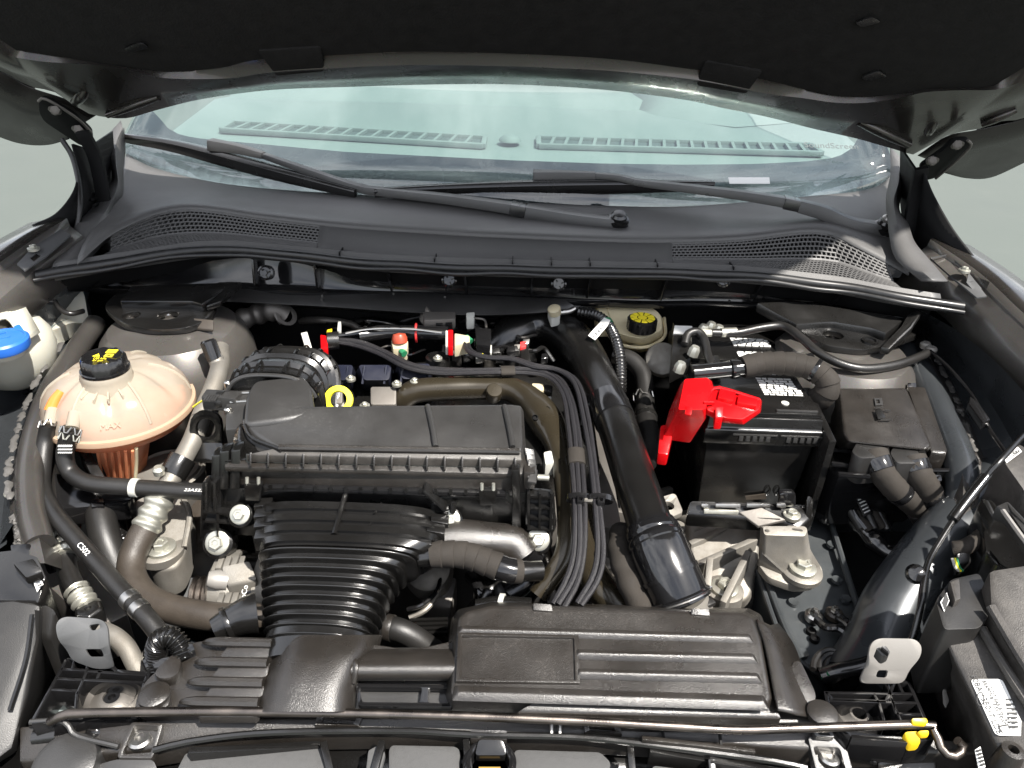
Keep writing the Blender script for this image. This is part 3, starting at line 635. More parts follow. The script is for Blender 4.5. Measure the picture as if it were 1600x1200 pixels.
# rubber seal: three rolled lips with a wavy hang
def wav(p, i, a, d): return p + Vector((0, -.014 + d[0] + a * math.sin(i * .55), d[1] + .5 * a * math.cos(i * .4)))
Sd = crs(S, 120)
sl_ = T('cowl_seal', 'long black rubber weatherstrip with rolled lips along the cowl edge', 'rubber seal')
for nm, r, d, a in (('seal_bulb', .0075, (0, -.004), .0012), ('seal_lip', .0042, (-.008, -.010), .0026)):
    MB().tube([wav(p, i, a, d) for i, p in enumerate(Sd)], r, 10, raw=True).build(nm, 'seal_rubber', sl_)
# black carrier under the cowl, with ribs and push pins
ca = T('cowl_carrier', 'black ribbed plastic carrier beneath the cowl edge', 'cowl carrier')
Sc = byx(Sd, xs2)
lowv = byx(crs([(75, 440, .965), (200, 448, .955), (330, 446, .955), (450, 450, .965), (600, 455, .965), (800, 462, .962), (1000, 470, .96), (1100, 470, .962), (1250, 476, .965), (1400, 490, .968), (1500, 500, .97)], 120), xs2)
MB().loft([[p + Vector((0, -.004, -.012)) for p in Sc], [p.lerp(q, .35) + Vector((0, .012, 0)) for p, q in zip(Sc, lowv)], [p.lerp(q, .85) + Vector((0, .008, 0)) for p, q in zip(Sc, lowv)], lowv, [p + Vector((0, -.008, -.002)) for p in lowv], [p + Vector((0, -.008, -.010)) for p in lowv]], closed=False, cap=False).build('carrier_panel', 'plastic_gloss', ca, ang=40, solid=.002)
for i in (18, 25, 33, 41, 48, 54, 62, 72, 80):
    MB().prism([Sc[i] + Vector((0, -.012, -.02)), Sc[i].lerp(lowv[i], .9) + Vector((0, -.012, 0)), Sc[i].lerp(lowv[i], .95) + Vector((0, .02, 0)), Sc[i] + Vector((0, .02, -.02))], Vector((.004, 0, 0))).build('carrier_rib', 'plastic_gloss', ca, .0008)
for u, v in ((415, 426), (702, 437), (873, 443), (1130, 437)):
    q = Y(u, v, 1.19); lathe('push_pin', 'plastic_gloss', ca, q, [(.013, -.01), (.013, .002), (.010, .004), (.009, .002), (.004, .002), (.004, .006), (.001, .006)], ax=(0, -.9, .35), n=18)
    for k in range(4): MB().bar(q + Vector((0, -.004, 0)), q + Vector((math.cos(k * 1.57 + .5) * .0095, -.005, math.sin(k * 1.57 + .5) * .0095)), .002, .002, Vector((0, -1, .3)).normalized()).build('pin_spoke', 'plastic_gloss', ca)
# end trims beside the glass
tr = T('cowl_end_trim', 'crumpled grey rubber trim at the left end of the cowl', 'trim')
MB().grid([[Y(189, 189, 1.60), Y(171, 212, 1.56), Y(171, 245, 1.5), Y(176, 280, 1.46), Y(157, 308, 1.38), Y(140, 330, 1.33), Y(119, 353, 1.26), Y(104, 385, 1.20), Y(84, 412, 1.14)],
           [Y(191, 200, 1.585), Y(181, 225, 1.53), Y(181, 255, 1.47), Y(184, 288, 1.43), Y(172, 318, 1.35), Y(156, 345, 1.29), Y(138, 370, 1.23), Y(122, 392, 1.18), Y(100, 414, 1.14)],
           [Y(193, 200, 1.61), Y(195, 236, 1.57), Y(192, 262, 1.50), Y(191, 304, 1.42), Y(178, 330, 1.36), Y(182, 362, 1.29), Y(160, 385, 1.24), Y(140, 404, 1.18), Y(122, 416, 1.15)]], 40).build('trim_strip', 'cowl_plastic', tr, ang=60, solid=.003)
tr = T('cowl_end_trim', 'crumpled grey rubber trim at the right end of the cowl', 'trim')
MB().grid([[Y(1391, 231, 1.60), Y(1391, 273, 1.5), Y(1385, 308, 1.42), Y(1387, 343, 1.34), Y(1390, 371, 1.28), Y(1400, 405, 1.22), Y(1440, 440, 1.15)],
           [Y(1402, 242, 1.57), Y(1404, 280, 1.47), Y(1396, 315, 1.38), Y(1402, 350, 1.31), Y(1410, 380, 1.25), Y(1428, 412, 1.19), Y(1458, 440, 1.13)],
           [Y(1410, 250, 1.60), Y(1414, 282, 1.52), Y(1404, 325, 1.42), Y(1418, 350, 1.35), Y(1428, 378, 1.28), Y(1449, 404, 1.22), Y(1480, 440, 1.15)]], 40).build('trim_strip', 'cowl_plastic', tr, ang=60, solid=.003)

# ================================================================== wipers
def wiper(label, piv, arm, rod, head, blade, cap):
    t = T('windshield_wiper', label, 'wiper', 'wipers resting at the base of the windshield')
    MB().tube([Y(*p) for p in arm], lambda f: .019 - .004 * f, 8, 20, sec=[(-1, -.9), (1, -.9), (.8, .5), (-.8, .5)]).build('arm', 'plastic_grey', t, .0015)
    MB().tube([Y(*p) for p in rod], lambda f: .0135 - .006 * f, 8, 24, sec=[(-1, -.8), (1, -.8), (.8, .5), (-.8, .5)]).build('rod', 'plastic_grey', t, .001)
    j = Y(*rod[0]); a0 = Y(*arm[-1]); MB().tube([a0.lerp(j, -.05), j.lerp(a0, -.3) if (j - a0).length > .01 else j + (j - Y(*rod[1])).normalized() * -.02], .0155, 8, 3, sec=[(-1, -.8), (1, -.8), (.9, .5), (-.9, .5)]).build('hinge_joint', 'plastic_satin', t, .001)
    MB().tube([Y(*p) for p in head], lambda f: .015 - .006 * f, 8, 14, sec=[(-1, -.8), (1, -.8), (.8, .6), (-.8, .6)]).build('blade_clip', 'plastic_grey', t, .002)
    MB().tube([Y(*p) for p in blade], lambda f: .007 + .005 * math.sin(math.pi * f), 8, 40, sec=[(-.5, -1.6), (.5, -1.6), (1, .2), (.6, .8), (-.6, .8), (-1, .2)]).build('blade', 'plastic_satin', t, .0006)
    q = Y(*piv); lathe('pivot_cap', 'plastic_satin', t, q, [(.019, -.02), (.019, .006), (.0145, .008), (.0145, .015), (.011, .019), (.001, .020)], ax=(0, -.35, .94), n=24)
    if cap: lathe('pivot_nut', 'steel', t, q + Vector((0, -.007, .018)), [(.0105, 0), (.0105, .005), (.006, .009), (.001, .009)], ax=(0, -.35, .94), n=16)
wiper('windshield wiper at the left whose arm pivots near the middle of the cowl', (966, 347, 1.335), [(972, 349, 1.335), (900, 340, 1.345), (822, 327, 1.36)], [(815, 325, 1.36), (700, 309, 1.395), (600, 298, 1.43), (560, 292, 1.45), (470, 262, 1.50), (412, 242, 1.54)],
      [(328, 224, 1.57), (370, 231, 1.56), (412, 242, 1.54)], [(190, 213, 1.60), (270, 225, 1.59), (350, 245, 1.56), (450, 272, 1.50), (556, 300, 1.44)], False)
wiper('windshield wiper at the right whose arm ends in a shiny pivot nut', (1380, 357, 1.36), [(1384, 358, 1.36), (1330, 348, 1.37), (1290, 330, 1.38), (1248, 318, 1.39)], [(1242, 316, 1.39), (1160, 303, 1.41), (1060, 291, 1.43), (1000, 284, 1.45), (965, 276, 1.46), (930, 273, 1.47)],
      [(833, 274, 1.47), (880, 273, 1.47), (930, 273, 1.47)], [(585, 299, 1.43), (700, 294, 1.44), (830, 290, 1.45), (960, 288, 1.46), (1116, 288, 1.46)], True)

# ================================================================== coolant reservoir
cr_ = T('coolant_reservoir', 'round translucent coolant reservoir with black screw cap and orange coolant', 'reservoir')
RC = Z(187, 634, .892); RR = .100
def lob(r, h, t):
    k = max(0, min(1, (r - .028) / .05)) * max(0, min(1, (RR - r) / .018 + .2))
    return r * (1 - .02 * k * math.cos(6 * t + .6)), h - .006 * k * (max(0, math.cos(6 * t + .6)) ** 6) * 1.2
shell = lathe('upper_shell', 'tank', cr_, RC, [(RR, 0), (.0985, .013), (.0925, .029), (.081, .044), (.064, .056), (.046, .063), (.02, .066), (.001, .067)], n=96, fn=lob)
lathe('seam_rim', 'tank_rim', shell, RC, [(RR - .002, -.004), (RR + .004, -.004), (RR + .0045, 0), (RR + .004, .004), (RR - .001, .005), (RR - .003, 0)], n=96)
lathe('lower_shell', 'tank_low', cr_, RC, [(RR - .002, -.004), (.097, -.010), (.091, -.020), (.076, -.028), (.04, -.032), (.001, -.033)], n=64)
lathe('coolant', 'coolant', cr_, RC, [(.001, -.030), (.06, -.026), (.082, -.018), (.090, -.008), (.0925, .0), (.091, .006), (.001, .0065)], n=48)
CP = Z(168, 589, .956)
nk = lathe('neck', 'tank', cr_, CP, [(.037, -.022), (.034, -.004), (.0325, .003), (.0325, .009), (.031, .011), (.001, .011)], n=40)
cap = lathe('cap', 'plastic_gloss', cr_, CP + Vector((0, 0, .012)), [(.0318, 0), (.0318, .003), (.0293, .004), (.0285, .018), (.0256, .0215), (.0245, .0206), (.001, .0206)], n=84, fn=lambda r, h, t: (r * (1 + (.035 if (h > .003 and r > .025 and math.sin(9 * t) > .55) else 0)), h))
ct = CP + Vector((0, 0, .0333))
text('cap_print', '145 kPa\n21 psi', .0058, ct + Vector((.001, -.0105, 0)), 'print_yellow', cap)
mbp = MB()
mbp.prism([ct + Vector((-.012, -.002, 0)), ct + Vector((-.002, -.002, 0)), ct + Vector((-.007, .006, 0))], .0006); mbp.build('warning_triangle', 'print_yellow', cap)
MB().plate(rounded([ct + Vector((.003, -.002, 0)), ct + Vector((.014, -.002, 0)), ct + Vector((.014, .006, 0)), ct + Vector((.003, .006, 0))], .001), [rounded([ct + Vector((.0055, 0, 0)), ct + Vector((.0115, 0, 0)), ct + Vector((.0115, .004, 0)), ct + Vector((.0055, .004, 0))], .001)], .0006).build('book_symbol', 'print_yellow', cap)
mbp = MB()
for k in range(4): mbp.bar(ct + Vector((0, .0105 + k * .0025, 0)), ct + Vector((.014, .0105 + k * .0025, 0)), .0015, .0006)
mbp.bar(ct + Vector((.002, .01, .0001)), ct + Vector((.002, .019, .0001)), .0015, .0006); mbp.bar(ct + Vector((.012, .01, .0001)), ct + Vector((.012, .019, .0001)), .0015, .0006)
mbp.build('coolant_symbol', 'print_yellow', cap)
text('level_mark', 'MAX', .012, RC + Vector((.034, -.0885, .024)), 'tank', cr_, (1, .38, .0), (.34, -.72, .6))
tube('outlet_channel', 'coolant', cr_, [RC + Vector((-.055, -.068, .031)), RC + Vector((-.052, -.058, .042)), RC + Vector((-.046, -.048, .051))], lambda f: .009 - .003 * f, 12, 10)
for a in range(16):     # little gussets round the neck
    t = a * math.pi / 8; d = Vector((math.cos(t), math.sin(t), 0)); q = CP + Vector((0, 0, -.004))
    MB().prism([q + d * .031, q + d * .047 - Vector((0, 0, .005)), q + d * .047 - Vector((0, 0, .012)), q + d * .031 - Vector((0, 0, .012))], Vector((-d.y, d.x, 0)) * .0022).build('neck_gusset', 'tank', nk)
# ribbed foot and outlets
ft = MB(); ft.prism([(148, 705, .868), (214, 700, .868), (208, 748, .805), (168, 750, .805)], Vector((0, .04, -.012)))
ft.build('foot', 'tank_low', cr_, .003)
for k in range(6):
    u = 152 + 11 * k; tube('foot_rib', 'tank_low', cr_, [(u, 704, .871), (u + 8 - k * 1.3, 748, .808)], .0022, 6)
tube('foot_edge', 'ivory', cr_, [(213, 700, .872), (213, 725, .84), (211, 755, .805)], .0025, 8)
for u, v, z in ((83, 640, .925), (118, 645, .93)):
    a = Z(u, v, z); b = Z(u - 5, v + 24, z - .012); tube('outlet', 'tank', cr_, [a, a.lerp(b, .5), b], .0085, 14)

def hose(name, label, cat, m, pts, r, n=16, group=None, **k):
    t = T(name, label, cat, group); MB().tube(pts, r, n, k.get('res'), sec=k.get('sec')).build('tube', m, t); return t
h1 = hose('coolant_hose', 'long black rubber hose descending from reservoir to radiator with two silver bands', 'hose', 'rubber', [(77, 662, .914), (71, 690, .890), (66, 735, .865), (67, 765, .855), (84, 800, .85), (130, 855, .84), (180, 912, .83), (222, 957, .82), (245, 985, .81), (262, 1012, .80), (272, 1040, .78)], .0108)
zigclamp(h1, Z(77, 666, .911), Z(77, 664, .888) - Z(71, 690, .875), .0125)
def onpath(pts, f): p = crs(pts, 101); k = int(f * 100); return p[k], (p[min(100, k + 1)] - p[max(0, k - 1)]).normalized()
P1 = [(66, 735, .86), (67, 765, .855), (84, 800, .85), (130, 855, .84), (180, 912, .83), (222, 957, .82), (245, 985, .81)]
for f in (.835, .895):
    c, d = onpath(P1, f); band(h1, c - d * .005, c + d * .005, .0118, 'steel', 'silver_band')
c, d = onpath(P1, .56); text('hose_print', 'C50213', .009, c + Vector((.001, -.0062, .0108)), 'print_white', h1, d, (.1, -.5, .85))
h2 = hose('coolant_hose', 'black rubber hose curving from reservoir to the air filter housing with white clip', 'hose', 'rubber', [(111, 670, .917), (104, 694, .895), (102, 718, .875), (112, 740, .858), (140, 755, .855), (200, 761, .852), (260, 765, .85), (330, 769, .848)], .0112)
zigclamp(h2, Z(110, 674, .914), Z(109, 672, .885) - Z(103, 692, .872), .013); zigclamp(h2, Z(108, 684, .905), Z(109, 672, .885) - Z(103, 692, .872), .0125, 'zinc')
c, d = Z(211, 762, .852), (Z(260, 765, .85) - Z(200, 761, .852)).normalized(); band(h2, c - d * .0045, c + d * .0045, .0125, 'white', 'white_clip')
mb = MB()
for k in range(3):
    for j in range(7):
        c = Z(94 + j * 3.2, 700 + k * 5, .902 - .006 * k); mb.box(c + Vector((0, -.001, .004)), (.0019, .003, .0012), .2)
mb.build('hose_print', 'print_white', h2)
text('hose_print', '23A523', .008, Z(303, 766, .8635), 'print_white', h2)

# ================================================================== washer bottle (left)
wb = T('washer_reservoir', 'white washer fluid bottle with filler neck and blue flip cap', 'washer bottle')
lathe('filler_bowl', 'washer_white', wb, Z(14, 536, .925), [(.02, -.075), (.045, -.06), (.060, -.035), (.0645, -.01), (.062, .012), (.052, .030), (.038, .038), (.001, .040)], n=40)
MB().grid([[(-30, 470, .99), (10, 452, .99), (25, 455, .985), (45, 490, .975), (62, 520, .955)], [(-30, 520, .985), (0, 500, .985), (12, 500, .98), (25, 520, .97), (30, 540, .955)]], 20).build('filler_neck', 'washer_white', wb, solid=.004)
MB().grid([[(25, 455, .93), (60, 440, .955), (95, 432, .965), (122, 438, .965), (132, 462, .95)], [(40, 480, .92), (75, 470, .94), (100, 462, .95), (125, 470, .945), (136, 485, .93)], [(70, 520, .90), (85, 515, .915), (110, 505, .92), (130, 505, .915), (140, 505, .91)], [(72, 545, .88), (85, 545, .88), (100, 535, .885), (115, 525, .89), (130, 515, .89)]], 24).build('bottle_body', 'washer_white', wb, ang=60)
MB().grid([[(75, 512, .918), (100, 500, .925), (128, 492, .925)], [(70, 540, .885), (95, 530, .89), (130, 512, .895)]], 10).build('fluid', 'washer_grey', wb)
wc = lathe('blue_cap', 'blue', wb, Z(2, 533, .972), [(.034, -.012), (.036, -.008), (.036, .002), (.033, .005), (.030, .005), (.029, .003), (.001, .004)], n=40)
prism('cap_tab', 'blue', wc, [(20, 510, .976), (30, 506, .976), (37, 515, .972), (28, 522, .972)], .008, .0015, rr=.003)
MB().plate(rounded([(-6, 520, .9765), (12, 516, .9765), (16, 526, .9765), (-4, 530, .9765)], .003), [rounded([(-2, 522, .9765), (9, 519, .9765), (11, 524, .9765), (-1, 527, .9765)], .002)], .0008).build('washer_symbol', 'blue', wc)
lathe('collar', 'washer_white', wb, Z(2, 540, .958), [(.033, -.012), (.033, .006), (.001, .006)], n=32)
c = tube('washer_pump_hose', 'rubber', None, [(60, 438, .985), (75, 450, .98), (85, 470, .965), (95, 484, .955), (112, 490, .95), (130, 486, .945)], .0042, 10)
tag(c, 'thin black hose draped over the white washer bottle', 'hose')
c = tube('washer_hose_loop', 'rubber', None, [(64, 434, .985), (75, 446, .985), (88, 449, .985), (97, 440, .985)], .0036, 10)
tag(c, 'short looped black hose above the washer bottle under the cowl corner', 'hose')

# ================================================================== strut tower covers
sc1 = T('strut_tower_cover', 'black plastic strut tower cover with two round holes at the left', 'cover', 'strut tower covers')
o1 = rounded([(160, 478, .962), (188, 452, .966), (330, 455, .966), (340, 478, .962), (322, 500, .960), (290, 513, .958), (235, 515, .958), (190, 505, .958)], .02)
MB().plate(o1, [circle(Z(205, 492, .9605), (0, 0, 1), .014, 18), circle(Z(263, 492, .9605), (0, 0, 1), .017, 18)], .010).build('cover_plate', 'plastic_satin', sc1, .002)
prism('raised_deck', 'plastic_satin', sc1, [(187, 470, .974), (205, 446, .98), (345, 441, .985), (350, 452, .982), (315, 475, .976), (300, 470, .975)], .016, .003)
prism('deck_wing', 'plastic_satin', sc1, [(340, 440, .984), (378, 440, .988), (345, 470, .975), (322, 478, .972)], .01, .003)
for u in (205, 265): lathe('tower_nut', 'steel', sc1, Z(u, 497, .945), [(.008, 0), (.008, .008), (.004, .012), (.001, .012)], n=6)
prism('rubber_flap', 'rubber_brown', sc1, [(303, 497, .962), (333, 500, .962), (333, 515, .952), (305, 512, .952)], .004, .001)
sc2 = T('strut_tower_cover', 'black plastic strut tower cover with upturned horn at the right', 'cover', 'strut tower covers')
o2 = rounded([(1200, 480, .968), (1262, 512, .964), (1300, 505, .964), (1440, 520, .962), (1385, 540, .960), (1350, 547, .958), (1290, 540, .958), (1258, 522, .961)], .018)
MB().plate(o2, [circle(Z(1302, 523, .9615), (0, 0, 1), .016, 18), circle(Z(1360, 531, .9605), (0, 0, 1), .013, 18)], .010).build('cover_plate', 'plastic', sc2, .002)
prism('raised_deck', 'plastic', sc2, [(1182, 472, .985), (1240, 470, .988), (1300, 478, .988), (1395, 492, .985), (1412, 500, .982), (1385, 520, .976), (1362, 512, .974), (1300, 502, .974), (1245, 506, .974), (1215, 490, .976)], .018, .004)
prism('horn', 'plastic', sc2, [(1418, 492, .992), (1430, 483, 1.0), (1441, 487, 1.0), (1425, 512, .985), (1390, 545, .968), (1376, 542, .968), (1408, 510, .98)], .012, .003)
for u, v in ((1302, 527), (1360, 532)): lathe('tower_nut', 'steel', sc2, Z(u, v, .946), [(.008, 0), (.008, .008), (.004, .012), (.001, .012)], n=6)
prism('grommet', 'plastic_satin', sc2, circle(Z(1360, 531, .961), (0, 0, 1), .012, 16), .004, .001)
MB().plate(circle(Z(1360, 531, .9635), (0, 0, 1), .013, 20), [circle(Z(1360, 531, .9635), (0, 0, 1), .009, 20)], .004).build('grommet_ring', 'plastic_satin', sc2)
lb = T('warning_label', 'small yellow warning sticker on the right strut tower', 'sticker')
MB().prism([(1362, 566, .895), (1386, 566, .895), (1384, 590, .878), (1358, 588, .878)], Vector((0, .002, -.002))).build('sticker_base', 'ink', lb)
mb = MB(); a = [Z(1366, 570, .896), Z(1383, 570, .896), Z(1381, 586, .884), Z(1363, 585, .884)]
mb.plate(a, [[p.lerp(sum(a, Vector()) / 4, .45) for p in a]], Vector((0, .001, -.001))); mb.build('yellow_print', 'print_yellow', lb)

# ================================================================== air filter housing
af = T('air_filter_housing', 'large black air filter housing with ribbed ledge across the engine', 'air filter box')
lid = MB()
lid_out = [(378, 655, .962), (425, 641, .968), (452, 636, .97), (600, 634, .97), (800, 632, .97), (815, 634, .97), (816, 690, .955), (814, 703, .952), (432, 698, .952), (382, 668, .955)]
lid.prism(lid_out, None, [(378, 660, .93), (425, 648, .93), (452, 640, .93), (600, 640, .93), (800, 640, .93), (818, 640, .93), (822, 700, .925), (822, 728, .928), (425, 724, .928), (372, 712, .928)])
L1 = lid.build('lid', 'plastic_grey', af, .004, seg=3)
prism('lid_skirt', 'plastic_dusty', af, [(352, 716, .932), (372, 694, .938), (430, 696, .942), (815, 702, .943), (822, 700, .942), (826, 734, .932), (826, 741, .930), (350, 729, .930)], .008, .003)
for u in (672, 792): tube('lid_groove', 'plastic_grey', L1, [(u - 4, 634, .9715), (u + 4, 668, .9635), (u + 9, 698, .955)], .0035, 8)
tube('lid_edge', 'plastic_dusty', L1, [(436, 699, .9535), (620, 702, .9535), (812, 705, .9535)], .004, 8)
MB().grid([[(378, 662, .958), (388, 690, .945), (440, 712, .936)], [(372, 668, .95), (362, 700, .938), (352, 722, .933)]], 12).build('corner_web', 'plastic_satin', L1, solid=.003)
tube('corner_edge', 'plastic_satin', L1, [(382, 664, .960), (395, 685, .952), (440, 703, .951)], .003, 8)
prism('lid_slope', 'plastic_faded_lit', af, [(430, 700, .9512), (814, 705, .9512), (815, 719, .9455), (384, 710, .9455)], .012, .0015)  # paler brown than the lid, a lit look put into its colour
# ledge with white-bright gloss strip broken by upright ribs
prism('ledge', 'plastic_polish', af, [(384, 709, .943), (810, 718, .943), (810, 737, .9285), (384, 727, .9285)], .004, .0005)
for k in range(16):
    u = 390 + k * 27.6; v = 704 + k * .5
    MB().prism([Z(u, v + 3, .950), Z(u, v + 12, .9445), Z(u, v + 25, .934), Z(u, v + 26, .926), Z(u, v + 4, .926)], Vector((.0022, 0, 0))).build('ledge_rib', 'plastic_dusty', af, .0005)
# front wall of the lid
FY = .752
def fw(u, v, dy=0): return Y(u, v, FY + dy)
prism('front_wall', 'plastic_dusty', af, [fw(352, 731), fw(822, 743), fw(822, 770), fw(352, 757)], Vector((0, .012, 0)), .002)
MB().bar(fw(412, 758, -.004), fw(790, 768, -.004), .008, .007).build('seam_flange', 'plastic_gloss', af, .001)
for k in range(17):
    u = 425 + k * 23.5; MB().bar(fw(u, 757 + k * .55, -.009), fw(u, 765 + k * .55, -.009), .002, .004, Vector((1, 0, 0))).build('seam_tooth', 'plastic_satin', af)
# lower case
prism('lower_case', 'plastic', af, [fw(330, 762, .004), fw(835, 770, .004), fw(835, 850, .006), fw(690, 852, .006), fw(330, 835, .006)], Vector((0, .08, 0)), .003)
lc = MB().prism(rounded([fw(660, 776, -.004), fw(770, 776, -.004), fw(770, 824, -.002), fw(690, 824, -.002)], .004), Vector((0, .01, 0))).build('case_panel', 'plastic_satin', af, .002)
# left end with clip posts
for u, v0, v1, wd in ((338, 712, 770, .02), (350, 706, 766, .008), (368, 704, 766, .006)):
    MB().prism([fw(u - 8, v0, .0), fw(u + 8, v0 - 2, .0), fw(u + 6, v1, -.008), fw(u - 10, v1, -.008)], Vector((0, .02, .0))).build('end_post', 'plastic_satin', af, .003)
MB().prism(rounded([fw(316, 750, -.006), fw(345, 755, -.006), fw(345, 830, -.006), fw(312, 845, -.006), fw(314, 780, -.006)], .008), Vector((0, .012, 0))).build('end_bracket', 'plastic_satin', af, .002)
for a, b in (((322, 755), (322, 800)), ((335, 755), (335, 800)), ((318, 800), (360, 803)), ((320, 815), (362, 818)), ((340, 802), (340, 840))):
    MB().bar(fw(*a, -.014), fw(*b, -.014), .003, .010, Vector((0, -1, 0))).build('bracket_rib', 'plastic_satin', af)
# clips on the seam
for u in (395, 762):
    cl = MB().prism(rounded([fw(u - 14, 756 if u < 500 else 766, -.014), fw(u + 14, 757 if u < 500 else 767, -.014), fw(u + 12, 783 if u < 500 else 790, -.012), fw(u - 12, 782 if u < 500 else 790, -.012)], .003), Vector((0, .008, 0))).build('seam_clip', 'plastic_satin', af, .0015)
    for s in (-9, 9): tube('clip_prong', 'zinc', cl, [fw(u + s, 746 if u < 500 else 755, -.010), fw(u + s, 757 if u < 500 else 766, -.012)], .0022, 8)
# right end: fins, latch and ribbed bracket
for k in range(5):
    MB().prism([Z(820 + k * 3, 700 + k * 8, .948 - k * .003), Z(834 + k * 1.5, 702 + k * 8, .944 - k * .003), Z(838, 730 + k * 6, .93), Z(824, 728 + k * 6, .93)], .003).build('end_fin', 'plastic_grey', af, .0006)
prism('end_block', 'plastic_dusty', af, [fw(818, 738, -.006), fw(836, 738, -.006), fw(836, 765, -.006), fw(818, 765, -.006)], Vector((0, .03, 0)), .003)
MB().prism(rounded([fw(799, 735, -.012), fw(812, 735, -.012), fw(814, 824, -.010), fw(800, 824, -.010)], .003), Vector((0, .016, 0))).build('latch', 'plastic_satin', af, .002)
MB().prism(rounded([fw(822, 768, -.006), fw(866, 772, -.006), fw(868, 800, -.006), fw(862, 850, -.008), fw(838, 862, -.008), fw(820, 850, -.006)], .008), Vector((0, .01, 0))).build('end_bracket', 'plastic_satin', af, .002)
for k in range(3): MB().bar(fw(826 + 18 * k, 772, -.015), fw(826 + 17 * k, 828, -.015), .003, .010, Vector((0, -1, 0))).build('bracket_rib', 'plastic_satin', af)
for k in range(4): MB().bar(fw(824, 776 + 17 * k, -.0145), fw(864, 778 + 17 * k, -.0145), .003, .010, Vector((0, -1, 0))).build('bracket_rib', 'plastic_satin', af)
for u, v, r in ((376, 805, .0125), (341, 849, .0155), (705, 812, .0115), (841, 844, .0145)):
    g = MB().lathe(fw(u, v, -.012), [(r * 1.25, -.02), (r * 1.25, .002), (r * 1.05, .004), (r * 1.02, .0), (.001, .0)], ax=(0, -.78, .62), n=26).build('bolt_boss', 'plastic_satin', af)
    bolt(af, fw(u, v, -.013) + Vector((0, -.001, .002)), r, (0, -.78, .62), turn=u)
tube('post', 'plastic_satin', af, [fw(709, 786, -.012), fw(707, 800, -.014)], .004, 10)
MB().bar(fw(662, 768, -.018), fw(696, 800, -.02), .004, .02, Vector((0, -1, 0))).build('case_rib', 'plastic_satin', af, .001)
# neck from lid up to the ribbed elbow
nkk = MB()
nk0 = rounded([(380, 664, .962), (384, 618, .974), (397, 594, .980), (474, 586, .980), (487, 602, .976), (493, 646, .966), (440, 656, .966)], .010)
nkk.prism(nk0, None, [p + Vector((0, 0, -.09)) for p in nk0]); nkk.build('outlet_neck', 'plastic_grey', af, .006, seg=3)
# sensor connector on the neck
prism('sensor_mount', 'plastic_grey', af, [(354, 598, .955), (397, 594, .96), (386, 668, .945), (352, 672, .94)], .05, .003)
for k in range(3): tube('mount_rib', 'steel', af, [(360, 602 + 13 * k, .957 - .003 * k), (390, 600 + 13 * k, .960 - .003 * k)], .0022, 8)
for v in (600, 642): lathe('mount_screw', 'steel', af, Z(356, v, .955 if v < 620 else .947), [(.005, -.004), (.005, .003), (.003, .005), (.001, .005)], n=12)

sn = T('sensor_connector', 'grey air flow sensor connector plugged in beside the ribbed intake elbow', 'connector')
MB().tube([(320, 624, .945), (340, 625, .945), (376, 627, .948)], .0105, 8, 6, sec=[(-1, -1), (1, -1), (1, 1), (-1, 1)]).build('housing', 'plastic_grey', sn, .002)
for k in range(5): MB().box(Z(322 + k * 4, 622, .9565), (.0022, .016, .002)).build('grip_rib', 'plastic_grey', sn)
band(sn, Z(342, 625, .945), Z(352, 625, .946), .0125, 'plastic', 'collar', 16)
tube('yellow_wire', 'yellow', sn, [(320, 624, .942), (310, 630, .93), (302, 636, .92)], .0015, 6)
# ribbed elbow behind
eb = T('intake_elbow', 'black ribbed intake elbow rising behind the air filter housing', 'intake duct')
def arch(c, rw, rh, n=30, p=2.6): return [c + Vector((math.copysign(abs(math.cos(a)) ** (2 / p), math.cos(a)) * rw, 0, math.copysign(abs(math.sin(a)) ** (2 / p), math.sin(a)) * rh)) for a in [2 * math.pi * i / n for i in range(n)]]
E0 = Vector((Z(420, 582, .985).x, Z(420, 582, .985).y, .915)); rings = []; M_ = 64
def sq(a, p=2.9): return math.copysign(abs(math.cos(a)) ** (2 / p), math.cos(a)), math.copysign(abs(math.sin(a)) ** (2 / p), math.sin(a))
for i in range(M_):
    f = i / (M_ - 1); th = f * R(78)
    c = E0 + Vector((-.006 * f, .105 * math.sin(th) + .03 * f, .006 * math.sin(math.pi * f) - .07 * (1 - math.cos(th))))
    rib = .005 if (i % 7) == 0 else 0
    up = Vector((0, math.sin(th), math.cos(th)))
    rw = .062 + rib + .003 * math.sin(math.pi * f); rh = .066 + rib
    rings.append([c + Vector((sq(a)[0] * rw, 0, 0)) + up * (sq(a)[1] * rh) for a in [2 * math.pi * k / 40 for k in range(40)]])
MB().loft(rings).build('elbow', 'plastic_satin', eb, ang=30)
for k in range(7):      # short bridging ribs
    a = R(35 + 18 * k)
    for i in (0, 14, 28):
        p = rings[i][int(a / (2 * math.pi) * 40)]; q = rings[i + 7][int(a / (2 * math.pi) * 40)]
        MB().tube([p, p.lerp(q, .5) + Vector((0, .001, .002)), q], .0016 if i > 4 else .0025, 6, 4).build('bridge_rib', 'plastic_satin', eb)
nr = MB(); cc = [E0 + Vector((sq(a)[0] * .064, -.004, sq(a)[1] * .068)) for a in [math.pi * (.04 + .92 * k / 40) for k in range(41)]]
nr.tube(cc[4:-4], .003, 8, raw=True); nr.build('collar_ring', 'plastic_grey', eb)
prism('white_tag', 'white', eb, [(470, 520, .945), (480, 518, .945), (488, 545, .935), (478, 547, .935)], .004, .001)

for k in range(6):      # moulded ribs over the reservoir dome
    t = k * math.pi / 3 + .35; d = Vector((math.cos(t), math.sin(t), 0))
    MB().tube([RC + d * r_ + Vector((0, 0, h_)) for r_, h_ in ((.050, .0615), (.064, .0562), (.081, .0442), (.0925, .029), (.098, .013))], .0026, 8, 14).build('dome_rib', 'tank', shell)

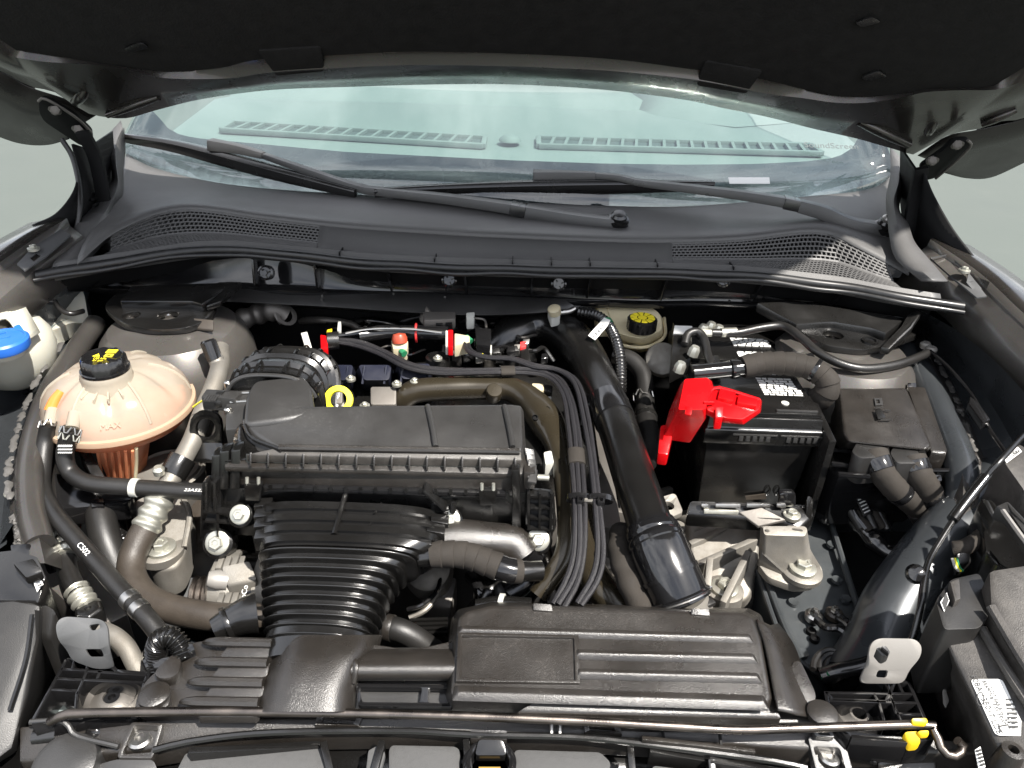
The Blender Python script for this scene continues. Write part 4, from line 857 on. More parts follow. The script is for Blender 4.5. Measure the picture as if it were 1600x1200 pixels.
# ================================================================== corrugated bellows duct
bl = T('bellows_duct', 'wide black corrugated air duct sweeping from filter housing to front intake', 'air duct')
def rrect(c, hw, hh, ax, n=44, p=3.2, tilt=0.):
    up = ax.cross(Vector((1, 0, 0))).normalized(); up = up if up.z > 0 else -up; o = []
    for i in range(n):
        a = 2 * math.pi * i / n; x = math.copysign(abs(math.cos(a)) ** (2 / p), math.cos(a)); y = math.copysign(abs(math.sin(a)) ** (2 / p), math.sin(a))
        o.append(c + Vector((x * hw, 0, 0)) + up * (y * hh + (.004 * (1 - x * x)) * (y > 0)))
    return o
TLR = [(0, 418, 690, 774, .885), (.1, 417, 694, 798, .882), (.22, 417, 684, 824, .878), (.32, 419, 648, 846, .874), (.42, 421, 624, 866, .870), (.6, 423, 606, 900, .863), (.8, 425, 590, 940, .855), (1, 427, 578, 980, .848)]
def tle(f):
    for a, b in zip(TLR, TLR[1:]):
        if f <= b[0]:
            t = (f - a[0]) / (b[0] - a[0]); return [x + (y - x) * t for x, y in zip(a, b)]
    return list(TLR[-1])
def tpt(f):
    _, l, r, v, z = tle(f); a, b = Z(l, v, z - .02), Z(r, v, z - .02); c = (a + b) / 2; c.z = z; q = Z((l + r) / 2, v, z); return Vector((c.x, q.y, z)), (b.x - a.x) / 2
rings = []; M_ = 420; ax = Vector((0, -.93, -.36)).normalized(); NR = 13.5
for i in range(M_):
    f = i / (M_ - 1); p, hw = tpt(f); hh = .044 - .010 * f
    ph = (f * NR) % 1; flat = f < .30
    if flat: rb = .0035 if ph < .62 else -.0015
    else: rb = .0085 * (max(0, math.cos(2 * math.pi * (ph - .3))) ** .7) - .003
    rings.append(rrect(p - Vector((0, 0, hh)), hw + rb, hh + rb, ax, n=56, p=4.6 - 2.0 * f))
MB().loft(rings).build('bellows', 'plastic_satin', bl, ang=50)
tl = [tpt(k / 100)[0] for k in range(101)]
def hwf(f): return tpt(f)[1]
# flat rib bars and square lugs on the upper part
for k in range(4):
    f = .05 + k * .074; c = tl[int(f * 100)]; h = hwf(f)
    for s in (-1, 1):
        MB().prism([c + Vector((s * (h - .012), -.002, -.006)), c + Vector((s * (h + .010), -.002, -.010)), c + Vector((s * (h + .010), .010, -.006)), c + Vector((s * (h - .012), .010, -.003))], .02).build('side_lug', 'plastic_satin', bl, .0012)
MB().tube([Z(541, 768, .893), Z(532, 800, .888), Z(522, 835, .880)], .0035, 8).build('spine_rib', 'plastic_satin', bl)
for k in range(3):
    c = Z(596 - 8 * k, 785 + 19 * k, .889 - .004 * k); MB().bar(c, c + Vector((-.006, -.018, -.002)), .0014, .004).build('mold_mark', 'plastic_satin', bl)
MB().loft([rrect(tl[-1] + Vector((0, .0, -.034)) + ax * d, hwf(1) + .001 + e, .034 + e, ax, p=2.6) for d, e in ((-.012, .001), (-.010, .004), (-.002, .005), (.0, .002), (.02, .002))]).build('end_cuff', 'plastic_satin', bl, ang=40)

# ================================================================== front intake (scoop and resonator box)
fi_ = T('front_intake', 'dusty dark brown plastic intake scoop and ribbed resonator box at the front', 'air intake')
base = rounded([(206, 1112, .805), (222, 1068, .81), (262, 1032, .818), (300, 1002, .826), (412, 996, .832), (600, 1008, .83), (640, 1016, .83), (712, 1000, .83), (1190, 985, .83), (1240, 1030, .82), (1262, 1085, .812), (1292, 1128, .805), (1010, 1132, .800), (700, 1118, .80), (400, 1113, .80)], .012)
MB().prism(base, .03).build('base_flange', 'plastic_dusty', fi_, .003)
# funnel
fun = []
for f, vv, zz, l, r in ((0, 992, .852, 428, 598), (.25, 1015, .854, 425, 592), (.5, 1042, .852, 415, 575), (.75, 1075, .846, 402, 562), (1, 1112, .835, 390, 560)):
    row = []
    for k in range(17):
        t = k / 16; e = abs(2 * t - 1) ** 5; row.append(Z(l + (r - l) * t, vv, zz - .042 * e))
    fun.append(row)
MB().loft(fun, closed=False, cap=False).build('funnel', 'plastic_dusty', fi_, ang=60)
for k in range(4):
    v = 1003 + k * 31; l = 318 - k * 12
    rb = MB().tube([Z(l, v + 1, .832 - k * .005), Z(l + 18, v, .838 - k * .005), Z(425 - k * 7, v + 2, .838 - k * .005)], lambda f: .0018 + .0035 * min(1, f * 4), 8, 14).build('scoop_rib', 'plastic_dusty', fi_)
    prism('scoop_step', 'plastic_dusty', fi_, [(l + 40, v + 4, .836 - k * .005), (428 - k * 7, v + 5, .836 - k * .005), (424 - k * 7, v + 24, .832 - k * .005), (l + 24, v + 24, .830 - k * .005)], .01, .003, rr=.005)
prism('pin_pad', 'plastic_dusty', fi_, [(208, 1108, .815), (220, 1075, .818), (252, 1068, .82), (268, 1085, .818), (262, 1108, .815)], .012, .002, rr=.012)
for u, v in ((241, 1086), (1285, 1115)):
    lathe('push_pin', 'plastic_dusty', fi_, Z(u, v, .819), [(.0155, -.004), (.0155, .002), (.013, .004), (.001, .0045)], n=26)
prism('upper_pad', 'plastic_dusty', fi_, [(238, 1050, .826), (272, 1018, .83), (285, 1030, .828), (278, 1056, .826), (250, 1062, .824)], .014, .002, rr=.01)
# cross tube from the funnel to the resonator
ct_ = []
for k in range(9):
    a = math.pi * k / 8; ct_.append([Z(u, 1012 + 52 * (1 - math.cos(a)) / 2, .820 + .026 * math.sin(a)) for u in (548, 600, 660, 722)])
MB().loft(ct_, closed=False, cap=False).build('cross_tube', 'plastic_dusty', fi_, ang=60)
tube('tube_collar', 'plastic_dusty', fi_, [Z(545, 1016, .838), Z(556, 1040, .846), Z(552, 1066, .832)], .003, 8)
# clear pocket
pk = MB().plate(rounded([(556, 1068, .822), (708, 1070, .822), (708, 1104, .816), (560, 1102, .816)], .003), [rounded([(561, 1073, .822), (660, 1074, .822), (656, 1098, .816), (566, 1097, .816)], .003), rounded([(670, 1074, .822), (702, 1075, .822), (702, 1099, .816), (668, 1098, .816)], .003)], .006).build('pocket_frame', 'plastic_gloss', fi_, .001)
MB().prism([Z(561, 1072, .813), Z(702, 1075, .813), Z(702, 1100, .809), Z(566, 1098, .809)], .003).build('pocket_floor', 'plastic_grey', pk)
# resonator box
bt = [(716, 966, .852), (730, 955, .855), (768, 946, .857), (860, 948, .857), (1160, 958, .857), (1176, 966, .856), (1188, 1000, .852), (1204, 1090, .842), (1196, 1104, .840), (712, 1092, .842), (704, 1082, .843)]
B1 = MB().prism(VL(bt), None, [(704, 968, .80), (715, 952, .80), (768, 940, .80), (860, 942, .80), (1170, 950, .80), (1190, 960, .80), (1205, 1000, .80), (1226, 1098, .79), (1222, 1122, .79), (700, 1118, .79), (690, 1090, .79)]).build('box', 'plastic_dusty', fi_, .005, seg=3)
def ridge(u0, v0, u1, v1, z0, z1, r=.0028):
    a, b = Z(u0, v0, z0), Z(u1, v1, z1); up = Vector((0, .06, 1)); t = (b - a).normalized(); s_ = Vector((-t.y, t.x, 0))
    MB().prism([a - s_ * r, b - s_ * r, b + s_ * r, a + s_ * r], None, [p - Vector((0, 0, .006)) for p in (a - s_ * r * 2.6 - t * .006, b - s_ * r * 2.6 + t * .006, b + s_ * r * 1.9 + t * .006, a + s_ * r * 1.9 - t * .006)]).build('ridge', 'plastic_dusty', B1, .0015)
ridge(722, 980, 1170, 993, .8565, .856); ridge(904, 1017, 1176, 1024, .854, .853); ridge(906, 1047, 1182, 1054, .851, .850); ridge(716, 1076, 1192, 1091, .848, .846, .004)
MB().plate([Z(716, 988, .8548), Z(904, 992, .8545), Z(906, 1067, .8475), Z(712, 1064, .848)], [[Z(722, 992, .8546), Z(897, 996, .8543), Z(899, 1062, .848), Z(719, 1059, .8485)]], .004).build('label_recess', 'plastic_dusty', B1, .0006)
prism('lug', 'plastic_dusty', B1, [(833, 942, .862), (862, 944, .862), (864, 955, .858), (833, 953, .858)], .006, .0015)
prism('lug', 'plastic_dusty', B1, [(1080, 950, .862), (1108, 951, .862), (1110, 962, .858), (1080, 960, .858)], .006, .0015)
# stepped right flank with gussets
MB().grid([[Z(1182, 968, .854), Z(1196, 1010, .85), Z(1212, 1090, .842), Z(1216, 1110, .838)], [Z(1202, 978, .838), Z(1218, 1020, .834), Z(1240, 1090, .824), Z(1248, 1118, .82)], [Z(1215, 975, .815), Z(1240, 1010, .812), Z(1265, 1080, .808), Z(1292, 1126, .804)]], 16).build('flank', 'plastic_dusty', B1, solid=.003)
for k in range(5):
    u = 1194 + k * 6.5; v = 985 + k * 26
    MB().prism([Z(u, v, .852 - .003 * k), Z(u + 26, v + 12, .826 - .003 * k), Z(u + 6, v + 13, .836 - .003 * k)], .003).build('gusset', 'plastic_dusty', B1)
prism('flank_pad', 'plastic_dusty', B1, [(1236, 1035, .826), (1250, 1030, .826), (1276, 1085, .818), (1272, 1100, .816), (1255, 1098, .816), (1242, 1070, .82)], .008, .003, rr=.008)
prism('front_slope', 'plastic_dusty', B1, [(835, 1096, .834), (1215, 1108, .830), (1222, 1122, .826), (806, 1112, .828)], .02, .003)

# ================================================================== front crossmember, radiator panel, latch trays
cm = T('radiator_support', 'black plastic radiator support beam along the bottom edge', 'crossmember')
MB().prism([(30, 1135, .785), (300, 1122, .792), (700, 1122, .795), (1300, 1140, .79), (1580, 1165, .78), (1580, 1180, .775), (1250, 1170, .782), (900, 1150, .785), (640, 1143, .785), (400, 1146, .784), (240, 1170, .78), (30, 1190, .77)], .03).build('beam', 'plastic_dusty', cm, .003)
tube('beam_rim', 'plastic_satin', cm, [(240, 1172, .783), (300, 1158, .786), (420, 1145, .789), (620, 1142, .79), (740, 1148, .79), (900, 1152, .789), (1010, 1163, .787), (1200, 1188, .783), (1260, 1200, .78)], .0035, 8, 40)
prism('beam_tab', 'plastic_dusty', cm, [(735, 1140, .795), (792, 1141, .795), (792, 1156, .788), (735, 1154, .788)], .01, .001)
MB().plate([(496, 1117, .797), (566, 1120, .797), (560, 1134, .793), (492, 1132, .793)], [[(505, 1120, .797), (557, 1122, .797), (552, 1131, .793), (502, 1129, .793)]], .012).build('slot_frame', 'plastic_dusty', cm)
MB().plate([(912, 1128, .797), (966, 1130, .797), (972, 1146, .792), (914, 1144, .792)], [[(920, 1131, .797), (958, 1133, .797), (963, 1143, .792), (921, 1141, .792)]], .012).build('slot_frame', 'plastic_dusty', cm)
for u in (862, 875): tube('prong', 'steel', cm, [(u, 1124, .80), (u, 1146, .793)], .0022, 6)
for u, v in ((1035, 1150), (1125, 1160)): MB().bar(Z(u, v - 16, .797), Z(u + 3, v + 10, .79), .0025, .004).build('beam_rib', 'plastic_deep', cm)
MB().bar(Z(1003, 1152, .796), Z(1180, 1172, .79), .005, .006).build('beam_strip', 'plastic_dusty', cm, .001)
rp = T('radiator_shutter', 'black radiator shutter with grey felt pads along the bottom edge', 'panel')
MB().add([Z(-40, 1165, .75), Z(1640, 1165, .75), Z(1640, 1260, .72), Z(-40, 1260, .72)], [(0, 1, 2, 3)]).build('backing', 'plastic_satin', rp, solid=.003)
for pad in ([(290, 1176), (505, 1168), (512, 1215), (270, 1215)], [(607, 1170), (612, 1163), (712, 1165), (720, 1172), (718, 1215), (607, 1215)], [(800, 1180), (806, 1170), (938, 1174), (955, 1190), (950, 1215), (802, 1215)], [(1020, 1196), (1100, 1206), (1090, 1230), (1016, 1220)], [(1130, 1200), (1210, 1214), (1200, 1235), (1126, 1222)]):
    MB().prism(rounded([Z(u, v, .772) for u, v in pad], .004), .012).build('felt_pad', 'foam_grey', rp, .003)
for a, b in (((505, 1158), (520, 1220)), ((597, 1156), (580, 1220)), ((728, 1154), (735, 1220)), ((985, 1166), (990, 1220)), ((1015, 1170), (1110, 1186)), ((1110, 1186), (1230, 1206)), ((1112, 1186), (1115, 1220)), ((295, 1172), (500, 1162))):
    MB().bar(Z(*a, .785), Z(*b, .775), .007, .022).build('panel_rib', 'plastic_satin', rp, .001)
MB().prism([Z(575, 1172, .776), Z(597, 1160, .78), Z(602, 1178, .775), Z(592, 1215, .77), Z(570, 1215, .77)], .008).build('felt_pad', 'foam_grey', rp, .002)
lt_ = MB().lathe(Z(765, 1194, .777), [(.027, -.012), (.027, .004), (.023, .006), (.0195, .004), (.0195, -.012)], n=30).build('latch_ring', 'plastic_gloss', rp, .0008)
MB().prism(rounded([Z(748, 1155, .788), Z(786, 1156, .788), Z(792, 1180, .78), Z(742, 1180, .78)], .004), .01).build('latch_post', 'plastic_satin', rp, .002)
MB().prism([Z(748, 1198, .768), Z(782, 1198, .768), Z(782, 1206, .767), Z(748, 1206, .767)], .002).build('latch_label', 'amber', rp)

def tray(label, frame, ribs, z0=.805):
    t = T('latch_tray', label, 'support bracket', 'plastic trays at the ends of the radiator support')
    mb = MB().wall([Z(u, v, z0 if len(q) == 0 else q[0]) for (u, v, *q) in frame], .004, .035, True); mb.build('frame_wall', 'plastic_gloss', t, .0006)
    for a, b in ribs: MB().bar(Z(*a, z0), Z(*b, z0), .0032, .032).build('rib', 'plastic_gloss', t, .0006)
    MB().prism([Z(u, v, z0 - .034) for (u, v, *q) in frame], .004).build('floor', 'plastic_gloss', t)
    return t
t1 = tray('black ribbed plastic latch tray at the left front corner', [(104, 1030), (165, 1031), (182, 1048), (232, 1052), (228, 1062), (212, 1112), (130, 1118), (50, 1128)], [((116, 1030), (113, 1044)), ((139, 1031), (135, 1046)), ((95, 1045), (136, 1047)), ((88, 1060), (130, 1062)), ((80, 1077), (122, 1079)), ((136, 1047), (120, 1085)), ((136, 1048), (230, 1055)), ((156, 1048), (152, 1060)), ((130, 1062), (226, 1066)), ((120, 1080), (118, 1112)), ((160, 1049), (152, 1049))])
lw = lathe('latch_washer', 'alu_dark', t1, Z(176, 1093, .782), [(.030, -.01), (.030, .002), (.026, .005), (.022, .0), (.016, .003), (.012, .006), (.0085, .006), (.0085, -.006)], n=32)
lathe('washer_bolt', 'plastic_gloss', lw, Z(176, 1093, .784), [(.0085, -.004), (.008, .004), (.004, .004), (.004, -.002), (.001, -.002)], n=18)
MB().prism([Z(142, 1072, .776), Z(212, 1072, .776), Z(206, 1108, .772), Z(144, 1106, .772)], .004).build('metal_base', 'alu_dark', t1)
prism('tray_pocket', 'washer_grey', t1, [(88, 1094, .776), (118, 1094, .776), (116, 1108, .774), (70, 1122, .773)], .003)
t2 = tray('black ribbed plastic latch tray at the right front corner', [(1290, 1080), (1300, 1092), (1385, 1096), (1398, 1064), (1420, 1066), (1458, 1152), (1420, 1158), (1330, 1150), (1300, 1130)], [((1386, 1065), (1400, 1115)), ((1290, 1082), (1425, 1084)), ((1296, 1094), (1432, 1098)), ((1400, 1115), (1440, 1116)), ((1403, 1066), (1412, 1084)), ((1366, 1083), (1374, 1100)), ((1392, 1090), (1410, 1130)), ((1374, 1098), (1382, 1128))])
lw = lathe('latch_washer', 'alu_dark', t2, Z(1340, 1122, .780), [(.026, -.01), (.026, .002), (.022, .006), (.018, .002), (.014, .003), (.010, .008), (.0075, .008), (.0075, -.006)], n=30)
MB().prism([Z(1312, 1104, .774), Z(1370, 1104, .774), Z(1376, 1150, .768), Z(1322, 1150, .768)], .004).build('metal_base', 'alu_dark', t2)
bolt(t2, Z(1362, 1177, .762), .011, me=SCREW); prism('lower_plate', 'plastic_gloss', t2, [(1320, 1150, .76), (1392, 1152, .76), (1400, 1195, .752), (1330, 1200, .75)], .008, .002)
# lower corner pieces
lcn = T('bumper_stop_mount', 'grey plastic screw pad with a round buffer at the bottom left corner', 'mount')
MB().plate(rounded([(205, 1128, .795), (255, 1130, .795), (238, 1185, .78), (182, 1184, .78)], .004), [rounded([(210, 1132, .7945), (249, 1134, .7945), (234, 1180, .781), (190, 1179, .781)], .004)], .012).build('pad_rim', 'plastic_dusty', lcn, .001)
MB().prism([Z(208, 1132, .785), Z(250, 1134, .785), Z(236, 1182, .773), Z(188, 1180, .773)], .004).build('pad_floor', 'plastic_dusty', lcn)
bolt(lcn, Z(219, 1155, .781), .012, me=SCREW)
MB().prism(rounded([(150, 1195, .775), (182, 1186, .777), (240, 1186, .778), (250, 1215, .77), (140, 1230, .765)], .006), .02).build('pad_arm', 'plastic_grey', lcn, .004)
lathe('rubber_buffer', 'plastic_grey', lcn, Z(98, 1192, .785), [(.030, -.04), (.032, -.008), (.030, -.002), (.024, .001), (.001, .002)], ax=(0, -.25, .97), n=36)
lr_ = T('front_rail', 'black shaped rail under the prop rod at the left', 'rail')
MB().grid([[(45, 1128, .80), (95, 1126, .80), (108, 1134, .797), (125, 1150, .79), (185, 1165, .785)], [(47, 1140, .775), (95, 1140, .775), (108, 1150, .77), (125, 1168, .762), (185, 1184, .757)]], 30).build('rail_web', 'plastic_gloss', lr_, solid=.003)
tube('rail_rim', 'plastic_grey', lr_, [(47, 1128, .803), (92, 1126, .803), (106, 1133, .80), (122, 1150, .793), (185, 1166, .787)], .0028, 8, 30)
for u, v, r in ((152, 1145, .013), (112, 1140, .012)): lathe('ball_stud', 'plastic_gloss', lr_, Z(u, v, .775), [(r, -.02), (r, 0), (r * .8, .008), (r * .5, .011), (r * .2, .008), (.001, .008)], n=20)
prism('white_block', 'bracket_white', lr_, [(42, 1172, .765), (75, 1165, .768), (72, 1180, .762), (38, 1192, .76)], .012, .002)
tube('black_post', 'plastic_gloss', lr_, [(55, 1152, .778), (92, 1147, .782)], .008, 10)
rr_ = T('latch_post_pad', 'grey plastic screw pad right of centre under the prop rod', 'mount')
MB().plate(rounded([(1262, 1150, .79), (1318, 1153, .79), (1336, 1215, .77), (1278, 1215, .77)], .004), [rounded([(1270, 1166, .785), (1312, 1168, .785), (1324, 1210, .772), (1284, 1210, .772)], .004)], .012).build('pad_rim', 'plastic_grey', rr_, .001)
MB().prism([Z(1266, 1160, .778), Z(1316, 1162, .778), Z(1328, 1215, .762), Z(1282, 1215, .762)], .004).build('pad_floor', 'plastic_dusty', rr_)
bolt(rr_, Z(1296, 1183, .772), .011, me=SCREW)
MB().plate(rounded([(1270, 1140, .80), (1300, 1142, .80), (1304, 1152, .797), (1274, 1150, .797)], .002), [rounded([(1276, 1143, .80), (1295, 1144, .80), (1298, 1149, .798), (1280, 1148, .798)], .001)], .006).build('pad_eye', 'plastic_grey', rr_)
rg = T('shaped_guard', 'grey curved plastic guard under the hooked end of the prop rod', 'guard')
MB().grid([[(1372, 1192, .765), (1395, 1180, .77), (1412, 1168, .775), (1430, 1163, .777), (1460, 1165, .777)], [(1372, 1200, .755), (1395, 1195, .757), (1414, 1186, .76), (1432, 1182, .762), (1462, 1185, .762)], [(1372, 1225, .75), (1395, 1225, .75), (1414, 1222, .75), (1432, 1222, .75), (1462, 1225, .75)]], 24).build('guard_skin', 'plastic_dusty', rg, solid=.003)

# ================================================================== prop rod
pr_ = T('hood_prop_rod', 'long bare metal prop rod lying across the front with hooked end', 'prop rod')
MB().tube([(78, 1128, .806), (92, 1121, .812), (112, 1115, .816), (250, 1112, .818), (420, 1112, .82), (700, 1118, .822), (900, 1126, .822), (1040, 1134, .822), (1150, 1140, .82), (1240, 1138, .82), (1440, 1132, .818), (1456, 1138, .816), (1465, 1152, .812), (1470, 1168, .806), (1482, 1180, .802), (1496, 1180, .802), (1505, 1170, .805), (1502, 1160, .81), (1496, 1157, .812)], .0045, 14, 120).build('rod', 'rod_steel', pr_)
yc = T('prop_rod_clip', 'yellow plastic clip holding the prop rod at the right', 'clip')
prism('clip_top', 'yellow_clip', yc, [(1424, 1122, .828), (1448, 1121, .828), (1451, 1128, .826), (1446, 1131, .825), (1426, 1130, .825)], .006, .002)
prism('clip_wing', 'yellow_clip', yc, [(1434, 1141, .820), (1452, 1140, .820), (1452, 1148, .817), (1440, 1149, .816)], .006, .002)
prism('clip_body', 'yellow_clip', yc, [(1412, 1142, .816), (1436, 1141, .816), (1440, 1160, .808), (1422, 1162, .806)], .014, .003)

# ================================================================== engine core
en = T('engine', 'engine with dark valve cover and ignition coils behind the air filter housing', 'engine')
MB().box(Vector((-.10, .98, .62)), (.52, .34, .36)).build('block', 'alu_dark', en, .01)
MB().box(Vector((-.10, 1.0, .83)), (.46, .26, .06)).build('valve_cover', 'plastic', en, .01)
for u, v in ((530, 592), (590, 592), (650, 590)):
    c = MB().prism(rounded([(u - 30, v - 22, .912), (u + 22, v - 22, .912), (u + 18, v + 2, .90), (u - 22, v + 2, .90)], .006), None, None if False else rounded([(u - 36, v - 10, .86), (u + 28, v - 10, .86), (u + 22, v + 22, .85), (u - 26, v + 22, .85)], .006)).build('ignition_coil', 'navy', en, .003)
    tube('coil_rib', 'navy', c, [(u - 20, v - 20, .914), (u - 24, v + 8, .893)], .002, 6); tube('coil_rib', 'navy', c, [(u + 14, v - 20, .914), (u + 10, v + 8, .893)], .002, 6)
for u, v in ((513, 618), (597, 620), (498, 640)):
    MB().prism(rounded([(u - 18, v - 16, .90), (u + 22, v - 16, .90), (u + 22, v + 12, .885), (u - 18, v + 12, .885)], .004), .05).build('cast_boss', 'alu_dark', en, .003)
for u, v in ((523, 592), (548, 592), (620, 600), (570, 634), (684, 560), (648, 596)): bolt(en, Z(u, v, .906), .0075)
MB().grid([[(370, 590, .86), (600, 570, .87), (820, 560, .87)], [(370, 660, .80), (600, 650, .82), (850, 640, .82)]], 14).build('cover_deck', 'plastic', en, solid=.004)
for k in range(9):
    u = 690 + k * 17; prism('cover_lug', ('plastic_gloss', 'alu_dark', 'plastic')[k % 3], en, [(u, 535 + (k % 3) * 8, .895), (u + 12, 533 + (k % 3) * 8, .895), (u + 14, 550 + (k % 2) * 8, .885), (u - 1, 552, .885)], .02, .002)
lathe('plug_cup', 'plastic', en, Z(684, 561, .895), [(.02, -.02), (.02, .004), (.016, .006), (.015, -.01), (.001, -.01)], n=22)
MB().lathe(Z(680, 492, .935), [(.02, -.02), (.024, 0), (.022, .006), (.001, .008)], ax=(.6, 0, .8), n=20).build('cam_sensor', 'alu_dark', en)
MB().prism([(660, 486, .95), (712, 486, .95), (712, 498, .945), (662, 500, .945)], .02).build('rear_bracket', 'alu_dark', en, .004)
# silver turbo parts low at the front
MB().lathe(Z(670, 895, .74), [(.03, -.04), (.034, 0), (.030, .02), (.02, .026), (.001, .027)], ax=(0, -.5, .86), n=24).build('turbo_housing', 'alu_cast', en)
MB().prism([(655, 905, .72), (715, 900, .72), (705, 950, .70), (660, 945, .70)], .05).build('turbo_flange', 'alu_dark', en, .006)
tube('turbo_oil_line', 'alu_cast', en, [(700, 880, .75), (690, 915, .74), (668, 950, .73), (640, 965, .72)], .004, 8)
tube('turbo_oil_line', 'plastic_gloss', en, [(690, 878, .755), (684, 920, .75), (660, 945, .745), (636, 952, .74)], .003, 8)
for k in range(7):
    u = 735 + k * 18; tube('dark_hose', ('plastic_gloss', 'plastic_satin', 'rubber')[k % 3], en, [(u, 900 + 3 * k, .74), (u + 14, 920, .75), (u + (-1) ** k * 16, 960, .72)], .009 + .003 * (k % 3), 10)
tube('heat_shield_pipe', 'plastic_dusty', en, [(660, 848, .835), (700, 845, .838), (760, 846, .836), (800, 850, .832), (815, 868, .82)], lambda f: .026 + .002 * math.sin(6 * f), 18, 24)
tube('throttle_elbow', 'plastic_gloss', en, [(815, 855, .82), (835, 870, .80), (830, 900, .78), (800, 930, .76)], .024, 14)
lathe('connector_ring', 'white', en, Z(783, 945, .79), [(.014, -.003), (.014, .003), (.001, .003)], ax=(1, -.2, 0), n=16)
tube('coolant_stub', 'plastic_satin', en, [(745, 950, .785), (780, 945, .79), (830, 948, .79)], .011, 12)
tube('radiator_hose', 'rubber', en, [(600, 980, .78), (625, 985, .78), (650, 998, .77), (680, 1020, .75)], .0145, 14)
band(en, Z(603, 980, .78), Z(614, 982, .78), .016, 'plastic_dusty', 'hose_cuff')
for k in range(4): MB().bar(Z(640, 968 + 7 * k, .74), Z(700, 966 + 7 * k, .74), .004, .006).build('fin', 'plastic_satin', en)
dp = T('oil_dipstick', 'yellow ring handle of the oil dipstick beside the ribbed elbow', 'dipstick')
MB().lathe(Z(529, 625, .925), [(.0205, -.003), (.0205, .003), (.0125, .004), (.0115, .0), (.0125, -.004), (.0205, -.003)], ax=(0, -.75, .66), n=30).build('ring_handle', 'yellow', dp)
tube('stick', 'alu_cast', dp, [Z(540, 634, .915), Z(545, 645, .89), Z(548, 660, .84)], .006, 10)

# alternator
al = T('alternator', 'silver cast alternator with black centre band beside the bellows duct', 'alternator')
AX = Vector((1, .05, 0)); ac = Z(330, 925, .735)
lathe('pulley', 'rod_steel', al, Z(318, 932, .74), [(.024, -.012), (.027, -.010), (.024, -.006), (.027, -.002), (.024, .002), (.027, .006), (.024, .010), (.012, .012), (.001, .012)], ax=AX, n=30)
lathe('drive_housing', 'alu_cast', al, ac, [(.03, .0), (.052, .012), (.056, .03), (.054, .04), (.001, .04)], ax=AX, n=36)
lathe('stator_band', 'plastic_satin', al, ac, [(.051, .041), (.051, .066), (.001, .066)], ax=AX, n=36)
lathe('rear_housing', 'alu_cast', al, ac, [(.054, .067), (.055, .085), (.05, .10), (.001, .10)], ax=AX, n=36)
for k in range(8): MB().box(Z(345 + (k % 4) * 11, 882 + (k // 4) * 58, .79 - .01 * (k // 4)), (.007, .022, .01), .1).build('cooling_fin', 'alu_cast', al, .001)
prism('mount_ear', 'alu_cast', al, [(345, 885, .80), (390, 875, .80), (402, 905, .79), (355, 915, .785)], .03, .004)
lathe('stud_nut', 'bracket_white', al, Z(340, 906, .785), [(.012, -.012), (.0125, 0), (.011, .008), (.009, .012), (.001, .012)], ax=(-.9, -.2, .3), n=20)
text('maker_print', 'FoMoCo', .009, Z(380, 935, .789), 'print_white', al, (0, 1, .0), (0, -.5, .86))

# engine mount casting at the left
em = T('engine_mount', 'dusty cast aluminium engine mount arm with large bolt under the reservoir', 'engine mount')
MB().prism(rounded([(205, 785, .80), (225, 772, .805), (288, 775, .80), (302, 800, .79), (292, 855, .77), (278, 885, .762), (250, 892, .76), (228, 878, .765), (232, 840, .775), (218, 810, .79)], .012), .05).build('arm', 'alu_cast', em, .006, seg=3)
lathe('bolt_pad', 'alu_cast', em, Z(252, 858, .771), [(.030, -.01), (.030, .002), (.027, .004), (.001, .004)], n=30); bolt(em, Z(252, 857, .777), .019, turn=.2)
tube('arm_rib', 'alu_cast', em, [(286, 778, .806), (296, 805, .795), (288, 855, .775)], .004, 8)
lathe('mount_cup', 'alu_dark', em, Z(262, 735, .80), [(.05, -.05), (.05, 0), (.046, .006), (.04, .0), (.02, -.01), (.001, -.01)], n=36)
lathe('cup_rim', 'alu_cast', em, Z(262, 735, .803), [(.05, -.002), (.053, .0), (.05, .003), (.047, .0)], n=36)
prism('side_ear', 'alu_cast', em, [(288, 690, .83), (312, 698, .825), (310, 720, .815), (292, 715, .815)], .02, .003)
prism('rusty_plate', 'rubber_brown', em, [(298, 790, .77), (318, 770, .78), (318, 845, .75), (300, 850, .745)], .02, .003)

# air conditioning line
acl = T('air_conditioning_line', 'aluminium air conditioning pipe turning into thick brown rubber hose', 'pipe')
tube('pipe', 'alu_cast', acl, [(345, 545, .93), (343, 575, .925), (334, 605, .915), (315, 650, .895), (300, 690, .875), (278, 730, .86), (255, 770, .84)], .0135, 16)
lathe('service_port', 'alu_cast', acl, Z(338, 562, .935), [(.012, -.015), (.012, .0), (.009, .008), (.001, .008)], ax=(-.3, .3, 1), n=18)
lathe('port_cap', 'plastic_gloss', acl, Z(332, 552, .945), [(.011, -.01), (.0115, 0), (.0115, .018), (.009, .021), (.001, .021)], ax=(-.35, .35, .9), n=18, fn=lambda r, h, t: (r * (1 + .05 * math.cos(8 * t)), h))
CR = [(256, 768, .84), (246, 790, .828), (233, 815, .815), (226, 830, .808)]
tube('crimp_sleeve', 'zinc', acl, CR, lambda f: .018 + .0018 * math.cos(2 * math.pi * f * 3.5), 18, 36)
tube('rubber_hose', 'rubber_brown', acl, [(228, 826, .81), (217, 845, .80), (206, 875, .785), (208, 905, .775), (230, 934, .77), (270, 952, .772), (320, 962, .778), (370, 966, .78), (420, 966, .78)], .0175, 18, 50)
band(acl, Z(286, 715, .868), Z(270, 742, .853), .0185, 'plastic_satin', 'clip', 14)
lathe('clip_screw', 'zinc', acl, Z(248, 735, .87), [(.007, -.006), (.008, .002), (.005, .006), (.001, .006)], n=12)
fitt = T('hose_coupling', 'black plastic hose coupling at the inlet of the front scoop', 'hose fitting')
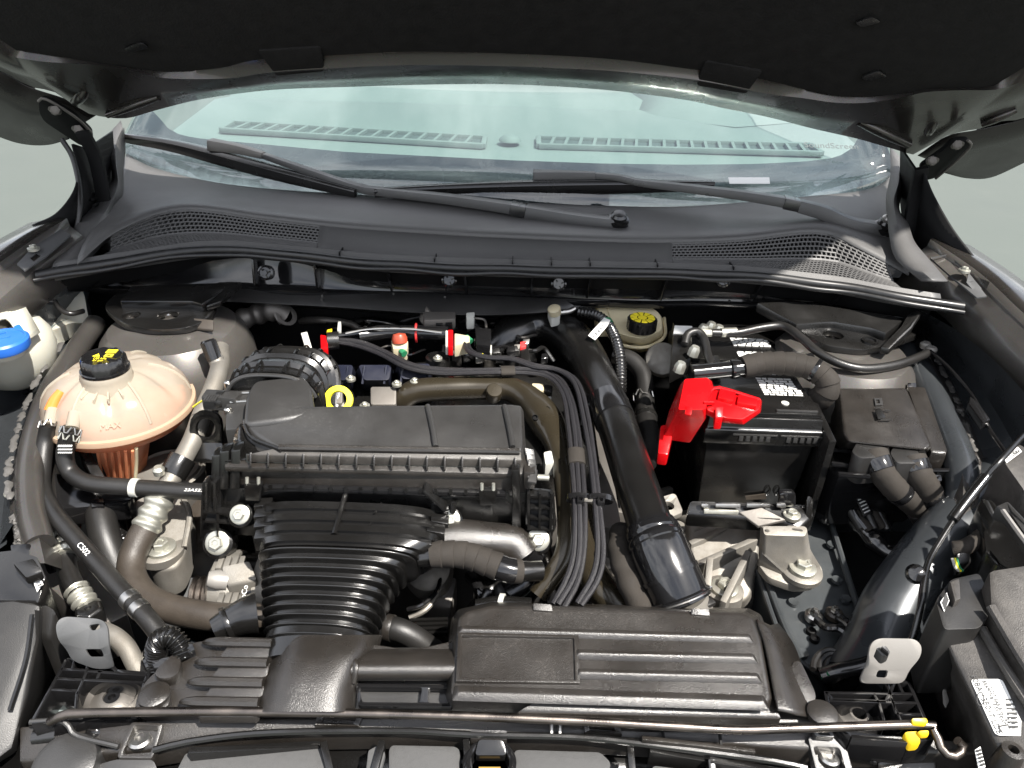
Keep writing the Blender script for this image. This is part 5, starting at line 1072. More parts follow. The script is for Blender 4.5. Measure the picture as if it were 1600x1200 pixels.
tube('coupling', 'plastic_satin', fitt, [(335, 985, .812), (355, 975, .815), (385, 962, .82), (402, 958, .82)], lambda f: .014 + .010 * f, 18, 12)
band(fitt, Z(352, 977, .814), Z(360, 973, .815), .0205, 'plastic_satin', 'collar')

# black cross bar bracket at the left
bb = T('reservoir_bracket', 'glossy black steel bar with zinc bolt below the coolant reservoir', 'bracket')
MB().prism(rounded([(8, 762, .83), (30, 742, .835), (70, 738, .838), (160, 742, .835), (205, 750, .83), (208, 785, .815), (100, 795, .815), (28, 795, .82)], .014), .03).build('bar', 'plastic_gloss', bb, .004)
lathe('washer', 'zinc', bb, Z(30, 768, .831), [(.018, -.004), (.018, .002), (.001, .003)], n=26); bolt(bb, Z(30, 767, .834), .0145, turn=.5)
prism('bar_tab', 'plastic_gloss', bb, [(142, 780, .822), (162, 778, .822), (162, 790, .818), (142, 792, .818)], .012, .002)
prism('support_post', 'plastic_satin', bb, [(120, 700, .86), (140, 702, .86), (165, 745, .84), (145, 748, .84)], .03, .004)
th = hose('radiator_top_hose', 'thick short black hose going down below the reservoir bar', 'hose', 'rubber', [(158, 780, .805), (158, 810, .795), (168, 850, .775), (190, 900, .74), (210, 930, .71)], .0195)
sh = T('suction_hose', 'short black hose with ribbed silver crimps beside the left headlight', 'hose')
tube('tube', 'rubber', sh, [(104, 868, .80), (106, 890, .795), (114, 912, .79), (124, 930, .785)], .0115, 14)
for q in ([(99, 838, .808), (102, 852, .805), (104, 872, .80)], [(120, 922, .787), (128, 935, .783), (138, 950, .778)]):
    tube('crimp', 'zinc', sh, q, lambda f: .0135 + .0022 * math.cos(2 * math.pi * f * 3), 16, 30)
lathe('block_fitting', 'plastic_satin', sh, Z(140, 958, .778), [(.017, -.02), (.017, .006), (.014, .009), (.004, .009), (.003, .006), (.001, .006)], n=6, bevel=.0015)
st_ = tube('silver_pipe', 'alu_cast', None, [(160, 985, .78), (180, 995, .78), (198, 1012, .775), (212, 1038, .765), (226, 1060, .755)], .0105, 14); tag(st_, 'bent silver pipe behind the left grey bracket', 'pipe')
for lab, pts, hl in (('grey steel bracket plate with two slots at the left front corner', [(86, 975, .862), (98, 963, .866), (158, 967, .862), (168, 978, .858), (170, 1015, .838), (178, 1044, .805), (150, 1046, .805), (112, 1032, .815), (104, 1015, .83), (90, 1000, .846)],
                      [rounded([(138, 977, .857), (155, 974, .8575), (157, 982, .8535), (143, 986, .852)], .003), rounded([(132, 1014, .833), (158, 1014, .833), (163, 1026, .8245), (140, 1026, .8245)], .003)]),
                     ('pale steel bracket plate with a grey clip at the right front corner', [(1360, 1006, .862), (1372, 997, .866), (1430, 998, .865), (1441, 1010, .858), (1438, 1028, .848), (1420, 1048, .832), (1412, 1068, .815), (1348, 1068, .808), (1344, 1060, .812), (1356, 1035, .842)],
                      [rounded([(1372, 1047, .829), (1388, 1047, .829), (1385, 1059, .821), (1368, 1058, .8205)], .003)])):
    t = T('headlight_bracket', lab, 'bracket')
    q = rounded(pts, .008); pl = MB().plate(q, hl, Vector((0, .002, -.003))).build('plate', 'bracket_grey' if pts[0][0] < 500 else 'bracket_white', t, .0004, ang=25)
    if pts[0][0] > 500:
        MB().prism(rounded([(1368, 1012, .872), (1384, 1008, .874), (1392, 1020, .868), (1380, 1026, .865)], .003), .012).build('clip', 'plastic_grey', t, .002)
        MB().bar(Z(1378, 1012, .8755), Z(1388, 1020, .871), .003, .004).build('clip_bar', 'plastic_deep', t)
cg = T('temperature_sensor_plug', 'black corrugated cable plug looping over the left of the front scoop', 'connector')
tube('conduit', 'plastic_satin', cg, [(246, 1040, .80), (244, 1015, .82), (252, 998, .835), (268, 996, .838), (282, 1010, .83), (288, 1028, .82)], lambda f: .0105 + .0015 * math.cos(2 * math.pi * f * 22), 14, 150)
prism('plug_body', 'plastic_gloss', cg, [(232, 1030, .815), (270, 1025, .82), (278, 1038, .815), (240, 1045, .81)], .014, .002)
for a, b in (((228, 1020), (236, 1050)), ((236, 1010), (242, 1042))): tube('cable', 'plastic_gloss', cg, [(a[0], a[1], .80), ((a[0] + b[0]) / 2 - 3, (a[1] + b[1]) / 2, .81), (b[0], b[1], .80)], .004, 8)
prism('latch', 'plastic_gloss', cg, [(276, 1015, .83), (300, 1003, .838), (305, 1015, .832), (284, 1030, .822)], .01, .002)

# ================================================================== left headlight and module
hl = T('headlight_housing', 'black headlight housing at the left edge of the bay', 'headlight')
MB().prism([(-60, 945, .86), (20, 938, .865), (64, 945, .86), (60, 1000, .835), (45, 1080, .81), (20, 1170, .78), (-60, 1230, .77)], None, [(-60, 945, .68), (30, 940, .70), (84, 955, .70), (88, 1010, .69), (75, 1090, .68), (45, 1180, .66), (-60, 1240, .66)]).build('shell', 'plastic_matte', hl, .006)
prism('shell_step', 'plastic_matte', hl, [(62, 938, .85), (88, 952, .84), (80, 1000, .81), (58, 990, .82)], .1, .005)
tube('shell_ridge', 'plastic_satin', hl, [(50, 960, .862), (40, 1030, .835), (15, 1110, .808)], .0025, 6)
prism('chipped_patch', 'label', hl, [(27, 1067, .806), (35, 1064, .806), (36, 1080, .80), (33, 1094, .795), (24, 1095, .795)], .002)
md = T('control_module', 'black control module with small white label at the left edge', 'module')
prism('case', 'plastic_satin', md, [(-40, 865, .86), (20, 858, .865), (58, 868, .86), (72, 900, .845), (60, 942, .83), (-40, 940, .83)], .08, .004)
prism('case_top', 'plastic', md, [(20, 880, .872), (52, 872, .872), (66, 892, .865), (40, 902, .862)], .012, .002)
MB().prism([Z(46, 893, .8575), Z(56, 888, .8595), Z(67, 911, .8475), Z(58, 925, .8415)], .0006).build('label', 'label', md)
mb = MB()
for k in range(4): mb.bar(Z(50 + 3 * k, 897 + 6 * k, .8585 - .0028 * k), Z(57 + 2.6 * k, 894 + 6 * k, .860 - .0028 * k), .0016, .0008)
mb.build('label_print', 'ink', md)
prism('connector', 'plastic_gloss', md, [(15, 850, .85), (48, 848, .85), (54, 868, .842), (18, 872, .842)], .03, .003)
prism('small_plug', 'plastic_gloss', md, [(62, 862, .83), (78, 858, .83), (84, 875, .82), (68, 880, .82)], .02, .003)

# ================================================================== battery
ba = T('battery', 'black car battery with printed white labels on its top', 'battery')
x0, x1, y0, y1, zt = .277, .436, .898, 1.205, .930
xc = (x0 + x1) / 2
MB().loft([[Vector((sx, sy, z)) for sx, sy in ((x0 + i, y0 + i), (x1 - i, y0 + i), (x1 - i, y1 - i), (x0 + i, y1 - i))] for z, i in ((.735, .012), (.888, .003))]).build('case', 'plastic_satin', ba, .004)
bl_ = MB().loft([[Vector((sx, sy, z)) for sx, sy in ((x0 - i, y0 - i), (x1 + i, y0 - i), (x1 + i, y1 + i), (x0 - i, y1 + i))] for z, i in ((.888, .004), (.912, .004), (.914, .001), (.930, 0))]).build('lid', 'plastic_satin', ba, .0025)
MB().box(Vector((xc, y0 + .03, .9335)), (x1 - x0 - .004, .052, .006)).build('lid_front_deck', 'plastic_satin', bl_, .0015)
MB().box(Vector((xc, y0 + .165, .9325)), (x1 - x0 - .01, .004, .005)).build('lid_bar', 'plastic_satin', bl_, .001)
lathe('vent_plug', 'white', bl_, Vector((.390, y0 + .032, .937)), [(.0055, -.002), (.0055, .001), (.001, .0015)], n=16)
MB().box(Vector((.40, y0 + .010, .938)), (.058, .004, .003)).build('lid_strip', 'plastic_grey', bl_, .0008)
for s, n_ in ((.325, 5), (.392, 5)):
    for k in range(n_): MB().box(Vector((s + k * .0095, y0 - .0042, .899)), (.006, .003, .009)).build('grip_tooth', 'plastic_grey', bl_, .0006)
    MB().box(Vector((s + .019, y0 - .004, .905)), (.062, .003, .002)).build('grip_rail', 'plastic_grey', bl_)
def lab(cx, cy, w_, h_, seed):
    g = random.Random(seed); mb = MB(); z = .9306
    n_ = 8
    for k in range(n_):
        y = cy - h_ / 2 + (k + .5) * h_ / n_
        x = cx - w_ / 2
        while x < cx + w_ / 2 - .004:
            L = g.uniform(.004, .013); L = min(L, cx + w_ / 2 - x)
            mb.box(Vector((x + L / 2, y, z)), (L, h_ / n_ * .62, .0006)); x += L + g.uniform(.0012, .003)
    return mb.build('label_print', 'print_white', bl_)
lab(.394, 1.135, .062, .03, 1); lab(.387, 1.09, .045, .022, 2); lab(.394, 1.04, .05, .03, 5); lab(.400, .988, .058, .055, 3)
MB().box(Vector((.417, 1.09, .9306)), (.014, .02, .0006)).build('red_mark', 'print_red', bl_)
text('red_print', 'H7', .010, Vector((.417, 1.09, .9311)), 'print_white', bl_)
MB().plate(rounded([Vector((.362, 1.082, .9311)), Vector((.374, 1.082, .9311)), Vector((.374, 1.098, .9311)), Vector((.362, 1.098, .9311))], .002), [rounded([Vector((.364, 1.084, .9311)), Vector((.372, 1.084, .9311)), Vector((.372, 1.096, .9311)), Vector((.364, 1.096, .9311))], .0015)], .0006).build('box_symbol', 'print_white', bl_)
for k in range(2):
    tube('embossed_zero', 'plastic_satin', ba, [Vector((.385 + .014 * k + math.cos(a) * .004, y0 + .0062, .80 + math.sin(a) * .008)) for a in [i * math.pi / 6 for i in range(13)]], .0008, 5)
MB().prism([Y(1165, 776, y0 + .004), Y(1196, 772, y0 + .004), Y(1198, 780, y0 + .003), Y(1166, 781, y0 + .003)], Vector((0, .002, 0))).build('sticker_scrap', 'rubber_brown', ba)
# tray and hold down
bt_ = T('battery_tray', 'black battery tray with steel hold down strip and zinc screw', 'battery tray')
prism('tray', 'plastic_satin', bt_, [Y(1078, 782, .85), Y(1268, 788, .85), Y(1272, 806, .835), Y(1250, 828, .815), Y(1215, 815, .82), Y(1072, 805, .835)], .02, .004)
for u0, u1 in ((1096, 1107), (1118, 1157), (1167, 1204), (1214, 1228)): MB().prism([Y(u0, 787, .838), Y(u1, 788, .838), Y(u1, 794, .836), Y(u0, 793, .836)], Vector((0, .004, 0))).build('strip_segment', 'steel', bt_, .0006)
MB().prism([Y(1100, 797, .832), Y(1155, 799, .832), Y(1153, 805, .830), Y(1100, 803, .830)], Vector((0, .004, 0))).build('strip_front', 'zinc', bt_, .001)
bolt(bt_, Y(1237, 805, .828), .012)
MB().prism(rounded([Y(1218, 770, .845), Y(1244, 770, .845), Y(1244, 792, .84), Y(1218, 792, .84)], .006), Vector((0, .01, 0))).build('hold_down_boss', 'plastic_gloss', bt_, .003)
prism('steel_tongue', 'alu_dark', bt_, [Y(1155, 800, .832), Y(1190, 793, .835), Y(1228, 812, .82), Y(1185, 822, .815)], .004, .001)
prism('side_wall', 'plastic_satin', bt_, [Vector((.438, .87, .915)), Vector((.448, .87, .915)), Vector((.452, 1.0, .925)), Vector((.440, 1.0, .925))], .16, .002)
prism('corner_post', 'plastic_satin', bt_, [Y(1262, 770, .845), Y(1272, 780, .845), Y(1268, 812, .83), Y(1258, 815, .83)], .05, .003)
# red terminal cover
rc = T('terminal_cover', 'bright red plastic cover over the positive battery terminal', 'terminal cover')
MB().loft([rounded([(1070, 592, .970), (1106, 590, .970), (1112, 612, .962), (1100, 640, .955), (1060, 640, .955)], .003), rounded([(1064, 598, .958), (1112, 594, .958), (1119, 618, .948), (1102, 656, .932), (1052, 654, .932)], .003), rounded([(1046, 640, .915), (1102, 640, .915), (1098, 664, .905), (1078, 692, .890), (1034, 686, .890)], .003)]).build('tall_hood', 'red', rc, .0018)
MB().loft([rounded([(1106, 613, .958), (1124, 602, .96), (1146, 612, .958), (1188, 622, .955), (1186, 640, .948), (1160, 655, .942), (1135, 653, .942), (1105, 640, .95)], .002), rounded([(1101, 618, .945), (1122, 606, .95), (1146, 615, .947), (1191, 626, .944), (1189, 645, .937), (1162, 664, .932), (1130, 661, .932), (1102, 648, .94)], .002)]).build('side_hood', 'red', rc, .0014)
prism('ridge_block', 'red', rc, [(1126, 606, .964), (1150, 613, .962), (1146, 626, .958), (1122, 620, .960)], .01, .0012)
prism('ridge_block', 'red', rc, [(1154, 616, .960), (1184, 623, .959), (1182, 634, .955), (1152, 628, .957)], .01, .0012)
MB().bar(Z(1100, 628, .9605), Z(1116, 628, .958), .003, .004).build('ridge_bar', 'red', rc)
prism('step', 'red', rc, [(1118, 636, .955), (1130, 634, .955), (1130, 652, .946), (1118, 652, .946)], .02, .002)
prism('lower_flap', 'red', rc, [(1032, 664, .905), (1048, 662, .905), (1052, 676, .90), (1044, 710, .885), (1028, 708, .885)], .02, .003)
MB().prism([Z(1072, 634, .9585), Z(1082, 636, .9585), Z(1080, 648, .953), Z(1070, 646, .953)], .003).build('window', 'red', rc, .001)
tube('rim', 'red', rc, [(1106, 614, .960), (1124, 606, .962), (1186, 624, .957)], .0022, 6)
# terminal clamp and cables
cl_ = T('battery_sensor_clamp', 'black negative terminal clamp with white tag at the rear of battery', 'terminal clamp')
prism('sensor_block', 'plastic_satin', cl_, [(1052, 520, .955), (1082, 522, .955), (1080, 558, .945), (1048, 575, .94)], .03, .003)
prism('white_tag', 'label', cl_, [(1054, 508, .962), (1082, 509, .962), (1080, 522, .956), (1052, 520, .956)], .008, .0015)
tube('clamp_loop', 'rubber', cl_, [(1070, 538, .955), (1075, 522, .965), (1090, 518, .968), (1100, 530, .962), (1106, 555, .955), (1112, 572, .95)], .0065, 12)
prism('fuse_plate', 'plastic', cl_, [(1102, 558, .953), (1122, 554, .953), (1130, 574, .948), (1110, 580, .947)], .012, .002)
for u, v in ((1098, 516), (1110, 512), (1122, 517), (1084, 550), (1062, 575)): lathe('clamp_nut', 'zinc', cl_, Z(u, v, .955), [(.009, -.006), (.009, .004), (.006, .01), (.001, .01)], ax=(.2, 0, 1), n=8)
tube('clamp_bar', 'zinc', cl_, [(1082, 517, .958), (1100, 520, .957), (1130, 521, .955)], .006, 8)
gc = hose('ground_cable', 'long grey cable running from battery across the right strut tower', 'cable', 'rubber', [(1112, 520, .957), (1150, 520, .957), (1190, 512, .962), (1225, 510, .966), (1252, 528, .966), (1275, 548, .962), (1310, 567, .955), (1350, 576, .95), (1400, 570, .948), (1440, 556, .945), (1455, 547, .945)], .0068, res=70)
band(gc, Z(1126, 520, .957), Z(1150, 519, .957), .008, 'zinc', 'ferrule')
for u, v in ((1455, 547), (1446, 540)): lathe('ring_terminal', 'bracket_white', gc, Z(u, v, .948), [(.008, -.004), (.009, .003), (.006, .006), (.001, .006)], n=14)
bh = T('battery_harness', 'thick grey tape-wrapped cable arching over the battery', 'cable')
WP = [(1160, 574, .957), (1190, 568, .962), (1230, 568, .965), (1262, 574, .963), (1284, 586, .957), (1294, 602, .945), (1285, 620, .925), (1262, 628, .90)]
tube('wrap', 'tape', bh, WP, lambda f: .0165 + .0018 * ((f * 13) % 1), 18, 200)
tube('sleeve', 'plastic_gloss', bh, [(1080, 583, .952), (1110, 580, .953), (1165, 574, .957)], .0125, 16)
band(bh, Z(1142, 577, .956), Z(1152, 576, .957), .0145, 'plastic_gloss', 'sleeve_ring')
c, d = onpath(WP, .55); band(bh, c - d * .003, c + d * .003, .0185, 'plastic_gloss', 'cable_tie')
prism('tie_mount', 'plastic_gloss', bh, [(1255, 553, .96), (1270, 550, .96), (1275, 560, .956), (1260, 565, .955)], .012, .002)

# ================================================================== fuse box
fb = T('fuse_box', 'dusty black fuse box with two cable boots right of the battery', 'fuse box')
FT = [(1310, 607, .935), (1415, 606, .935), (1455, 696, .913), (1448, 703, .911), (1326, 690, .913), (1318, 678, .915)]
MB().prism(VL(FT), None, [(1295, 606, .875), (1418, 610, .90), (1458, 700, .885), (1448, 712, .88), (1318, 706, .868), (1298, 690, .868)]).build('lid', 'plastic_dusty', fb, .006, seg=3)
prism('side_lid', 'plastic_dusty', fb, [(1417, 603, .928), (1446, 604, .926), (1481, 702, .902), (1479, 710, .898), (1455, 706, .90)], .03, .004)
prism('base', 'plastic_gloss', fb, [(1296, 612, .88), (1445, 615, .89), (1482, 714, .875), (1440, 740, .86), (1310, 745, .85), (1280, 720, .85)], .09, .004)
for bt2, b2 in (([(1340, 688, .910), (1376, 686, .910), (1382, 700, .907), (1384, 714, .904), (1345, 716, .904), (1330, 706, .906)], 0), ([(1398, 693, .908), (1440, 695, .908), (1446, 708, .905), (1444, 724, .901), (1402, 724, .901), (1390, 708, .904)], 1)):
    MB().prism(rounded(bt2, .006), None, [p + Vector((0, -.006, -.04)) for p in rounded(bt2, .006)]).build('boot', 'plastic_matte', fb, .004)
band(fb, Z(1364, 700, .90), Z(1372, 722, .875), .020, 'plastic', 'boot_ring'); band(fb, Z(1420, 708, .90), Z(1428, 730, .872), .020, 'plastic', 'boot_ring')
for a, b in (((1300, 700), (1350, 704)), ((1300, 722), (1345, 726)), ((1384, 722), (1410, 724)), ((1440, 722), (1456, 726)), ((1310, 738), (1360, 742))): MB().bar(Z(*a, .886), Z(*b, .884), .005, .006).build('base_rail', 'plastic_gloss', fb, .001)
mb = MB()
mb.plate([(1366, 622, .9325), (1378, 622, .9325), (1380, 632, .930), (1368, 633, .930)], [[(1369, 624, .932), (1374, 624, .932), (1375, 630, .9305), (1370, 630, .9305)]], .0012); mb.bar(Z(1368, 636, .9305), Z(1380, 636, .9305), .0015, .0012)
mb.build('book_symbol', 'plastic_grey', fb)
prism('warning_symbol', 'plastic', fb, [(1367, 640, .930), (1378, 640, .930), (1384, 652, .927), (1372, 654, .927)], .0014, .0003)
MB().bar(Z(1382, 640, .9295), Z(1392, 641, .9295), .002, .0012).build('symbol_bar', 'plastic_grey', fb); MB().bar(Z(1376, 655, .9265), Z(1394, 655, .9265), .002, .0012).build('symbol_bar', 'plastic_grey', fb)
for u, v in ((1340, 597), (1418, 598)): prism('hinge_lug', 'plastic_gloss', fb, [(u, v, .93), (u + 14, v, .93), (u + 14, v + 8, .925), (u, v + 8, .925)], .02, .001)
tube('cable_tie_tail', 'plastic_gloss', fb, [(1440, 735, .875), (1480, 735, .88), (1508, 735, .885)], .0032, 8)
for k in range(3):
    MB().plate(rounded([(1456 + 7 * (k % 2), 722 + 10 * k, .875), (1470 + 7 * (k % 2), 722 + 10 * k, .875), (1472 + 7 * (k % 2), 731 + 10 * k, .872), (1458 + 7 * (k % 2), 731 + 10 * k, .872)], .002), [circle(Z(1464 + 7 * (k % 2), 726.5 + 10 * k, .8735), (0, 0, 1), .0022, 8)], .006).build('chain_link', 'plastic_grey' if k < 2 else 'plastic_gloss', fb)
h_a = hose('wrapped_cable', 'braided black cable leaving the left boot of the fuse box', 'cable', 'tape', [(1366, 708, .897), (1375, 732, .885), (1396, 760, .862), (1420, 781, .842), (1440, 800, .815), (1445, 818, .79)], lambda f: .0185 - .002 * f + .0006 * math.sin(80 * f), group='wrapped cables below the fuse box')
c = Z(1376, 735, .868); band(h_a, Z(1369, 718, .893), Z(1377, 736, .883), .0195, 'plastic_gloss', 'black_tape'); band(h_a, Z(1402, 766, .857), Z(1410, 773, .850), .0185, 'plastic_gloss', 'black_tape'); band(h_a, Z(1434, 794, .824), Z(1446, 812, .80), .0178, 'rubber', 'black_tape')
h_b = hose('wrapped_cable', 'braided black cable leaving the right boot of the fuse box', 'cable', 'tape', [(1424, 716, .894), (1433, 738, .882), (1446, 761, .862), (1458, 781, .842), (1464, 800, .82), (1458, 812, .80)], lambda f: .019 - .001 * f + .0006 * math.sin(70 * f), group='wrapped cables below the fuse box')
band(h_b, Z(1427, 722, .891), Z(1433, 738, .882), .0198, 'plastic_gloss', 'black_tape'); band(h_b, Z(1451, 769, .854), Z(1457, 780, .843), .0192, 'plastic_gloss', 'black_tape')
lh = T('lower_harness', 'tangle of dark taped wires hanging between battery and wheel arch', 'wire harness')
g = random.Random(11)
for k in range(7):
    tube('wire_bundle', ('rubber', 'plastic_gloss', 'tape')[k % 3], lh, [(1300 + 9 * k, 752 + g.uniform(-4, 4), .80), (1315 + 8 * k, 775 + g.uniform(-6, 6), .80), (1325 + 8 * k + g.uniform(-6, 6), 800, .785), (1345 + 7 * k, 825 + g.uniform(-5, 5), .77)], .0055 + .002 * g.random(), 10)
tube('main_bundle', 'plastic_gloss', lh, [(1335, 810, .77), (1365, 845, .755), (1395, 865, .75), (1430, 850, .76), (1470, 815, .78), (1500, 790, .79)], lambda f: .013 + .0015 * math.sin(40 * f), 12, 60)
prism('printed_tag', 'plastic_grey', lh, [(1338, 778, .81), (1350, 772, .81), (1362, 800, .795), (1350, 806, .795)], .003, .001)
mb = MB()
for k in range(5): mb.bar(Z(1341 + 2.4 * k, 781 + 5 * k, .8115 - .003 * k), Z(1350 + 2.2 * k, 777 + 5 * k, .8115 - .003 * k), .0016, .001)
mb.build('tag_print', 'print_white', lh)

# ================================================================== intercooler pipe
ip = T('intercooler_pipe', 'thick glossy black charge air pipe running down the middle right', 'air pipe')
IP = [(770, 552, .86), (798, 526, .887), (834, 508, .90), (872, 511, .906), (908, 545, .903), (936, 600, .90), (962, 660, .895), (992, 750, .88), (1024, 845, .860)]
tube('pipe', 'plastic_satin', ip, IP, lambda f: .0365 - .008 * min(1, f * 1.5), 28, 80)
c, d = onpath(IP, .60); tube('collar', 'plastic_gloss', ip, [Z(949, 628, .898), Z(955, 643, .897), Z(961, 658, .895)], .0305, 26, 8)
tube('coupler', 'plastic_gloss', ip, [Z(1016, 822, .866), Z(1026, 848, .858), Z(1041, 885, .843), Z(1057, 922, .824), Z(1064, 940, .814)], lambda f: .0315 + .0045 * min(1, f * 3.0) + (.0025 if f > .9 else 0) + (.0016 if .08 < f < .16 or .2 < f < .27 else 0), 30, 60)
tube('coupler_ring', 'plastic_gloss', ip, [Z(1045, 895, .839), Z(1048, 901, .836)], .0372, 30, 3)
tube('lower_duct', 'alu_cast', ip, [Z(1062, 936, .817), Z(1070, 958, .80), Z(1078, 985, .775)], .034, 26, 10)
MB().box(Z(1106, 940, .825), (.012, .014, .006), .5).build('clamp_latch', 'steel', ip, .001)
tube('clamp_wire', 'steel', ip, circle(Z(1062, 935, .817), Z(1064, 940, .814) - Z(1057, 922, .824), .0398, 30) , .0014, 6, 60)
prism('strap_clip', 'plastic_gloss', ip, [(905, 632, .90), (925, 628, .90), (928, 650, .895), (908, 652, .895)], .015, .002)
MB().plate([(902, 615, .905), (920, 612, .905), (922, 628, .90), (905, 630, .90)], [[(906, 618, .9045), (916, 617, .9045), (917, 625, .901), (908, 626, .901)]], .006).build('clip_window', 'plastic_gloss', ip)
# bronze pipe
bp = T('bronze_coolant_pipe', 'olive bronze metal pipe bending over the engine with two small holes', 'pipe')
BP = [(622, 640, .855), (632, 622, .878), (652, 611, .889), (700, 607, .892), (760, 606, .892), (800, 609, .892), (832, 630, .888), (858, 668, .882), (874, 715, .875), (882, 770, .865), (886, 830, .85), (880, 870, .835), (858, 905, .815), (840, 930, .80)]
tube('pipe', 'bronze', bp, BP, lambda f: min(.0188, .011 + .25 * f) + .0065 * math.exp(-((f - .47) / .09) ** 2) - .0062 * max(0, min(1, (f - .52) / .12)), 22, 90)
lathe('flat_boss', 'bronze', bp, Z(772, 612, .90), [(.0125, -.015), (.0125, .004), (.011, .006), (.001, .006)], ax=(.1, -.5, .85), n=24)
for u, v in ((836, 652), (855, 639)): lathe('hole_rim', 'plastic_deep', bp, Z(u, v, .9068), [(.0042, -.004), (.0046, .0), (.0036, .0008), (.003, -.002), (.001, -.002)], ax=(-.1, -.45, .9), n=14)
b2 = tube('lower_bronze_pipe', 'bronze', None, [(905, 780, .80), (908, 840, .79), (920, 885, .785), (945, 925, .78), (985, 960, .77), (1030, 985, .76)], .021, 18); tag(b2, 'olive bronze pipe emerging under the braided lines behind the resonator box', 'pipe')

# ================================================================== braided lines and harness
def bundle(name, label, pts, offs, r, m, ties=(), wraps=()):
    t = T(name, label, 'wire harness', 'braided lines over the engine')
    P0 = VL(pts)
    for i, (a, b) in enumerate(offs):
        q = []
        for k, p in enumerate(P0):
            d = (P0[min(k + 1, len(P0) - 1)] - P0[max(k - 1, 0)]).normalized(); s_ = d.cross(Vector((0, 0, 1))).normalized(); q.append(p + s_ * (a + .0006 * math.sin(k * 1.7 + i * 2.1)) + Vector((0, 0, b + .0012 * math.sin(k * 2.3 + i))))
        MB().tube(q, r, 8, 60).build('line', m, t)
    w_ = max(abs(a) for a, b in offs) + r + .002
    for f, L, mm in wraps:
        c, d = onpath(pts, f); MB().tube([c - d * L, c, c + d * L], w_, 14, 5, sec=[(math.cos(x), .55 * math.sin(x)) for x in [2 * math.pi * i / 14 for i in range(14)]]).build('tape_wrap', mm, t, .001)
    return t
hb = bundle('wire_harness', 'bundle of braided lines running from red connector along the bronze pipe', [(525, 533, .925), (560, 537, .925), (600, 552, .922), (640, 573, .918), (690, 580, .918), (760, 580, .92), (830, 580, .92), (866, 590, .92), (886, 620, .918), (896, 670, .912), (902, 730, .902), (906, 800, .888), (905, 860, .87), (895, 905, .855), (872, 948, .84)], [(-.0062, 0), (0, .002), (.0062, 0)], .0036, 'braid', wraps=((.38, .011, 'tape'), (.72, .014, 'tape')))
hb2 = bundle('wire_harness', 'bundle of braided lines curving from the ivory connector beside the charge pipe', [(727, 532, .925), (735, 550, .925), (760, 558, .927), (800, 562, .928), (835, 572, .928), (872, 578, .928), (900, 600, .925), (915, 650, .918), (926, 720, .908), (934, 800, .892), (938, 860, .875), (930, 905, .86), (905, 945, .845)], [(-.0030, 0), (.0030, .001)], .0035, 'braid')
ti = T('cable_tie_spacer', 'black cable tie spacer bridging the two braided bundles', 'cable tie')
for u, v, z in ((905, 779, .893), (937, 780, .897)):
    MB().plate(rounded([(u - 3, v - 6, z + .009), (u + 9, v - 5, z + .009), (u + 8, v + 6, z + .006), (u - 3, v + 5, z + .006)], .001), [rounded([(u, v - 3, z + .009), (u + 6, v - 2, z + .009), (u + 5, v + 3, z + .007), (u, v + 2, z + .007)], .001)], .006).build('tie_head', 'plastic_gloss', ti)
    MB().tube([Z(u, v - 4, z), Z(u, v + 4, z - .003)], .017, 14, 3, sec=[(math.cos(x), .6 * math.sin(x)) for x in [2 * math.pi * i / 14 for i in range(14)]]).build('tie_strap', 'plastic_gloss', ti)
tube('spacer_bar', 'alu_cast', ti, [(912, 781, .895), (935, 783, .897)], .003, 8)
bw = T('starter_cable', 'dark tape-wrapped cable below the glossy coupler', 'cable')
tube('cable', 'tape', bw, [(972, 830, .83), (968, 860, .83), (978, 895, .825), (992, 930, .815), (1010, 960, .80)], lambda f: .0155 + .001 * math.sin(30 * f), 14, 40)
fw_ = T('front_harness', 'grey tape-wrapped harness beside the bellows duct ending in black sleeves', 'wire harness')
FWP = [(655, 870, .845), (690, 866, .85), (730, 868, .85), (765, 880, .845), (800, 892, .838), (845, 892, .83)]
tube('sleeve', 'plastic_satin', fw_, FWP, .0125, 14, 40); tube('tape_wrap', 'tape', fw_, crs(FWP, 41)[4:27], lambda f: .0155 + .0016 * ((f * 6) % 1), 16, 90)
c, d = onpath(FWP, .80); band(fw_, c - d * .005, c + d * .005, .0148, 'tape', 'tape_ring'); tube('sleeve_cover', 'plastic_gloss', fw_, crs(FWP, 41)[26:32], .0155, 14, 12)

# connectors along the firewall
def conn(label, pts, m, extra=None, cat='connector', name='wire_connector'):
    t = T(name, label, cat, 'connectors along the back of the engine')
    prism('housing', m, t, pts, .022, .0025); return t
k = conn('red locking tab connector next to the ribbed elbow', [(500, 522, .935), (512, 524, .935), (512, 546, .925), (501, 545, .925)], 'red')
tube('shell', 'plastic', k, [(512, 533, .925), (530, 532, .925)], .015, 14); prism('yellow_tab', 'yellow_clip', k, [(511, 515, .94), (519, 513, .94), (518, 520, .937), (510, 521, .937)], .006, .001); prism('white_tab', 'white', k, [(528, 502, .945), (533, 502, .945), (533, 516, .94), (527, 516, .94)], .006, .001)
k = conn('white connector body capped with an orange dome behind the engine', [(611, 530, .93), (638, 532, .93), (636, 545, .922), (614, 545, .922)], 'ivory')
lathe('orange_dome', 'orange', k, Z(624, 526, .935), [(.0125, -.01), (.0125, -.002), (.010, .004), (.001, .006)], ax=(-.1, .3, .95), n=22); tube('green_seal', 'green', k, [(624, 545, .918), (632, 553, .915)], .0055, 12)
k = conn('ivory connector with red locking strip in the middle of the engine', [(710, 520, .935), (734, 524, .935), (734, 534, .93), (710, 540, .927)], 'ivory')
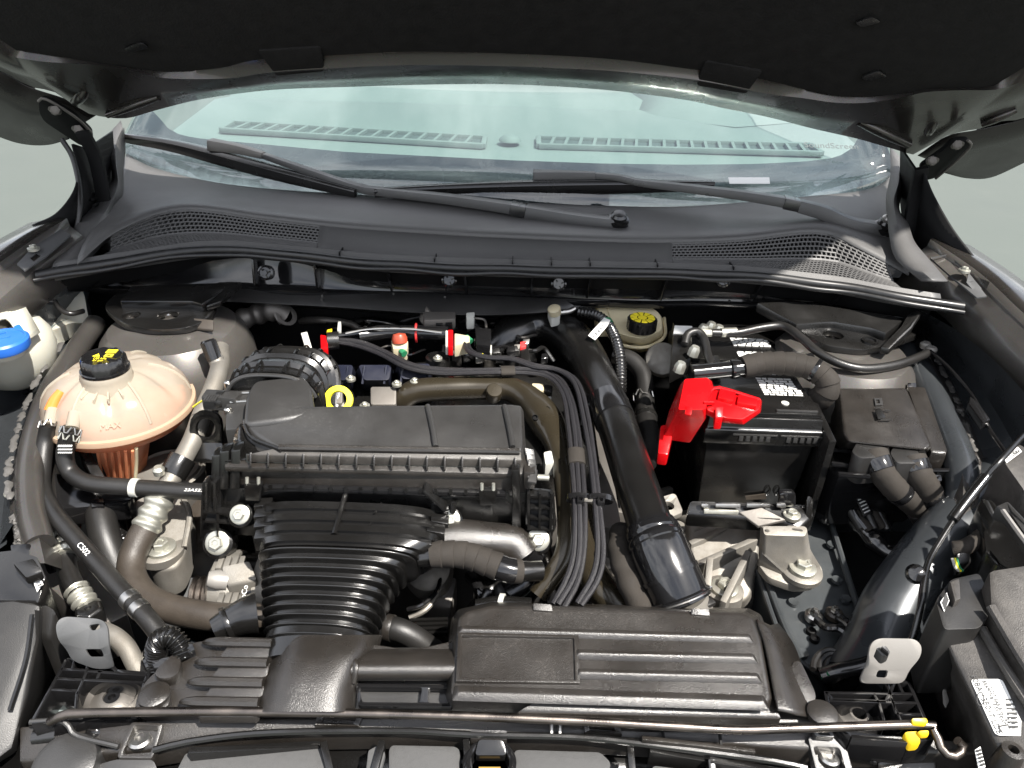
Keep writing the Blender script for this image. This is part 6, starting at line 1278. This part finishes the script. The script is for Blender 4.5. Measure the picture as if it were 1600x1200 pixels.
prism('red_strip', 'red', k, [(700, 515, .94), (708, 515, .94), (708, 542, .928), (700, 542, .928)], .016, .0015); prism('white_strip', 'white', k, [(696, 516, .938), (700, 516, .938), (700, 542, .926), (696, 541, .926)], .016, .0015); tube('green_seal', 'green', k, [(728, 527, .926), (736, 534, .922)], .0055, 12)
k = conn('small white topped sensor plug close under the heat shield', [(728, 488, .95), (742, 487, .95), (741, 496, .946), (729, 497, .946)], 'white'); tube('cable', 'alu_dark', k, [(742, 497, .94), (757, 500, .94), (760, 512, .935)], .002, 6)
k = conn('black connector with pink and yellow wires beside the charge pipe', [(742, 512, .935), (768, 513, .935), (766, 540, .925), (744, 538, .925)], 'plastic_gloss')
for i in range(4): tube('wire', ('yellow', 'print_red', 'green', 'white')[i], k, [(752 + 5 * i, 540, .915), (755 + 4 * i, 551, .91), (748 + 6 * i, 558, .90)], .0016, 6)
k = conn('ivory plug between bronze pipe and braided lines', [(831, 598, .905), (850, 599, .905), (850, 610, .90), (831, 610, .90)], 'ivory'); prism('plug_tail', 'plastic', k, [(850, 600, .905), (864, 602, .905), (862, 612, .90), (850, 610, .90)], .015, .002)
k = conn('small white plug beneath the bronze pipe bend', [(850, 620, .895), (862, 618, .895), (860, 628, .89), (852, 630, .89)], 'white')
k = conn('white cylindrical sensor plug right of the filter housing lid', [(849, 706, .89), (862, 703, .89), (866, 722, .882), (852, 726, .88)], 'white'); tube('sensor_nipple', 'zinc', k, [(840, 746, .90), (858, 747, .90)], .0045, 10)
k = conn('white round breather cap near the cowl above the charge pipe', [(856, 478, .955), (872, 476, .955), (876, 490, .95), (862, 494, .948)], 'white'); lathe('cap', 'ivory', k, Z(866, 484, .958), [(.011, -.008), (.011, .003), (.007, .006), (.001, .006)], ax=(-.2, -.3, .9), n=18)
tube('silver_fitting', 'steel', k, [(876, 488, .95), (890, 486, .952), (898, 482, .955)], .005, 10)
k = conn('red tipped black sensor standing behind the braided lines', [(812, 538, .93), (826, 540, .93), (830, 568, .915), (814, 566, .915)], 'plastic'); prism('red_tip', 'print_red', k, [(813, 534, .934), (822, 533, .934), (822, 542, .93), (813, 543, .93)], .006, .001)
fr_ = T('fuel_rail', 'dark fuel rail with red seal ring at the back of the engine', 'fuel rail')
tube('rail', 'plastic_gloss', fr_, [(560, 525, .925), (600, 520, .925), (650, 520, .925), (700, 522, .925)], .0125, 16); tube('seal_ring', 'print_red', fr_, [(649, 520, .925), (652, 520, .925)], .0165, 20, 3)
tube('thin_line', 'steel', fr_, [(540, 521, .935), (580, 514, .94), (640, 514, .94), (690, 520, .935)], .0022, 8); tube('thin_line', 'plastic_gloss', fr_, [(520, 525, .93), (560, 520, .932), (590, 512, .935), (612, 512, .935)], .004, 8)
for u in (680, 695): prism('relay', 'plastic_gloss', fr_, [(u, 488, .945), (u + 10, 488, .945), (u + 12, 506, .938), (u + 1, 506, .938)], .02, .0015)
g = random.Random(5)
sm = T('engine_back_wiring', 'small dark wires and clips tangled behind the engine', 'wiring')
for k in range(16):
    u = 560 + k * 17 + g.uniform(-8, 8); v = 520 + g.uniform(-18, 30)
    tube('wire', ('plastic_gloss', 'rubber', 'alu_dark', 'plastic')[k % 4], sm, [(u, v, .90), (u + g.uniform(5, 20), v + g.uniform(-8, 8), .91), (u + g.uniform(20, 40), v + g.uniform(-6, 14), .90), (u + g.uniform(36, 60), v + g.uniform(-4, 22), .88)], g.uniform(.0016, .004), 7)
for k in range(14):
    u = 700 + g.uniform(0, 150); v = 495 + g.uniform(0, 60); prism('clip', ('plastic_gloss', 'plastic', 'alu_dark', 'steel')[k % 4], sm, [(u, v, .91), (u + g.uniform(5, 14), v - 1, .91), (u + g.uniform(6, 14), v + 7, .905), (u - 1, v + 8, .905)], .01, .001)
os_ = T('oxygen_sensor_hose', 'dull grey crumpled hose end in the dark behind the ribbed elbow', 'hose')
tube('tube', 'alu_dark', os_, [(375, 500, .90), (405, 490, .91), (430, 485, .92), (445, 492, .91)], lambda f: .018 + .002 * math.sin(20 * f), 14, 30)
MB().plate(circle(Z(445, 492, .915), (.6, -.4, .6), .02, 20), [circle(Z(445, 492, .915), (.6, -.4, .6), .014, 20)], Vector((.003, 0, 0))).build('rim', 'alu_dark', os_)
le = T('lifting_eye', 'black steel lifting eye plate standing beside the air filter housing', 'bracket')
q = [(297, 690, .86)] + [(321 + 25 * math.cos(a), 664 + 24 * math.sin(a), .885 - .0006 * (24 * math.sin(a))) for a in [math.pi + i * math.pi / 8 for i in range(9)]] + [(347, 692, .86)]
MB().plate([Z(u, v, .93 - (v - 640) * .0011) for u, v, z in q], [[Z(321 + 15 * math.cos(a), 669 + 15 * math.sin(a), .93 - (669 + 15 * math.sin(a) - 640) * .0011) for a in [i * math.pi / 8 for i in range(16)]]], Vector((0, .007, -.003))).build('plate', 'plastic_satin', le, .001)
prism('foot', 'plastic_satin', le, [(297, 690, .873), (347, 692, .873), (352, 720, .855), (300, 716, .855)], .006, .001)

# ================================================================== brake fluid reservoir
br = T('brake_fluid_reservoir', 'ivory brake fluid reservoir with black cap and yellow top', 'reservoir')
MB().loft([rounded([(945, 472, .945), (1000, 468, .948), (1032, 490, .94), (1035, 515, .93), (1005, 530, .925), (962, 520, .928)], .012), rounded([(940, 478, .925), (1000, 474, .93), (1036, 495, .92), (1036, 525, .91), (1003, 540, .905), (955, 528, .908)], .012), rounded([(950, 490, .88), (1000, 488, .88), (1030, 510, .87), (1030, 540, .86), (1002, 552, .855), (965, 540, .86)], .012)]).build('tank', 'brake_tank', br, .004, seg=3)
tube('tank_seam', 'brake_tank', br, [Z(940, 482, .922), Z(956, 530, .905), Z(1003, 543, .902), Z(1037, 527, .907), Z(1038, 497, .917)], .003, 8, 40)
CB = Z(1003, 505, .947)
bc = lathe('cap', 'plastic_gloss', br, CB, [(.023, -.012), (.0245, -.01), (.0245, .008), (.022, .010), (.001, .010)], n=60, fn=lambda r, h, t: (r * (1 + (.03 if math.sin(16 * t) > .2 and r > .023 else 0)), h))
cz_ = CB + Vector((0, 0, .0108))
for k in range(10):
    a = 2 * math.pi * k / 10 + .1; b = a + 2 * math.pi / 10 - .12
    MB().prism([cz_ + Vector((math.cos(t) * r, math.sin(t) * r, 0)) for t, r in [(a, .0095), ((a + b) / 2, .0093), (b, .0095), (b, .0205), ((a + b) / 2, .0208), (a, .0205)]], .0006).build('yellow_segment', 'print_yellow', bc)
MB().prism([p for p in circle(cz_, (0, 0, 1), .0075, 20)], .0006).build('yellow_disc', 'print_yellow', bc)
prism('rear_block', 'brake_tank', br, [(930, 470, .945), (950, 468, .945), (955, 495, .935), (935, 495, .935)], .04, .004)
ch = T('corrugated_conduit', 'black corrugated conduit with a white paper tag beside the brake reservoir', 'conduit')
tube('conduit', 'plastic_satin', ch, [(905, 487, .95), (930, 492, .95), (948, 505, .945), (962, 530, .935), (969, 560, .92), (970, 590, .905), (970, 615, .89)], lambda f: .0085 + .0011 * math.cos(2 * math.pi * f * 34), 12, 210)
prism('paper_tag', 'label', ch, [(919, 524, .945), (944, 496, .958), (954, 500, .957), (950, 508, .952), (930, 531, .94)], .001, .0003)
mb = MB()
for k in range(5): mb.bar(Z(925 + k * 4, 524 - 4 * k, .9475 + .002 * k), Z(929 + k * 4, 527 - 4 * k, .9455 + .002 * k), .0016, .0006)
mb.build('tag_print', 'ink', ch)
tube('green_ring', 'green', ch, [(947, 503, .946), (950, 508, .944)], .0105, 14, 3)
vh = T('vacuum_hose', 'dark rubber hose with spring clamp descending beside the battery', 'hose')
tube('tube', 'rubber', vh, [(960, 555, .90), (985, 562, .90), (1003, 582, .89), (1008, 610, .875), (1008, 640, .86)], .0145, 14, 40)
tube('lower_tube', 'rubber', vh, [(1008, 640, .86), (1010, 660, .855), (1015, 690, .845), (1008, 725, .83)], .0165, 14, 30)
zigclamp(vh, Z(1006, 620, .87), Z(1008, 640, .86) - Z(1008, 610, .875), .0165); band(vh, Z(1009, 650, .857), Z(1010, 656, .856), .0178, 'plastic', 'ring')
bo = lathe('brake_booster', 'alu_cast', None, Z(1035, 562, .89), [(.026, -.03), (.030, .0), (.027, .01), (.012, .014), (.001, .014)], ax=(-.2, -.75, .6), n=30); tag(bo, 'shiny metal brake booster between brake reservoir and battery', 'brake booster')
prism_ = prism('metal_strap', 'bracket_grey', None, [(1012, 545, .89), (1022, 545, .89), (1018, 590, .85), (1008, 590, .85)], .004, .0008); tag(prism_, 'narrow grey metal strap below the brake fluid reservoir', 'bracket')

# ================================================================== gearbox and right mount
gb = T('gearbox', 'ribbed cast aluminium gearbox casing below the battery', 'gearbox')
MB().loft([rounded([(1075, 812, .76), (1130, 800, .775), (1188, 815, .77), (1185, 860, .75), (1172, 935, .72), (1140, 948, .715), (1105, 935, .72), (1080, 870, .74)], .012), rounded([(1040, 800, .70), (1130, 790, .70), (1200, 810, .70), (1195, 880, .67), (1180, 965, .64), (1120, 975, .64), (1080, 960, .64), (1040, 880, .67)], .012)]).build('case', 'alu_cast', gb, .005, seg=3)
for a, b in (((1078, 848), (1160, 812)), ((1090, 880), (1182, 840)), ((1078, 830), (1120, 810)), ((1130, 940), (1170, 860)), ((1105, 930), (1110, 870))):
    MB().bar(Z(*a, .752), Z(*b, .770), .009, .05).build('case_rib', 'alu_cast', gb, .002)
lathe('bolt_pad', 'alu_cast', gb, Z(1132, 920, .735), [(.027, -.03), (.026, .0), (.022, .002), (.001, .002)], n=28); bolt(gb, Z(1132, 919, .739), .0185, turn=.1)
MB().plate(rounded([(1022, 780, .79), (1055, 770, .79), (1068, 800, .775), (1040, 812, .775)], .006), [circle(Z(1043, 790, .783), (0, 0, 1), .010, 18)], .008).build('lug', 'alu_cast', gb, .002)
for k, (u, v) in enumerate(((1060, 822), (960, 870), (965, 910), (950, 830), (945, 880))): lathe('case_boss', 'alu_cast', gb, Z(u, v, .745), [(.012, -.05), (.012, .0), (.009, .003), (.001, .003)], n=16)
for a, b in (((940, 790), (985, 800)), ((945, 815), (975, 850)), ((955, 850), (985, 870)), ((950, 900), (975, 940)), ((1020, 770), (1050, 760))): MB().bar(Z(*a, .75), Z(*b, .745), .012, .04).build('case_web', 'alu_dark', gb, .004)
MB().prism([(930, 780, .71), (1040, 770, .71), (1050, 960, .66), (940, 965, .66)], .08).build('bell_housing', 'alu_dark', gb, .01)
rm = T('gearbox_mount', 'stained cast aluminium mount with flanged bolt on the right rail', 'engine mount')
MB().loft([rounded([(1192, 822, .835), (1258, 822, .835), (1262, 828, .833), (1258, 838, .83), (1194, 836, .83)], .004), rounded([(1190, 850, .80), (1262, 850, .80), (1268, 862, .795), (1262, 872, .79), (1190, 866, .79)], .005), rounded([(1180, 880, .765), (1255, 870, .77), (1282, 882, .765), (1286, 900, .758), (1245, 915, .752), (1190, 892, .76)], .006)]).build('pedestal', 'alu_cast', rm, .004)
MB().prism(rounded([(1182, 878, .767), (1250, 870, .77), (1282, 880, .768), (1288, 898, .762), (1270, 914, .757), (1240, 916, .757), (1200, 902, .762)], .008), .012).build('foot', 'alu_cast', rm, .003)
MB().prism([Z(1196, 828, .836), Z(1204, 828, .836), Z(1202, 878, .775), Z(1192, 878, .775)], Vector((0, .02, -.01))).build('side_flange', 'alu_cast', rm, .003)
MB().prism([Z(1238, 826, .836), Z(1256, 828, .836), Z(1262, 868, .785), Z(1240, 866, .785)], Vector((0, .02, -.01))).build('side_flange', 'alu_cast', rm, .003)
lathe('washer', 'alu_cast', rm, Z(1253, 892, .767), [(.027, -.006), (.027, .001), (.022, .004), (.001, .005)], n=30); bolt(rm, Z(1254, 888, .774), .018, turn=.4)
rt = T('ground_terminal', 'pair of ground ring terminals with black wires on the right rail', 'terminal')
for u, v, m_ in ((1272, 960, 'steel'), (1304, 957, 'rubber_brown')):
    lathe('ring', m_, rt, Z(u, v, .735), [(.011, -.008), (.0115, .0), (.008, .003), (.001, .003)], n=20); lathe('nut', 'steel', rt, Z(u, v, .738), [(.006, 0), (.006, .006), (.003, .010), (.001, .010)], n=6)
tube('wire', 'plastic_gloss', rt, [(1276, 968, .735), (1290, 980, .74), (1310, 982, .742), (1328, 995, .74), (1340, 1012, .735), (1336, 1030, .73)], .005, 8); tube('wire', 'plastic_gloss', rt, [(1310, 964, .737), (1325, 975, .742), (1338, 1000, .742)], .0055, 8)
for u, v in ((1268, 984), (1274, 996)): lathe('rail_hole', 'plastic_deep', rt, Z(u, v, .7265), [(.006, -.006), (.0062, -.0002), (.0045, .0006), (.004, -.003), (.001, -.003)], n=14)
rgm = T('rail_grommet', 'black ribbed rubber grommet with cable on the right rail', 'grommet')
for k in range(3): MB().tube([Z(1296 + (26 - 6 * k) * math.cos(a) + 3 * k, 1046 + (30 - 6 * k) * math.sin(a), .745 - .002 * k) for a in [math.pi * (1 + .9 * i / 12) for i in range(13)]], .004, 8, 24).build('ring', 'rubber', rgm)
tube('cable', 'plastic_gloss', rgm, [(1285, 1058, .74), (1310, 1050, .75), (1335, 1045, .755), (1360, 1038, .76)], .011, 12); tube('green_wire', 'green', rgm, [(1286, 1060, .742), (1296, 1052, .752)], .0035, 8)
prism('boot', 'plastic_deep', rgm, [(1308, 1040, .76), (1345, 1035, .765), (1345, 1060, .75), (1312, 1062, .745)], .03, .004)

# ================================================================== right headlight and edge parts
rh = T('headlight_housing', 'large dusty headlight housing with white printed label at the right edge', 'headlight')
HL = [(1470, 985, .875), (1532, 980, .88), (1575, 1045, .872), (1660, 1180, .85), (1660, 1290, .82), (1585, 1230, .815), (1555, 1165, .83), (1500, 1050, .86)]
MB().prism(VL(HL), None, [(1442, 985, .74), (1530, 960, .74), (1600, 1040, .74), (1680, 1180, .72), (1680, 1320, .70), (1520, 1240, .70), (1485, 1165, .72), (1452, 1060, .73)]).build('shell', 'plastic_faded_lit', rh, .006, seg=3)
tube('shell_ridge', 'plastic_faded_lit', rh, [(1534, 982, .884), (1562, 1030, .878), (1600, 1090, .868), (1650, 1165, .852)], .005, 8)
prism('upper_shell', 'plastic_faded_lit', rh, [(1548, 950, .905), (1545, 890, .925), (1610, 880, .93), (1680, 940, .92), (1680, 1100, .88), (1600, 1040, .888)], .09, .006)
tube('upper_ridge', 'plastic_faded_lit', rh, [(1548, 948, .909), (1600, 1036, .893), (1640, 1090, .885)], .005, 8)
hb_ = MB().prism(rounded([(1462, 938, .898), (1486, 905, .90), (1530, 895, .90), (1548, 930, .898), (1545, 962, .896), (1530, 982, .894), (1475, 984, .894)], .006), .10).build('bulb_cover', 'plastic_matte', rh, .004)
prism('cover_notch', 'plastic_faded_lit', rh, [(1484, 908, .908), (1500, 902, .908), (1502, 935, .906), (1492, 940, .906)], .012, .003)
LBL = [(1517, 1062, .8605), (1568, 1062, .8625), (1604, 1135, .8505), (1600, 1150, .8465), (1556, 1148, .843)]
def hp(u, v):  # plane of the shell top
    a, b, c = Z(1470, 985, .875), Z(1555, 1165, .83), Z(1575, 1045, .872); n_ = (b - a).cross(c - a).normalized(); d = ray(u, v); o = Vector((0, 0, CZ)); n_ = n_ if n_.z > 0 else -n_
    return o + d * ((a + n_ * .004 - o).dot(n_) / d.dot(n_)), n_
lq = rounded([hp(*p)[0] for p in ((1516, 1061), (1566, 1061), (1602, 1140), (1604, 1150), (1556, 1149))], .004)
nn = hp(1560, 1100)[1]
MB().prism(lq, nn * -.0012).build('label', 'label', rh)
dx = (hp(1556, 1149)[0] - hp(1516, 1061)[0]).normalized()
for (u, v), s_, tx in (((1541, 1078), .0075, 'F08A 13E017 LDE'), ((1552, 1074), .0045, 'BEAM HB 13.5V 55W'), ((1560, 1080), .0045, 'DOT SAE R HL P2')):
    text('label_text', tx, s_, hp(u, v + 22)[0] + nn * .0004, 'ink', rh, dx, nn)
MB().plate([hp(1532 + 6 * math.cos(a), 1092 + 11 * math.sin(a))[0] + nn * .0004 for a in [i * math.pi / 10 for i in range(20)]], [[hp(1532 + 4.6 * math.cos(a), 1092 + 9.4 * math.sin(a))[0] + nn * .0004 for a in [i * math.pi / 10 for i in range(20)]]], nn * -.0005).build('oval_mark', 'ink', rh)
text('label_text', 'L', .014, hp(1568, 1137)[0] + nn * .0004, 'ink', rh, dx, nn)
mb = MB(); g = random.Random(4)
for k in range(7):
    for j in range(6): mb.bar(hp(1572 + 2.6 * j + 1.2 * k * .6, 1092 + 7 * k)[0] + nn * .0006, hp(1573.4 + 2.6 * j + 1.2 * k * .6, 1092 + 7 * k + g.uniform(2, 5))[0] + nn * .0006, .0012, .0005, nn)
mb.build('label_fine_print', 'ink', rh)
prism('barcode_tag', 'label', rh, [Z(1523, 1172, .836), Z(1532, 1166, .838), Z(1540, 1198, .824), Z(1530, 1204, .821)], .001)
mb = MB()
for k in range(5): mb.bar(Z(1526 + k * 1.6, 1174 + 5.5 * k, .8378 - .0028 * k), Z(1533 + k * 1.4, 1171 + 5.5 * k, .8384 - .0028 * k), .0018, .0008)
mb.build('barcode', 'ink', rh)
q0 = [Y(1472, 940, .585), Y(1480, 926, .588), Y(1484, 943, .58), Y(1476, 960, .575)]
bl4 = [Z(1468, 944, .8985), Z(1478, 929, .9025), Z(1482, 942, .8995), Z(1474, 959, .8945)]
MB().prism([p + Vector((0, 0, .003)) for p in bl4], .0008).build('barcode_tag', 'label', rh)
mb = MB()
for k in range(4): mb.bar(bl4[0].lerp(bl4[3], .2 + .2 * k) + Vector((.001, 0, .0034)), bl4[1].lerp(bl4[2], .2 + .2 * k) + Vector((-.001, 0, .0034)), .0018, .0006)
mb.build('barcode', 'ink', rh)
prism('paint_scuff', 'bracket_white', rh, [(1473, 1078, .80), (1478, 1075, .80), (1483, 1095, .79), (1478, 1106, .786), (1474, 1098, .79)], .002)
lathe('post', 'plastic_dusty', rh, Z(1580, 1178, .835), [(.014, -.03), (.011, .0), (.010, .006), (.005, .007), (.005, -.004), (.001, -.004)], n=18)
lt2 = T('tagged_module', 'brown grey module with white printed tag at the right fender', 'module')
prism('case', 'plastic_faded_lit', lt2, [(1562, 712, .94), (1592, 692, .945), (1640, 720, .94), (1640, 800, .91), (1600, 765, .925)], .08, .004)
MB().prism([Z(1567, 714, .944), Z(1590, 698, .948), Z(1597, 705, .9455), Z(1573, 723, .941)], .001).build('tag', 'label', lt2)
text('tag_text', 'C1230BR', .008, Z(1584, 709, .9455), 'ink', lt2, Z(1592, 702, .945) - Z(1572, 717, .942), (0, -.1, 1))
ed = T('bumper_bracket', 'black stepped plastic bracket at the right edge behind the headlight', 'bracket')
prism('arm', 'plastic_satin', ed, [(1530, 780, .90), (1550, 778, .905), (1620, 860, .90), (1660, 930, .90), (1620, 960, .885), (1560, 880, .87), (1540, 860, .875)], .10, .005)
prism('step', 'plastic', ed, [(1533, 778, .915), (1545, 780, .917), (1558, 806, .91), (1552, 812, .907)], .02, .003)
prism('rail', 'plastic_grey', ed, [(1556, 790, .93), (1575, 782, .935), (1640, 850, .935), (1640, 890, .93), (1578, 800, .93)], .02, .003)
tube('lit_edge', 'bracket_white', ed, [(1567, 798, .932), (1590, 830, .93), (1620, 870, .928)], .003, 6)  # pale strip on the black bracket, its lit edge put into colour
hc = T('hood_release_cable', 'thin black cable sweeping down the right side to the headlight', 'cable')
tube('cable', 'plastic_satin', hc, [(1600, 680, .955), (1566, 716, .95), (1540, 745, .93), (1505, 790, .905), (1475, 835, .885), (1452, 875, .87), (1443, 910, .862), (1438, 950, .85), (1428, 990, .83), (1418, 1010, .82)], .0038, 10, 70)
tube('sleeve', 'plastic_satin', hc, [(1540, 745, .932), (1520, 770, .918), (1500, 796, .903), (1488, 812, .896)], .0068, 12)
lathe('grommet', 'plastic_gloss', hc, Z(1431, 897, .862), [(.010, -.008), (.012, .0), (.009, .007), (.001, .010)], ax=(-.3, -.6, .7), n=18)
wt = T('wheel_arch_connector', 'dark taped connector branch hanging over the grey tube at the right', 'connector')
tube('branch', 'tape', wt, [(1545, 828, .87), (1525, 845, .865), (1505, 856, .86), (1490, 858, .855)], .010, 10); prism('plug', 'plastic', wt, [(1495, 865, .86), (1515, 860, .862), (1518, 878, .852), (1500, 882, .85)], .02, .002)
for k in range(3): tube('wire', ('white', 'yellow', 'green')[k], wt, [(1488 + 3 * k, 872, .858), (1492 + 3 * k, 885, .85), (1498 + 3 * k, 892, .845)], .0018, 6)
sw = T('fender_sensor_cable', 'thin black cable with inline plug along the dark right fender', 'cable')
tube('cable', 'plastic_gloss', sw, [(1450, 545, .95), (1480, 572, .945), (1510, 605, .935), (1522, 622, .93), (1545, 668, .92), (1570, 705, .915)], .0028, 8); prism('plug', 'plastic_gloss', sw, [(1516, 618, .938), (1530, 630, .935), (1548, 655, .93), (1536, 660, .927), (1514, 630, .933)], .014, .002)

# ================================================================== more small things in the gaps
g = random.Random(21)
w1 = T('engine_bay_pipes', 'thin dark pipes and brackets in the shade behind the engine', 'pipes')
for k in range(6):
    u = 470 + 75 * k; tube('pipe', ('alu_dark', 'plastic_satin', 'rubber')[k % 3], w1, [(u, 505 + g.uniform(-6, 6), .87), (u + 40, 498 + g.uniform(-6, 6), .885), (u + 85, 506 + g.uniform(-6, 8), .87), (u + 100, 530, .85)], .005 + .004 * g.random(), 10)
for k in range(10):
    u = 500 + g.uniform(0, 340); v = 500 + g.uniform(0, 30); prism('tab', ('alu_dark', 'plastic_gloss', 'plastic', 'steel')[k % 4], w1, [(u, v, .885), (u + g.uniform(8, 22), v - 2, .885), (u + g.uniform(8, 20), v + 9, .88), (u - 2, v + 10, .88)], .014, .0015)
w2 = T('front_frame_wiring', 'dark wires and clips in the gap right of the gearbox mount', 'wiring')
for k in range(4): tube('wire', 'plastic_gloss', w2, [(1190 + 8 * k, 935, .64), (1200 + 6 * k, 960, .66), (1212 + 5 * k, 1000, .66), (1235 + 6 * k, 1030, .65)], .005, 8)
w3 = T('left_gap_wiring', 'dark wires and a corrugated sleeve in the gap beside the engine mount', 'wiring')
tube('sleeve', 'plastic_satin', w3, [(178, 800, .76), (186, 830, .755), (196, 850, .745), (205, 880, .73)], lambda f: .008 + .001 * math.cos(2 * math.pi * f * 18), 10, 90)
for k in range(5): tube('wire', ('plastic_gloss', 'rubber')[k % 2], w3, [(190 + 5 * k, 790, .75), (196 + 3 * k, 815 + g.uniform(-5, 5), .75), (200 + 4 * k, 845, .74)], .003, 7)
for k in range(3): prism('metal_tab', ('alu_cast', 'alu_dark', 'bracket_grey')[k], w3, [(105 + 4 * k, 795 + 6 * k, .76), (118 + 4 * k, 793 + 6 * k, .76), (116 + 4 * k, 815 + 6 * k, .75), (106 + 4 * k, 818 + 6 * k, .75)], .01, .002)

# pressed detail on the right rail
tube('rail_bead', 'rail_paint', body, [(1198, 905, .735), (1225, 975, .726), (1252, 1030, .721)], .005, 8)
tube('rail_lip', 'rail_paint', body, [(1183, 892, .734), (1226, 1006, .720), (1285, 1060, .719)], .0035, 8)
for u, v, z in ((1300, 850, .742), (1308, 905, .736), (1322, 935, .732), (1240, 940, .729), (1255, 1020, .722)):
    lathe('weld_spot', 'rail_paint', body, Z(u, v, z), [(.007, -.004), (.0068, .0008), (.004, .0002), (.001, .0)], n=14)
MB().plate(rounded([(1320, 985, .733), (1346, 980, .733), (1352, 1012, .728), (1330, 1020, .727)], .004), [circle(Z(1336, 998, .731), (0, 0, 1), .007, 14)], .003).build('rail_tab', 'rail_paint', body, .0006)

fixbase()
